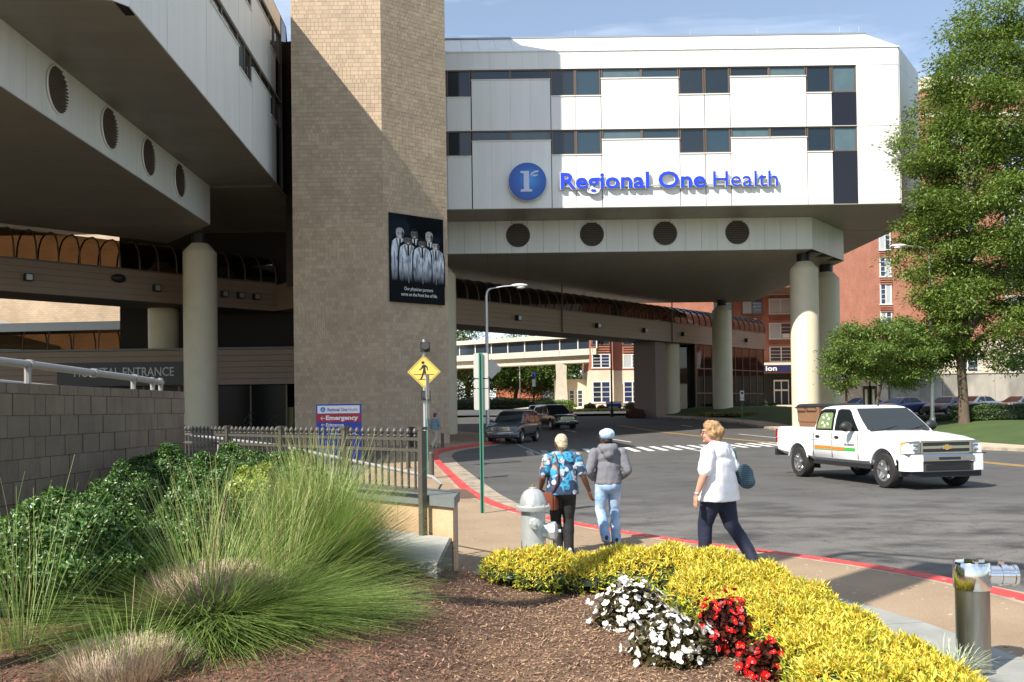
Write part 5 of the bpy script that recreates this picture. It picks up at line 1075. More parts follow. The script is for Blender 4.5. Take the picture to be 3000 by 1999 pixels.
n2 = 14000; x2 = rs.uniform(-.55, 2.65, n2); y2 = rs.uniform(4.1, 8.8, n2); h2 = np.array([yz(a, b) for a, b in zip(x2, y2)]); ok = h2 > .04; x2, y2, h2 = x2[ok], y2[ok], h2[ok]; n2 = len(x2)
p2 = np.stack([x2, y2, np.array([bed_z(a, b) for a, b in zip(x2, y2)])+h2*rs.uniform(.1, .85, n2)], 1); V2 = leaves(p2, unit(rdir(n2)+np.array([0, 0, .4])), rdir(n2), .06, .018, .3)
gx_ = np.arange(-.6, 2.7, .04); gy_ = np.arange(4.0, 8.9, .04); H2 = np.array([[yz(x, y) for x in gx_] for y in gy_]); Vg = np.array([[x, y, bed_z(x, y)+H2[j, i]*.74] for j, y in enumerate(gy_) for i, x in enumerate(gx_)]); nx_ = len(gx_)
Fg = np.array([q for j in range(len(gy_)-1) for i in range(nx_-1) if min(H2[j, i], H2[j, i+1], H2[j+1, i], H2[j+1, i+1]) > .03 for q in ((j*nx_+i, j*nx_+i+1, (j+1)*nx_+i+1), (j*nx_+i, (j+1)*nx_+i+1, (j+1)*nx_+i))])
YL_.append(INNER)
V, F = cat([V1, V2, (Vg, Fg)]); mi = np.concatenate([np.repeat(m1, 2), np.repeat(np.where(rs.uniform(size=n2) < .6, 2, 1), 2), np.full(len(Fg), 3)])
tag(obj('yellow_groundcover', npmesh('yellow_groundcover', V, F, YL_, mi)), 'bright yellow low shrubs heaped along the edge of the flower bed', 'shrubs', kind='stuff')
# begonias
BF = mat('begonia_leaf', (.07, .06, .022), .35, isl=.5, hue=.03); PW = mat('white_petal', (.80, .79, .75), .5, isl=.06, trans=.25); PR = mat('red_petal', (.62, .006, .012), .45, isl=.25, trans=.25); PYEL = mat('flower_centre', (.75, .55, .04), .6)
def begonia(label, c, r, h, nf, pet, leafm=BF, group=None, zf=.25):
    t = thing('begonia', label, 'flowers', c, 0, group); n = 1300
    q = unit(rs.normal(size=(n, 3))); q[:, 2] = np.abs(q[:, 2]); pos = q*np.array([r, r, h])*rs.uniform(.45, .97, n)[:, None]**.7
    V, F = leaves(pos, unit(q+rdir(n)*.8), unit(q+rdir(n)*.6+np.array([0, 0, .5])), rs.uniform(.03, .06, n), rs.uniform(.025, .045, n), .2); tag(obj('foliage', npmesh('foliage', V, F, leafm), t), kind='stuff')
    fq = unit(rs.normal(size=(nf, 3))); fq[:, 2] = np.abs(fq[:, 2])*1.1+.02; fq = unit(fq); fp = fq*np.array([r, r, h])*(1+.09*np.sin(fq[:, :1]*7+c[0]*9)+.07*np.sin(fq[:, 1:2]*8+c[1]*5))*rs.uniform(.88, 1.22, nf)[:, None]
    fn = unit(fq+rdir(nf)*.45); tx = unit(np.cross(fn, rdir(nf))); ty = np.cross(fn, tx); parts = []
    for a in range(4):
        ang = a*math.pi/2+rs.uniform(-.2, .2, nf); dd = unit(tx*np.cos(ang)[:, None]+ty*np.sin(ang)[:, None]+fn*.3); L_ = rs.uniform(.022, .036, nf)*(1 if a % 2 else .8)
        sN = np.cross(dd, fn); V = np.empty((nf, 6, 3)); w = L_[:, None]*.5
        V[:, 0] = fp; V[:, 1] = fp+dd*L_[:, None]*.4+sN*w; V[:, 2] = fp+dd*L_[:, None]*.85+sN*w*.75; V[:, 3] = fp+dd*L_[:, None]; V[:, 4] = fp+dd*L_[:, None]*.85-sN*w*.75; V[:, 5] = fp+dd*L_[:, None]*.4-sN*w
        b = np.arange(nf)[:, None]*6; parts.append((V.reshape(-1, 3), (b+np.arange(6))))
    V, F = cat(parts); tag(obj('petals', npmesh('petals', V, F, pet), t), kind='stuff')
    V, F = leaves(fp+fn*.006, tx, fn, .008, .008, .1); tag(obj('flower_centres', npmesh('flower_centres', V, F, PYEL), t), kind='stuff'); return t
begonia('mound of white begonias, the rounder one further back', (.87, 6.85, bed_z(.87, 6.85)), .265, .30, 190, PW); begonia('white begonias in front, nearest the lower edge', (1.02, 5.98, bed_z(1.02, 5.98)), .27, .26, 130, PW)
RL = mat('red_begonia_leaf', (.075, .022, .014), .35, isl=.5)
begonia('red begonias between the white mounds and the yellow shrubs', (1.40, 6.1, bed_z(1.4, 6.1)), .18, .34, 110, PR, RL); begonia('low red begonias at the lower edge of the picture', (1.53, 5.55, bed_z(1.53, 5.55)), .16, .18, 60, PR, RL); begonia('single red begonia tucked in yellow leaves at the bottom', (1.86, 5.12, bed_z(1.86, 5.12)+.06), .06, .12, 10, PR, RL)
# ornamental grasses
def blades(c, n, lmin, lmax, w, el, droop, spread, az=(0, 360), seg=5, rs_=rs):
    """thin arching blades: returns V,F (quads)"""
    a = np.radians(rs_.uniform(az[0], az[1], n)); e = np.radians(np.clip(rs_.normal(el[0], el[1], n), el[2], el[3])); L_ = rs_.uniform(lmin, lmax, n); dr = rs_.uniform(droop[0], droop[1], n)
    r0 = spread*np.sqrt(rs_.uniform(0, 1, n)); h = np.stack([np.cos(a), np.sin(a), 0*a], 1); base = np.array(c)+h*r0[:, None]; side = np.stack([-np.sin(a), np.cos(a), 0*a], 1); tw = rs_.uniform(-1, 1, n)[:, None]*.6
    V = np.empty((n, seg+1, 2, 3))
    for i in range(seg+1):
        t = i/seg; p = base+h*(np.cos(e)*L_*t)[:, None]*(1+.0*t); p[:, 2] += np.sin(e)*L_*t-dr*L_*t**2.4; p = p+side*(tw*L_[:, None]*.32*t*t); ww = w*(1-.85*t)+.0006
        s = unit(side+np.array([0, 0, .35])*tw); V[:, i, 0] = p+s*ww; V[:, i, 1] = p-s*ww
    b = np.arange(n)[:, None]*(2*(seg+1)); F = np.concatenate([b+[2*i, 2*i+1, 2*i+3, 2*i+2] for i in range(seg)], 1).reshape(-1, 4)
    return V.reshape(-1, 3), F
GR = [mat('grass_blade_green', (.28, .385, .10), .45, isl=.4, hue=.025, trans=.3), mat('grass_blade_dark', (.145, .25, .052), .45, isl=.4, hue=.02, trans=.25), mat('grass_blade_straw', (.42, .36, .17), .6, isl=.3, hue=.02, trans=.25)]
THA = mat('grass_thatch', (.50, .39, .29), .85, isl=.4, hue=.02)
def clump(label, c, n, L_, seedv, extra=None, el=(48, 19, 4, 88), droop=(.05, .38), thatch=(.0, 0), w=.0026, spread=.13):
    global rs; rs = np.random.RandomState(seedv); t = thing('ornamental_grass', label, 'ornamental grass', c, 0, 'fountain grass clumps in the bed')
    V, F = blades((0, 0, 0), n, L_*.55, L_, w, el, droop, spread, rs_=rs); nf = n*5; u = np.repeat(rs.uniform(size=n), 5); mi = np.where(u < .60, 0, np.where(u < .90, 1, 2))
    tag(obj('blades', npmesh('blades', V, F, GR, mi), t), kind='stuff')
    if extra: V, F = blades((0, 0, 0), extra[0], extra[1]*.6, extra[1], w, extra[2], (.0, .14), .25, az=extra[3], rs_=rs); mi = np.where(np.repeat(rs.uniform(size=extra[0]), 5) < .6, 0, 1); tag(obj('leaning_blades', npmesh('leaning_blades', V, F, GR, mi), t), kind='stuff')
    V, F = blades((0, 0, 0), n//14, L_*.95, L_*1.25, w*.8, (66, 14, 30, 88), (.02, .14), spread*.7, rs_=rs); mi = np.where(np.repeat(rs.uniform(size=n//14), 5) < .7, 0, 2); tag(obj('seed_stalks', npmesh('seed_stalks', V, F, GR, mi), t), kind='stuff')
    if thatch[0]:
        m = int(thatch[1]); V, F = blades((0, 0, 0), m, thatch[0]*.7, thatch[0], .0035, (60, 22, 10, 88), (0, .12), thatch[0]*.75, seg=2, rs_=rs); tag(obj('old_thatch', npmesh('old_thatch', V, F, THA), t), kind='stuff')
clump('fountain grass with brown thatch heart, left of the mulch', (-2.0, 6.0, bz(-2, 6)), 2700, .95, 21, extra=(3000, 1.3, (9, 7, 1, 35), (-135, 0)), el=(20, 17, 3, 80), droop=(.0, .2), thatch=(.37, 5200), w=.0021, spread=.2)
clump('tall bright fountain grass leaning over the planter edge by the fence', (-1.64, 7.6, bz(-1.64, 7.6)), 9500, 1.06, 22, el=(33, 23, 2, 86), droop=(.0, .26), thatch=(.26, 1500), spread=.22, w=.0021)
clump('fountain grass arching across the mulch, between the other clumps', (-1.7, 6.5, bz(-1.7, 6.5)-.05), 3200, .92, 23, extra=(2000, 1.15, (8, 5, 1, 25), (-125, -10)), el=(14, 12, 2, 60), droop=(.0, .16), w=.0021, spread=.2)
clump('cut back fountain grass with straw coloured top at the lower left', (-2.02, 4.72, bz(-2, 4.7)-.12), 400, .55, 24, el=(45, 20, 10, 88), thatch=(.30, 5200), w=.002)
clump('thin grass spray in the lower left corner', (-2.75, 5.1, bz(-2.7, 5.1)), 110, 1.0, 25, el=(70, 12, 40, 88), droop=(0, .12), w=.0013)
vg = thing('lily_turf', 'small pale striped grass tuft beside the steel standpipe', 'plant', (2.72, 5.75, .2)); V, F = blades((0, 0, 0), 260, .16, .32, .004, (52, 20, 5, 85), (.1, .6), .09, rs_=rs); tag(obj('blades', npmesh('blades', V, F, mat('striped_blade', (.42, .47, .33), .5, isl=.35, trans=.2)), vg), kind='stuff')
# ================================================================== vehicles
def paint(name, col, coat=.6, rough=.32, metal=0): return mat('car_paint_'+name, col, rough, metal=metal, coat=coat)
CGL = mat('car_glass', (.012, .016, .018), .05, spec=.6); TRIM = mat('car_black_trim', (.016, .016, .017), .55); LIGHT = mat('headlight_clear', (.20, .21, .22), .1, metal=.55); AMBER = mat('indicator_amber', (.7, .22, .02), .25); TAIL = mat('tail_light_red', (.30, .01, .01), .25); RIM = mat('alloy_rim', (.55, .56, .57), .28, metal=.9)
def section(x, w, zb, belt, top):
    h = belt-zb; half = [(0, zb), (w-.13, zb), (w-.03, zb+.09), (w+.008, zb+.35*h), (w+.004, zb+.72*h), (w-.006, belt-.085), (w-.03, belt-.04), (w-.07, belt-.006), (w-.13, belt+.016), (w*.5, top), (0, top+.008)]
    return [(x, -y, z) for y, z in half]+[(x, y, z) for y, z in half[-2:0:-1]]
def rrect3(x0, x1, hw, z, r, n=3):
    pts = []; r0 = min(r, hw*.6)
    for cx, cy, a0 in ((x1-r0, -hw+r0, -90), (x1-r0, hw-r0, 0), (x0+r0, hw-r0, 90), (x0+r0, -hw+r0, 180)):
        for i in range(n+1): a = R(a0+90*i/n); pts.append((cx+r0*math.cos(a), cy+r0*math.sin(a), z))
    return pts
def boolean_cut(me, cutters):
    o = bpy.data.objects.new('cut', me); cs = []
    tmp = bpy.data.scenes.new('side'); tmp.collection.objects.link(o)
    for mb in cutters:
        m = mb.mesh('cutter', TRIM); recalc(m); c = bpy.data.objects.new('cutter', m); tmp.collection.objects.link(c); cs.append(c)
        md = o.modifiers.new('b', 'BOOLEAN'); md.operation = 'DIFFERENCE'; md.object = c; md.solver = 'EXACT'
    vl = tmp.view_layers[0]; vl.update(); out = bpy.data.meshes.new_from_object(o.evaluated_get(vl.depsgraph)); bpy.data.scenes.remove(tmp)
    for c in cs+[o]: bpy.data.objects.remove(c)
    return out
def wheel_mesh(r, w):
    t = MB(); Mr = Matrix.Rotation(R(90), 4, 'X')
    t.lathe([(r*.62, -w/2), (r*.93, -w/2), (r, -w*.34), (r, w*.34), (r*.93, w/2), (r*.62, w/2)], 36, M=Mr, cap=False); tyre = t.mesh('tyre', RUBBER, True, 35)
    q = MB(); q.lathe([(r*.64, -w*.47), (r*.60, -w*.46), (r*.57, -w*.30), (r*.2, -w*.26)], 30, M=Mr, cap=False)
    q.lathe([(r*.64, w*.47), (r*.60, w*.46), (r*.57, w*.2), (.001, w*.15)], 30, M=Mr, cap=False); rim = q.mesh('rim', RIM, True, 35)
    s = MB()
    for sd in (-1, 1):
        for k in range(5):
            a = 2*math.pi*k/5+.3; c_, s_ = math.cos(a), math.sin(a); M_ = Matrix(((c_, 0, -s_, 0), (0, 1, 0, 0), (s_, 0, c_, 0), (0, 0, 0, 1)))
            s.add([M_ @ Vector(v) for v in ((r*.1, sd*w*.36, -.045), (r*.6, sd*w*.45, -.03), (r*.6, sd*w*.45, .03), (r*.1, sd*w*.36, .045), (r*.1, sd*w*.24, -.045), (r*.6, sd*w*.3, -.03), (r*.6, sd*w*.3, .03), (r*.1, sd*w*.24, .045))], [(0, 1, 2, 3), (0, 4, 5, 1), (3, 2, 6, 7), (1, 5, 6, 2)])
        s.lathe([(r*.17, sd*w*.2), (r*.17, sd*w*.42), (.001, sd*w*.44)], 14, M=Mr)
    spk = s.mesh('spokes', RIM)
    d = MB(); d.lathe([(r*.56, -w*.05), (r*.56, w*.05)], 24, M=Mr); disc = d.mesh('brake_disc', DARKM)
    return tyre, rim, spk, disc
def vehicle(name, label, cat_, loc, rz, sec, rings, axles, track, wr, pm, ww=.26, arch=.085, cuts=(), group=None, glass=None):
    t = thing(name, label, cat_, loc, rz, group)
    mb = MB(); mb.loft([section(*s) for s in sec]); me = mb.mesh('body', [pm, TRIM], True, 32); recalc(me)
    cyl = []
    for ax in axles:
        for sd in (-1, 1):
            c = MB(); c.lathe([(wr+arch, -.2), (wr+arch, .2)], 28, M=Matrix.Translation((ax, sd*(track+.02), wr+.03)) @ Matrix.Rotation(R(90), 4, 'X')); cyl.append(c)
    me = boolean_cut(me, cyl+list(cuts))
    me.materials.clear(); me.materials.append(pm); me.polygons.foreach_set('use_smooth', [True]*len(me.polygons)); me.polygons.foreach_set('material_index', [0]*len(me.polygons)); me.set_sharp_from_angle(angle=R(32)); me.update()
    obj('body', me, t)
    g = MB(); g.loft([rrect3(*q) for q in rings]); m2 = g.mesh('cabin', pm, True, 40); recalc(m2); obj('cabin', m2, t)
    tyre, rim, spk, disc = wheel_mesh(wr, ww)
    for ax in axles:
        for sd in (-1, 1):
            w_ = obj('wheel', tyre, t, (ax, sd*track, wr)); obj('rim', rim, w_); obj('spokes', spk, w_); obj('brake_disc', disc, w_)
            well = MB(); well.bb((ax-wr-.06, sd*(track-.22), .25), (ax+wr+.06, sd*(track-.24), wr*2+.1)); well.build('wheel_well', TRIM, t)
    return t
def bands_z(pts, zs):
    def clip(poly, z, keep_above):
        out = []
        for (x0, z0), (x1, z1) in zip(poly, poly[1:]+poly[:1]):
            a, b = (z0 >= z, z1 >= z) if keep_above else (z0 <= z, z1 <= z)
            if a: out.append((x0, z0))
            if a != b: f_ = (z-z0)/(z1-z0); out.append((x0+(x1-x0)*f_, z))
        return out
    zz = [-9]+list(zs)+[9]; res = []
    for a, b in zip(zz, zz[1:]):
        q = clip(pts, a, True); q = clip(q, b, False) if len(q) > 2 else []
        if len(q) > 2: res.append(q)
    return res
def sidepane(t, pts, rings, m=CGL, off=.012, name='side_window', sides=(-1, 1), edge=None):
    """polygon in (x,z) laid on the sloping cabin side"""
    prof = [(q[3], q[2]) for q in rings]
    for sd in sides:
        mb = MB()
        for q in bands_z(pts, [r[0] for r in prof]): mb.add([(x, sd*(interp(prof, z)+off), z) for x, z in q], [tuple(range(len(q)))])
        o = mb.build(name, m, t)
        if edge:
            cx, cz = sum(p[0] for p in pts)/len(pts), sum(p[1] for p in pts)/len(pts); e = MB(); big = [(cx+(x-cx)*1.05+math.copysign(.012, x-cx), cz+(z-cz)*1.05+math.copysign(.012, z-cz)) for x, z in pts]
            for q in bands_z(big, [r[0] for r in prof]): e.add([(x, sd*(interp(prof, z)+off-.006), z) for x, z in q], [tuple(range(len(q)))])
            e.build('window_seal', edge, o)
def endpane(t, rings, z0, z1, y0, y1, front=True, m=CGL, name='windscreen', off=.012, bulge=.05):
    k = 1 if front else 0; prof = [(q[3], q[k]) for q in rings]; hw = [(q[3], q[2]) for q in rings]; mb = MB(); rows = []
    for i in range(5):
        z = z0+(z1-z0)*i/4; x = interp(prof, z); h = interp(hw, z); f_ = y0+(y1-y0)*i/4
        rows.append([(x+(off if front else -off)*1.6, h*f_*s, z+off) for s in (-1, -.5, 0, .5, 1)])
    mb.loft(rows, close=False, cap=False); mb.build(name, m, t, smooth=True)
def mirrors(t, x, y, z, m=TRIM, s=1):
    for sd in (-1, 1): mb = MB(); mb.ell((x, sd*(y+.11), z), (.085*s, .13*s, .10*s)); mb.tube([(x, sd*(y-.03), z-.06), (x, sd*(y+.08), z-.04)], .03, 6); mb.build('mirror', m, t, smooth=True)
# ------------------------------------------------ white pickup
WP = paint('white', (.78, .79, .80), .4, .3)
sec = [(-2.94, .90, .66, 1.27, 1.27), (-2.90, .965, .60, 1.30, 1.30), (-2.5, .985, .56, 1.31, 1.31), (-1.16, .99, .50, 1.31, 1.31), (-1.13, .975, .50, 1.27, 1.27), (-1.10, .99, .48, 1.27, 1.27), (.93, .99, .48, 1.25, 1.25), (1.12, .99, .48, 1.235, 1.275), (1.7, 1.0, .5, 1.195, 1.25), (2.25, .99, .55, 1.14, 1.20), (2.58, .97, .60, 1.08, 1.155), (2.70, .945, .64, 1.04, 1.11), (2.745, .90, .68, 1.0, 1.06)]
rings = [(-1.12, 1.17, .93, 1.24, .10), (-1.11, 1.10, .925, 1.30, .10), (-1.03, .76, .88, 1.55, .12), (-.96, .50, .82, 1.76, .14), (-.88, .38, .76, 1.83, .16), (-.72, .22, .66, 1.868, .2), (-.5, .05, .45, 1.88, .2)]
tk = vehicle('pickup_truck', 'white crew cab pickup truck with orange and green stripe turning on the road', 'pickup truck', (8.92, 22.78, 0), R(-77.5), sec, rings, (1.93, -1.74), .86, .395, WP, .27, .075, [MB().bb((-2.85, -.80, .92), (-1.22, .80, 1.6))])
pbb('bed_floor', TRIM, (-2.85, -.79, .90), (-1.22, .79, .93), tk)
fw = [(.90, 1.285), (.46, 1.72), (.36, 1.765), (.02, 1.775), (-.06, 1.74), (-.08, 1.285)]; rwn = [(-.20, 1.285), (-.20, 1.74), (-.28, 1.775), (-.70, 1.775), (-.84, 1.72), (-.93, 1.45), (-.93, 1.285)]
sidepane(tk, fw, rings, edge=TRIM); sidepane(tk, rwn, rings, edge=TRIM)
endpane(tk, rings, 1.29, 1.79, .90, .86, True); endpane(tk, rings, 1.36, 1.74, .8, .8, False, name='rear_window')
# sticker on the rear door glass
GST = mat('sticker_green', (.16, .23, .10), .5, col2=(.34, .28, .14), c2scale=1.6, c2lo=.52, c2hi=.62, objc=True); sidepane(tk, [(-.24, 1.30), (-.24, 1.66), (-.3, 1.70), (-.68, 1.70), (-.78, 1.66), (-.88, 1.42), (-.88, 1.30)], rings, GST, .017, 'window_sticker', (-1,))
prof_ = [(q[3], q[2]) for q in rings]
for k in range(6):
    a = k*math.pi/3+.4; cx, cz = -.53+.14*math.cos(a), 1.49+.13*math.sin(a); mb = MB(); mb.add([(cx+.06*math.cos(b)*math.cos(a)-.04*math.sin(b)*math.sin(a), -(interp(prof_, cz)+.021), cz+.06*math.cos(b)*math.sin(a)+.04*math.sin(b)*math.cos(a)) for b in [i*math.pi/5 for i in range(10)]], [tuple(range(10))]); mb.build('sticker_petal', WHITEP, tk)
for sd in (-1, 1):
    for x in (-.98, -.13, .97): pbb('door_seam', TRIM, (x-.006, sd*.992, .60), (x+.006, sd*1.0015, 1.2), tk)
    for x in (-.78, .08): MB().ell((x, sd*1.005, 1.10), (.10, .022, .035)).build('door_handle', TRIM, tk, smooth=True)
    pbb('rocker', TRIM, (-1.05, sd*.90, .40), (1.4, sd*.96, .50), tk)
for sd in (-1, 1):
    for ax in (1.93, -1.74): MB().tube([(ax+.485*math.cos(a), sd*.997, .425+.485*math.sin(a)) for a in [R(14+i*10.86) for i in range(15)]], .016, 6, False).build('arch_lip', WP, tk, smooth=True)
    MB().tube([(-2.86, sd*.996, 1.02), (-1.1, sd*1.0, 1.03), (1.0, sd*1.0, 1.0), (2.3, sd*.995, .95)], .008, 5).build('body_crease', WP, tk, smooth=True)
    pbb('bumper_gap', TRIM, (2.52, sd*.60, .783), (2.80, sd*.985, .803), tk)
for y in (-.42, .42): MB().tube([(1.25, y*1.15, 1.262), (1.9, y*1.1, 1.226), (2.55, y, 1.165)], .012, 5).build('hood_crease', WP, tk, smooth=True)
ORG = mat('stripe_orange', (.80, .20, .03), .4); GRN = mat('stripe_green', (.05, .38, .06), .4)
pbb('stripe', ORG, (-.92, -1.008, .80), (-.15, -1.0005, .875), tk); pbb('stripe', ORG, (-.11, -1.008, .79), (.42, -1.0005, .865), tk); pbb('stripe', GRN, (.42, -1.008, .785), (.86, -1.0005, .86), tk); pbb('stripe_edge', GRN, (-.92, -1.007, .775), (.42, -1.0005, .785), tk)
put_text('lettering', 'SILVERADO', mat('badge_grey', (.12, .12, .13), .4), tk, (.42, -1.01, .915), .065, width=.42, bold=.002)
mirrors(tk, .74, 1.04, 1.37, TRIM, 1.25)
pbb('cowl', TRIM, (1.04, -.78, 1.262), (1.20, .78, 1.285), tk)
for y in (-.45, .3): MB().tube([(1.17, y, 1.295), (1.02, y+.5, 1.38)], .012, 5).build('wiper', TRIM, tk)
# front end
MB().bb((2.70, -.64, .80), (2.765, .64, 1.085)).build('grille_frame', CHROME, tk); pbb('grille_slot', TRIM, (2.75, -.58, .965), (2.772, .58, 1.045), tk); pbb('grille_slot', TRIM, (2.75, -.58, .83), (2.772, .58, .905), tk)
mb = MB(); mb.extr([(-.12, .0), (-.11, .04), (-.045, .04), (-.045, .06), (.045, .06), (.045, .04), (.11, .04), (.12, 0), (.11, -.04), (.045, -.04), (.045, -.06), (-.045, -.06), (-.045, -.04), (-.11, -.04)], Matrix.Translation((2.77, 0, .935)) @ Matrix.Rotation(R(90), 4, 'Z') @ Matrix.Rotation(R(90), 4, 'X'), .02); mb.build('grille_emblem', CHROME, tk, fix=True)
mb = MB(); mb.extr([(-.10, .0), (-.095, .03), (-.035, .03), (-.035, .045), (.035, .045), (.035, .03), (.095, .03), (.10, 0), (.095, -.03), (.035, -.03), (.035, -.045), (-.035, -.045), (-.035, -.03), (-.095, -.03)], Matrix.Translation((2.785, 0, .935)) @ Matrix.Rotation(R(90), 4, 'Z') @ Matrix.Rotation(R(90), 4, 'X'), .012); mb.build('emblem_face', mat('emblem_gold', (.62, .42, .10), .3, metal=.6), tk, fix=True)
for sd in (-1, 1):
    hl = MB(); hl.add([(2.762, sd*.65, .81), (2.735, sd*.87, .81), (2.56, sd*.983, .82), (2.55, sd*.978, 1.05), (2.72, sd*.87, 1.075), (2.752, sd*.65, 1.085)], [(0, 1, 4, 5), (1, 2, 3, 4)]); o = hl.build('headlight', LIGHT, tk)
    am = MB(); am.add([(2.66, sd*.925, .82), (2.553, sd*.992, .825), (2.543, sd*.986, 1.045), (2.645, sd*.925, 1.06)], [(0, 1, 2, 3)]); am.build('indicator', AMBER, o)
    for z in (.89, .99): MB().ell((2.745, sd*.755, z), (.02, .075, .04)).build('lamp_reflector', CHROME, o, smooth=True)
    cap = MB(); cap.loft([[(2.50, sd*1.0, z0), (2.66, sd*.985, z0), (2.80, sd*.90, z0), (2.84, sd*.64, z0), (2.6, sd*.64, z0), (2.5, sd*.8, z0)] for z0 in (.42, .47, .72, .785)]); cap.build('bumper_cap', WP, tk, smooth=True, ang=40, fix=True)
bp_ = MB(); bp_.loft([[(2.62, -.64, z0), (2.62+d, -.64, z0), (2.65+d, 0, z0), (2.62+d, .64, z0), (2.62, .64, z0)] for z0, d in ((.62, .21), (.64, .235), (.74, .235), (.785, .19))]); bp_.build('bumper', CHROME, tk, smooth=True, ang=30, fix=True)
pbb('plate_slot', TRIM, (2.86, -.26, .665), (2.893, .26, .725), tk); MB().bb((2.55, -.66, .40), (2.82, .66, .625)).build('lower_bumper', mat('bumper_grey', (.05, .05, .052), .5), tk); pbb('lower_grille', DARKM, (2.81, -.55, .45), (2.832, .55, .56), tk)
MB().bb((2.3, -.88, .28), (2.76, .88, .41)).build('air_dam', TRIM, tk)
MB().bb((-2.7, -.55, .35), (2.3, .55, .52)).build('chassis', TRIM, tk)
MB().bb((-3.06, -.95, .52), (-2.93, .95, .70)).build('rear_bumper', TRIM, tk)
for sd in (-1, 1): pbb('tail_light', TAIL, (-2.95, sd*.90, .88), (-2.86, sd*.978, 1.25), tk)
MB().tube([(.35, 0, 1.87), (.22, 0, 1.95)], .02, 5).build('aerial', TRIM, tk)
# bins in the truck bed
BRN = mat('bin_brown', (.22, .115, .062), .6, var=.1); tM = WM[tk.name]
def cart(label, lx, ly, rz):
    p = tM @ Vector((lx, ly, .935)); t = thing('wheelie_bin', label, 'wheelie bin', tuple(p), R(-77.5)+rz, 'brown bins in the truck bed')
    mb = MB(); mb.loft([[(x*s, y*s, z) for x, y in ((-.25, -.26), (.25, -.26), (.25, .26), (-.25, .26))] for z, s in ((.05, .82), (.5, .92), (.52, 1.0), (.9, 1.06))]); mb.build('bin_body', BRN, t)
    l = MB(); l.loft([[(x*s+.02, y*s, z) for x, y in ((-.25, -.26), (.25, -.26), (.25, .26), (-.25, .26))] for z, s in ((.905, 1.14), (.94, 1.16), (.99, .95), (1.0, .6))]); l.build('lid', TRIM, t)
    for y in (-.2, .2): MB().lathe([(.12, -.03), (.12, .03)], 14, M=Matrix.Translation((-.25, y, .12)) @ Matrix.Rotation(R(90), 4, 'X')).build('wheel', RUBBER, t)
    MB().tube([(-.3, -.2, .88), (-.36, -.2, .9), (-.36, .2, .9), (-.3, .2, .88)], .018, 6).build('handle', TRIM, t)
cart('brown bin with black lid at the rear of the truck bed', -1.98, -.45, R(90)); cart('brown bin with black lid next to the truck cab', -1.50, -.45, R(95)); cart('brown bin on the far side of the truck bed', -1.62, .42, R(80))
# ------------------------------------------------ two sport utility vehicles
def suv(name, label, loc, rz, pm, dark=False):
    sec = [(-2.36, .84, .55, 1.10, 1.10), (-2.30, .93, .48, 1.16, 1.16), (-1.2, .96, .42, 1.16, 1.16), (.8, .96, .42, 1.12, 1.12), (1.05, .96, .42, 1.10, 1.15), (1.6, .955, .44, 1.05, 1.12), (2.1, .94, .46, .98, 1.04), (2.32, .90, .50, .90, .96), (2.40, .84, .54, .84, .90)]
    rg = [(-2.26, 1.12, .90, 1.10, .12), (-2.24, 1.05, .89, 1.18, .12), (-2.16, .66, .82, 1.5, .14), (-2.08, .40, .76, 1.70, .16), (-1.98, .25, .70, 1.775, .2), (-1.8, .1, .58, 1.81, .2)]
    t = vehicle(name, label, 'SUV', loc, rz, sec, rg, (1.45, -1.4), .82, .38, pm, .25, .07)
    sidepane(t, [(.82, 1.17), (.42, 1.60), (.30, 1.65), (-.18, 1.65), (-.18, 1.17)], rg); sidepane(t, [(-.28, 1.17), (-.28, 1.65), (-1.05, 1.65), (-1.15, 1.17)], rg); sidepane(t, [(-1.26, 1.17), (-1.16, 1.65), (-1.85, 1.63), (-2.0, 1.19)], rg)
    endpane(t, rg, 1.17, 1.70, .86, .84); endpane(t, rg, 1.2, 1.66, .84, .8, False, name='rear_window')
    mirrors(t, .72, .98, 1.22, pm)
    pbb('grille', TRIM, (2.37, -.46, .70), (2.425, .46, .90), t)
    for z in (.72, .78, .84, .895): pbb('grille_bar', CHROME, (2.42, -.47, z-.010), (2.435, .47, z+.010), t)
    for y in (-.475, .475): pbb('grille_bar', CHROME, (2.415, y-.015, .71), (2.438, y+.015, .905), t)
    for sd in (-1, 1):
        hl = MB(); hl.add([(2.415, sd*.50, .71), (2.36, sd*.80, .71), (2.24, sd*.925, .73), (2.22, sd*.925, .86), (2.34, sd*.80, .90), (2.40, sd*.50, .90)], [(0, 1, 4, 5), (1, 2, 3, 4)]); o = hl.build('headlight', LIGHT, t)
        pbb('fog_light', LIGHT, (2.44, sd*.60, .50), (2.47, sd*.76, .58), t); pbb('tail_light', TAIL, (-2.33, sd*.78, .85), (-2.25, sd*.935, 1.15), t); pbb('running_board', TRIM, (-1.0, sd*.90, .36), (1.0, sd*1.0, .41), t)
    bf = MB(); bf.loft([[(2.1, -.96, z), (2.3, -.93, z), (2.40+d, -.7, z), (2.43+d, 0, z), (2.40+d, .7, z), (2.3, .93, z), (2.1, .96, z)] for z, d in ((.36, .0), (.42, .03), (.60, .04), (.665, .0))]); bf.build('bumper', pm, t, smooth=True, ang=35, fix=True)
    pbb('bumper_slot', TRIM, (2.44, -.5, .42), (2.475, .5, .52), t); pbb('bumper_chrome', CHROME, (2.45, -.72, .60), (2.478, .72, .63), t); pbb('number_plate', mat('plate_blue_white', (.3, .36, .5), .5), (2.474, -.16, .52), (2.485, .16, .60), t)
    for sd in (-1, 1): MB().tube([(.1, sd*.62, 1.83), (0, sd*.62, 1.87), (-1.7, sd*.62, 1.87), (-1.8, sd*.62, 1.82)], .02, 6).build('roof_rail', TRIM, t, smooth=True)
    MB().bb((-2.2, -.6, .3), (2.2, .6, .45)).build('chassis', TRIM, t); return t
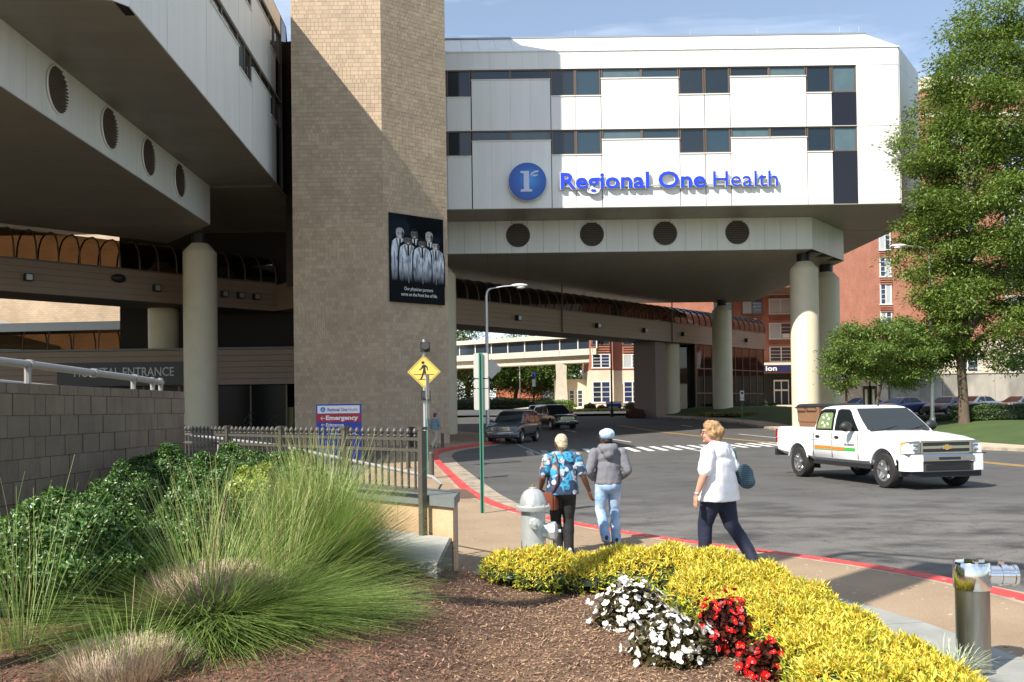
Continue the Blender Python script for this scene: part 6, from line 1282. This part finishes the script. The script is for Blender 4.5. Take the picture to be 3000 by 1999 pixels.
suv('sport_utility_vehicle', 'slate grey SUV waiting at the kerb beyond the crossing', (.10, 51.6, gz(51.6)), R(-108), paint('slate', (.10, .125, .15), .8, .3, .5))
suv('sport_utility_vehicle', 'black SUV following under the white wing', (3.15, 68.2, gz(68.2)), R(-70), paint('black', (.012, .012, .013), 1, .2))
# ------------------------------------------------ ordinary cars
def sedan(name, label, loc, rz, pm, group=None):
    sec = [(-2.30, .78, .42, .92, .92), (-2.22, .86, .34, .98, .99), (-1.5, .89, .30, 1.0, 1.02), (0, .895, .28, .97, .97), (1.0, .89, .28, .93, .96), (1.7, .87, .3, .86, .92), (2.15, .83, .33, .74, .80), (2.28, .74, .38, .66, .70)]
    rg = [(-1.75, 1.15, .84, .93, .12), (-1.5, .85, .80, 1.08, .14), (-1.05, .40, .70, 1.34, .16), (-.85, .20, .64, 1.42, .2), (-.6, .0, .5, 1.45, .2)]
    t = vehicle(name, label, 'car', loc, rz, sec, rg, (1.4, -1.32), .77, .32, pm, .21, .06, group=group)
    sidepane(t, [(.78, 1.0), (.28, 1.33), (.1, 1.37), (-.2, 1.37), (-.2, 1.0)], rg); sidepane(t, [(-.28, 1.0), (-.28, 1.37), (-.78, 1.37), (-1.0, 1.3), (-1.35, 1.03)], rg)
    endpane(t, rg, 1.0, 1.38, .84, .82); endpane(t, rg, 1.04, 1.37, .82, .8, False, name='rear_window'); mirrors(t, .62, .88, 1.02, pm, .8)
    for sd in (-1, 1):
        h_ = MB(); h_.add([(2.292, sd*.42, .60), (2.19, sd*.75, .62), (2.05, sd*.83, .66), (2.06, sd*.82, .76), (2.18, sd*.74, .76), (2.27, sd*.42, .72)], [(0, 1, 4, 5), (1, 2, 3, 4)]); h_.build('headlight', LIGHT, t)
        pbb('tail_light', TAIL, (-2.33, sd*.50, .72), (-2.22, sd*.86, .90), t)
    pbb('grille', TRIM, (2.25, -.4, .50), (2.30, .4, .66), t); MB().bb((-2.0, -.6, .22), (2.0, .6, .34)).build('chassis', TRIM, t)
    pbb('rear_bumper', pm, (-2.36, -.78, .40), (-2.28, .78, .62), t); pbb('number_plate', WHITEP, (-2.335, -.16, .74), (-2.32, .16, .86), t); return t
sedan('silver_car', 'silver saloon driving away behind the grey SUV', (2.2, 80, gz(80)), R(88), paint('silver', (.36, .37, .38), .7, .3, .6))
PG = 'cars in the parking lot beyond the lawn'
for lab, x, y, rz, col, mt_ in (('white saloon parked by the retaining wall behind the oak trunk', 37.2, 73.5, 205, (.75, .75, .74), 0), ('silver grey car parked in front of the white saloon', 38.6, 69.5, 200, (.34, .35, .36), .5), ('black car parked between lamp post and oak trunk', 33.6, 70.5, 215, (.018, .018, .022), 0), ('blue car parked behind the truck windscreen', 30.8, 72.5, 200, (.06, .09, .20), .3), ('dusty blue car glimpsed above the truck roof', 28.9, 75.5, 190, (.13, .19, .32), .3), ('pale car parked at the right edge of the lot', 42.0, 73, 205, (.5, .5, .48), .3)):
    sedan('parked_car', lab, (x, y, .86+.016*(y-64)), R(rz), paint(lab.split()[0]+str(int(x)), col, .7, .3, mt_), PG)
# ================================================================== people
def rcone(mb, a, b, r0, r1, n=14):
    a, b = Vector(a), Vector(b); L_ = (b-a).length; ax = (b-a)/max(L_, 1e-6); pts = []; rad = []
    for k in range(1, 5): t = math.pi/2*(1-k/4.5); pts.append(a-ax*(r0*math.sin(t))); rad.append(max(.0005, r0*math.cos(t)))
    pts.append(a); rad.append(r0); pts.append(b); rad.append(r1)
    for k in range(1, 5): t = math.pi/2*k/4.5; pts.append(b+ax*(r1*math.sin(t))); rad.append(max(.0005, r1*math.cos(t)))
    mb.tube(pts, rad, n)
def chain(mb, pts, rads):
    for (a, b), (p, q) in zip(zip(pts, pts[1:]), zip(rads, rads[1:])): rcone(mb, a, b, p, q)
def skin_over(name, mb, vox, m, parent, sm=5, disp=0, dscale=.1, flat=False, cut=None):
    me = mb.mesh(name, m); o = bpy.data.objects.new(name, me)
    r_ = o.modifiers.new('r', 'REMESH'); r_.mode = 'VOXEL'; r_.voxel_size = vox; r_.use_smooth_shade = True
    s_ = o.modifiers.new('s', 'SMOOTH'); s_.factor = .5; s_.iterations = sm
    if disp:
        tx = bpy.data.textures.new('folds', 'CLOUDS'); tx.noise_scale = dscale; tx.noise_depth = 2; d_ = o.modifiers.new('d', 'DISPLACE'); d_.texture = tx; d_.strength = disp; d_.mid_level = .5; d_.texture_coords = 'LOCAL'
    me2 = ev_mesh(o); bpy.data.objects.remove(o); me2.materials.clear(); me2.materials.append(m)
    if cut:
        bm = bmesh.new(); bm.from_mesh(me2); bmesh.ops.delete(bm, geom=[v for v in bm.verts if cut(v.co)], context='VERTS'); bm.to_mesh(me2); bm.free()
    me2.polygons.foreach_set('use_smooth', [True]*len(me2.polygons)); me2.update(); return obj(name, me2, parent)
def hand(mb, wr, d, side, curl=.5, s=1):
    """palm and five bent fingers from the wrist; d pointing along the hand, side = thumb side vector"""
    wr, d, side = Vector(wr), Vector(d).normalized(), Vector(side).normalized(); nrm = d.cross(side).normalized(); side = nrm.cross(d)
    mb.ell(wr+d*.045*s, (1, 1, 1), M=Matrix((side*.040*s, d*.050*s, nrm*.018*s)).transposed(), nu=12, nv=8)
    for k, (o_, l_) in enumerate(((.028, .068), (.010, .078), (-.009, .072), (-.027, .058))):
        b = wr+(d*.082+side*o_)*s; p1 = b+(d*.6+nrm*curl*.35+side*o_*1.2).normalized()*l_*.5*s; p2 = p1+(d*.5+nrm*curl*.95).normalized()*l_*.5*s; chain(mb, [b-d*.02*s, p1, p2], [.0105*s, .0095*s, .008*s])
    b = wr+(d*.03+side*.032)*s; p1 = b+(side*.7+d*.6+nrm*.3).normalized()*.036*s; p2 = p1+(d*.9+side*.15+nrm*.35).normalized()*.032*s; chain(mb, [b, p1, p2], [.0135*s, .011*s, .009*s])
def head(mb, c, yaw=0, tilt=0):
    c = Vector(c); M_ = Matrix.Rotation(yaw, 3, 'Z') @ Matrix.Rotation(tilt, 3, 'X'); T = lambda p: c+M_ @ Vector(p)
    M4 = M_
    mb.ell(T((0, -.01, .02)), (.076, .096, .098), M=M4); mb.ell(T((0, .028, -.045)), (.058, .062, .07), M=M4)
    rcone(mb, T((0, .088, .012)), T((0, .108, -.022)), .009, .014); mb.ell(T((0, .085, -.055)), (.024, .014, .010), M=M4); mb.ell(T((0, .078, -.092)), (.026, .02, .018), M=M4)
    for s in (-1, 1): mb.ell(T((s*.078, -.005, -.005)), (.010, .022, .032), M=M4); mb.ell(T((s*.042, .06, -.03)), (.024, .022, .022), M=M4); mb.ell(T((s*.032, .082, .03)), (.024, .014, .010), M=M4)
    return T, M4
def face_bits(t, T, M4, glasses=None, lip=(.25, .08, .07)):
    for s in (-1, 1):
        MB().ell(T((s*.032, .088, .012)), (.013, .008, .008), M=M4).build('eye', mat('eye_white', (.7, .68, .64), .3), t, smooth=True); MB().ell(T((s*.032, .0945, .012)), (.006, .004, .006), M=M4).build('iris', mat('iris_brown', (.03, .018, .01), .2), t, smooth=True)
    MB().ell(T((0, .098, -.056)), (.023, .005, .006), M=M4).build('mouth', mat('lips%g' % lip[0], lip, .5), t, smooth=True)
    if glasses:
        g = MB()
        for s in (-1, 1):
            g.tube([T((s*.034+.024*math.cos(a), .104, .012+.018*math.sin(a))) for a in [i*math.pi/6 for i in range(13)]], .0028, 5, False); g.tube([T((s*.058, .10, .016)), T((s*.078, .06, .018)), T((s*.083, -.01, .012))], .003, 5)
        g.tube([T((-.01, .106, .016)), T((.01, .106, .016))], .0028, 5); g.build('glasses', glasses, t, smooth=True)
def shoe(t, a, yaw, m, sole=None):
    M4 = Matrix.Translation(a) @ Matrix.Rotation(yaw, 4, 'Z'); mb = MB(); q = M4.to_3x3(); P_ = lambda v: M4 @ Vector(v)
    mb.ell(P_((0, .08, -.045)), (.045, .11, .035), M=q); mb.ell(P_((0, -.02, -.03)), (.038, .06, .05), M=q); skin_over('shoe', mb, .012, m, t, 3)
class Pers:
    def __init__(s, label, loc, rz, sc):
        s.t = thing('person', label, 'person', loc, rz); s.t.scale = (sc, sc, sc)
def person(label, loc, rz, sc, J, skin, top, trou, shoes, hairf, girth=1.0, sleeve=.75, hem=.80, topfold=.012, vox=.011, hood=False, yaw=0, tilt=0, bodyvox=.0065, handl=None, handr=None, glasses=None, flare=0, legw=1.0, long=False):
    P_ = Pers(label, loc, rz, sc); t = P_.t; g = girth
    b = MB(); T, M4 = head(b, J['head'], yaw, tilt); hd_ = Vector(J['head'])
    rcone(b, (0, -.015, 1.30), hd_+Vector((0, -.02, -.06)), .056, .052)
    chain(b, [(0, 0, .95), (0, 0, 1.1), (0, -.005, 1.28)], [.11, .11, .09])
    for s_, k in ((-1, 'l'), (1, 'r')):
        sh, el, wr = (Vector(J[k+q]) for q in ('sh', 'el', 'wr')); chain(b, [(0, 0, 1.27), sh, el, el.lerp(wr, .3), wr], [.05, .048*g**.5, .040*g**.5, .040*g**.5, .026])
        hd = J.get(k+'hd')
        if hd: hand(b, wr, Vector(hd), J.get(k+'th', (0, 1, 0)), J.get(k+'cu', .45), 1.0)
        hp, kn, an = (Vector(J[k+q]) for q in ('hip', 'kn', 'an')); chain(b, [(0, 0, .92), hp, kn, an], [.09, .07, .048, .036])
    skin_over('body', b, bodyvox, skin, t, 4); face_bits(t, T, M4, glasses)
    # top
    c = MB()
    for z, rx_, ry_ in ((1.24, .19, .115), (1.12, .19*g, .13*g), (1.0, .185*g, .14*g), (.90, .20*g, .15*g)): c.ell((0, -.005, z), (rx_, ry_, .12))
    rcone(c, (-.10, -.005, 1.31), (.10, -.005, 1.31), .075, .075)
    c.loft([[(math.cos(a)*rx_, math.sin(a)*ry_-.005+flare*.15*(1.0-z), z) for a in [i*math.pi/10 for i in range(20)]] for z, rx_, ry_ in ((hem, (.205+flare)*g, (.155+flare)*g), (.9, (.2+flare*.6)*g, (.152+flare*.6)*g), (1.1, .18*g, .13*g))])
    for k in 'lr':
        sh, el, wr = (Vector(J[k+q]) for q in ('sh', 'el', 'wr'))
        if long: chain(c, [sh*.85+Vector((0, 0, .2)), sh, el, wr], [.07, .078, .066, .05])
        else: e = sh.lerp(el, sleeve); rcone(c, sh, e, .074*g**.5, .070*g**.5)
    if hood: c.ell((0, -.10, 1.37), (.135, .085, .085)); c.ell((0, -.135, 1.30), (.09, .05, .08)); rcone(c, (-.10, -.02, 1.40), (.10, -.02, 1.40), .05, .05)
    skin_over('top', c, vox, top, t, 4, topfold, .09)
    # trousers
    q = MB(); q.ell((0, 0, .90), (.175*g, .13*g, .12)); q.ell((0, -.03, .84), (.165*g, .13*g, .12))
    for k in 'lr':
        hp, kn, an = (Vector(J[k+w]) for w in ('hip', 'kn', 'an')); lo_ = an+Vector((0, 0, -.045)); chain(q, [hp, hp.lerp(kn, .5), kn, kn.lerp(an, .45), lo_], [.098*g*legw, .09*g*legw, .072*legw*g**.5, .072*legw, .066*legw])
    skin_over('trousers', q, vox, trou, t, 4, .012, .08)
    for k in 'lr': shoe(t, J[k+'an'], J.get(k+'fy', 0), shoes)
    hairf(t, T, M4); return t
DSK = mat('skin_deep_brown', (.115, .048, .026), .5, var=.08, vscale=30); LSK = mat('skin_fair', (.52, .27, .19), .5, var=.07, vscale=30); MSK = mat('skin_brown', (.09, .04, .022), .5)
def _floral(n, L, b):
    t = n.nodes.new('ShaderNodeTexCoord'); v = N(n, 'ShaderNodeTexVoronoi', Scale=12); v2 = N(n, 'ShaderNodeTexVoronoi', Scale=9.5); nz = N(n, 'ShaderNodeTexNoise', Scale=26, Detail=3)
    for q in (v, v2, nz): L.new(t.outputs['Object'], q.inputs['Vector'])
    s = n.nodes.new('ShaderNodeSeparateColor'); L.new(v.outputs['Color'], s.inputs[0])
    c = ramp(n, s.outputs[0], [(.0, (.02, .04, .09)), (.34, (.03, .055, .11)), (.36, (.03, .27, .48)), (.66, (.04, .36, .60)), (.68, (.25, .12, .06)), (.76, (.42, .48, .55))])
    c = mixc(n, ramp(n, nz.outputs['Fac'], [(.5, 0.0), (.58, .8)]), c, (.02, .035, .07))
    s2 = n.nodes.new('ShaderNodeSeparateColor'); L.new(v2.outputs['Color'], s2.inputs[0]); m = n.nodes.new('ShaderNodeMath'); m.operation = 'GREATER_THAN'; L.new(s2.outputs[1], m.inputs[0]); m.inputs[1].default_value = .72
    r2 = ramp(n, v2.outputs['Distance'], [(.30, .85), (.36, 0.0)]); mm = n.nodes.new('ShaderNodeMath'); mm.operation = 'MULTIPLY'; L.new(m.outputs[0], mm.inputs[0]); L.new(r2, mm.inputs[1])
    c = mixc(n, mm.outputs[0], c, (.55, .62, .70)); L.new(c, b.inputs['Base Color']); b.inputs['Roughness'].default_value = .75
FLOR = surf_mat('blue_floral_cloth', _floral)
BLKT = mat('black_trouser_cloth', (.012, .012, .013), .8); NAVYT = mat('navy_trouser_cloth', (.010, .013, .035), .8); DENIM = mat('faded_denim', (.22, .36, .58), .85, var=.25, vscale=9, col2=(.42, .52, .66), c2scale=4, c2lo=.45, c2hi=.65, objc=True); HOODG = mat('grey_fleece', (.16, .163, .185), .9, var=.08); WHT = mat('white_blouse', (.80, .80, .82), .75); WSHOE = mat('white_shoe', (.7, .7, .68), .6); DSHOE = mat('dark_shoe', (.02, .02, .02), .5)
def hair_crop(t, T, M4):
    mb = MB(); mb.ell(T((0, -.018, .035)), (.086, .102, .096), M=M4); mb.ell(T((0, -.06, -.02)), (.074, .06, .07), M=M4); skin_over('hair', mb, .009, mat('blond_waved_hair', (.50, .41, .28), .7, var=.45, vscale=18, objc=True, stretch=(1, 1, 4), bump=.8, bscale=30), t, 2, .012, .03, cut=None)
def hair_short(t, T, M4):
    mb = MB(); rr = random.Random(3)
    for p, r_ in (((0, -.02, .06), .095), ((.05, -.03, .07), .06), ((-.05, -.03, .07), .06), ((0, -.08, .02), .075), ((.06, -.045, .0), .055), ((-.06, -.045, .0), .055), ((0, .03, .085), .065), ((0, -.07, -.05), .055), ((.03, .05, .085), .04), ((-.03, .045, .085), .04)): mb.ell(T(p), (r_, r_, r_*.9), M=M4)
    skin_over('hair', mb, .009, mat('brown_blond_hair', (.30, .18, .085), .5, var=.55, vscale=14, objc=True, bump=.8, bscale=25), t, 2, .035, .045)
def cap_blue(t, T, M4):
    mb = MB(); mb.ell(T((0, -.02, .065)), (.112, .125, .082), M=M4); mb.ell(T((0, -.02, .03)), (.096, .11, .05), M=M4); skin_over('cap', mb, .01, mat('pale_blue_cap', (.42, .60, .82), .85, var=.12, vscale=10), t, 3, .016, .05)
    mb = MB(); mb.ell(T((0, -.05, -.035)), (.072, .055, .05), M=M4); skin_over('hair', mb, .01, mat('black_hair', (.008, .007, .006), .7), t, 2)
def hair_grey(t, T, M4):
    mb = MB(); mb.ell(T((0, -.015, .03)), (.083, .1, .098), M=M4); mb.ell(T((0, -.06, -.02)), (.072, .05, .06), M=M4); skin_over('hair', mb, .012, mat('dark_grey_hair', (.05, .05, .05), .7), t, 2)
# woman in the floral top
J1 = dict(head=(-.01, .03, 1.485), lsh=(-.19, -.01, 1.285), lel=(-.275, -.05, 1.03), lwr=(-.285, .10, .86), lhd=(.1, .5, -.8), lth=(.7, .5, 0), rsh=(.19, -.01, 1.285), rel=(.285, -.03, 1.03), rwr=(.375, .03, .83), rhd=(.28, .12, -1), rth=(-.4, 1, 0), rcu=.35,
    lhip=(-.085, 0, .86), lkn=(-.075, .13, .48), lan=(-.075, -.04, .11), rhip=(.085, 0, .86), rkn=(.085, .04, .47), ran=(.075, -.02, .085))
p1 = person('person in blue floral top and black trousers with brown shoulder bag', (.60, 11.15, .13), R(8), .905, J1, DSK, FLOR, BLKT, WSHOE, hair_crop, 1.10, .72, .80, .012, yaw=R(14), glasses=mat('dark_glasses', (.015, .015, .015), .3))
bg_ = thing('shoulder_bag', 'brown leather shoulder bag at the hip of the floral top', 'bag', (.60, 11.15, .13), R(8)); bg_.scale = (.905,)*3
BL = mat('brown_leather', (.20, .055, .025), .35, var=.15)
mb = MB(); mb.loft([[(x*s-.215, y*d-.06, z) for x, y in ((-.14, -.055), (.10, -.065), (.14, -.02), (.14, .04), (.10, .055), (-.14, .055))] for z, s, d in ((.60, .9, .9), (.615, 1, 1), (.76, 1, 1), (.82, .94, .85), (.835, .8, .5))]); mb.build('bag_body', BL, bg_, smooth=True, ang=35)
for dx in (.055, .085): MB().tube([(-.215+dx, -.128, .61), (-.215+dx, -.13, .75), (-.215+dx, -.118, .82)], .008, 6).build('bag_piping', mat('dark_leather', (.10, .025, .014), .4), bg_, smooth=True)
MB().tube([(-.12, .05, 1.36), (-.115, -.08, 1.345), (-.10, -.135, 1.26), (-.085, -.158, 1.1), (-.10, -.172, .98), (-.15, -.15, .86), (-.17, -.10, .82)], .011, 6).build('strap', mat('dark_leather'), bg_, smooth=True)
# person in grey hooded top
J2 = dict(head=(-.01, .03, 1.52), lsh=(-.2, -.01, 1.31), lel=(-.285, -.07, 1.05), lwr=(-.20, .11, .94), lhd=(.7, .6, -.3), lth=(0, 0, 1), rsh=(.2, -.01, 1.31), rel=(.28, -.06, 1.05), rwr=(.20, .12, .94), rhd=(-.7, .6, -.3), rth=(0, 0, 1),
    lhip=(-.09, 0, .88), lkn=(-.115, .04, .49), lan=(-.06, -.10, .13), rhip=(.09, 0, .88), rkn=(.10, .08, .49), ran=(.11, .02, .085))
person('person in grey hooded top, pale blue cap and faded jeans', (1.24, 11.95, .13), R(4), .90, J2, MSK, HOODG, DENIM, DSHOE, cap_blue, 1.0, 1, .87, .018, hood=True, long=True, yaw=R(18), legw=1.05)
# woman in the white blouse
J3 = dict(head=(.0, .075, 1.475), lsh=(-.195, .0, 1.275), lel=(-.315, -.02, 1.03), lwr=(-.335, .06, .82), lhd=(-.02, .22, -1), lth=(.5, 1, 0), lcu=.3, rsh=(.185, 0, 1.275), rel=(.25, -.06, 1.05), rwr=(.22, .12, 1.0), rhd=(-.2, .8, .1), rth=(-.3, 0, 1),
    lhip=(-.09, 0, .84), lkn=(-.085, .12, .48), lan=(-.08, .13, .085), rhip=(.09, 0, .84), rkn=(.09, -.10, .47), ran=(.09, -.36, .16), rfy=0)
p3 = person('person in loose white blouse and navy trousers looking towards the left', (2.25, 10.05, .13), R(46), 1.0, J3, LSK, WHT, NAVYT, DSHOE, hair_short, 1.16, .80, .74, .022, yaw=R(12), glasses=MATS['dark_glasses'], flare=.03, legw=1.06)
wt_ = MB(); wt_.tube([(-.334+.031*math.cos(a), .053+.031*math.sin(a), .84) for a in [i*math.pi/6 for i in range(13)]], .007, 5, False); wt_.build('watch', ALU, p3, smooth=True)
tb_ = thing('shoulder_bag', 'dark teal striped bag on the far shoulder of the white blouse', 'bag', (2.25, 10.05, .13), R(46))
def _stripe(n, L, b):
    t = n.nodes.new('ShaderNodeTexCoord'); w = N(n, 'ShaderNodeTexWave', Scale=14, Distortion=1.5, Detail=2); w.bands_direction = 'Z'; L.new(t.outputs['Object'], w.inputs['Vector']); L.new(ramp(n, w.outputs['Fac'], [(.3, (.012, .05, .055)), (.7, (.02, .15, .16)), (.9, (.10, .08, .16))]), b.inputs['Base Color']); b.inputs['Roughness'].default_value = .7
mb = MB(); mb.ell((.27, -.17, 1.0), (.07, .11, .13)); mb.ell((.27, -.20, .94), (.07, .10, .09)); skin_over('bag_body', mb, .012, surf_mat('teal_stripe_cloth', _stripe), tb_, 3, .01, .06)
MB().tube([(.25, -.10, 1.10), (.21, -.09, 1.27), (.19, 0, 1.345), (.21, .08, 1.28), (.27, -.05, 1.08)], .012, 6).build('strap', mat('teal_strap', (.02, .08, .09), .7), tb_, smooth=True)
# man far off beside the tower
J4 = dict(head=(0, .03, 1.52), lsh=(-.19, 0, 1.31), lel=(-.25, -.08, 1.06), lwr=(-.24, .05, .86), lhd=(0, .3, -1), lth=(.4, 1, 0), rsh=(.19, 0, 1.31), rel=(.25, .04, 1.06), rwr=(.24, .2, .9), rhd=(0, .4, -1), rth=(-.4, 1, 0), lhip=(-.09, 0, .88), lkn=(-.08, .16, .50), lan=(-.08, .10, .10), rhip=(.09, 0, .88), rkn=(.09, -.04, .48), ran=(.09, -.30, .16))
person('person in blue shirt and khaki trousers walking past the tower foot', (-3.52, 41.6, .13), R(-40), 1.0, J4, LSK, mat('steel_blue_shirt', (.15, .23, .28), .8), mat('khaki_cloth', (.42, .37, .29), .85), DSHOE, hair_grey, 1.05, .8, .86, .01, vox=.02, bodyvox=.013)
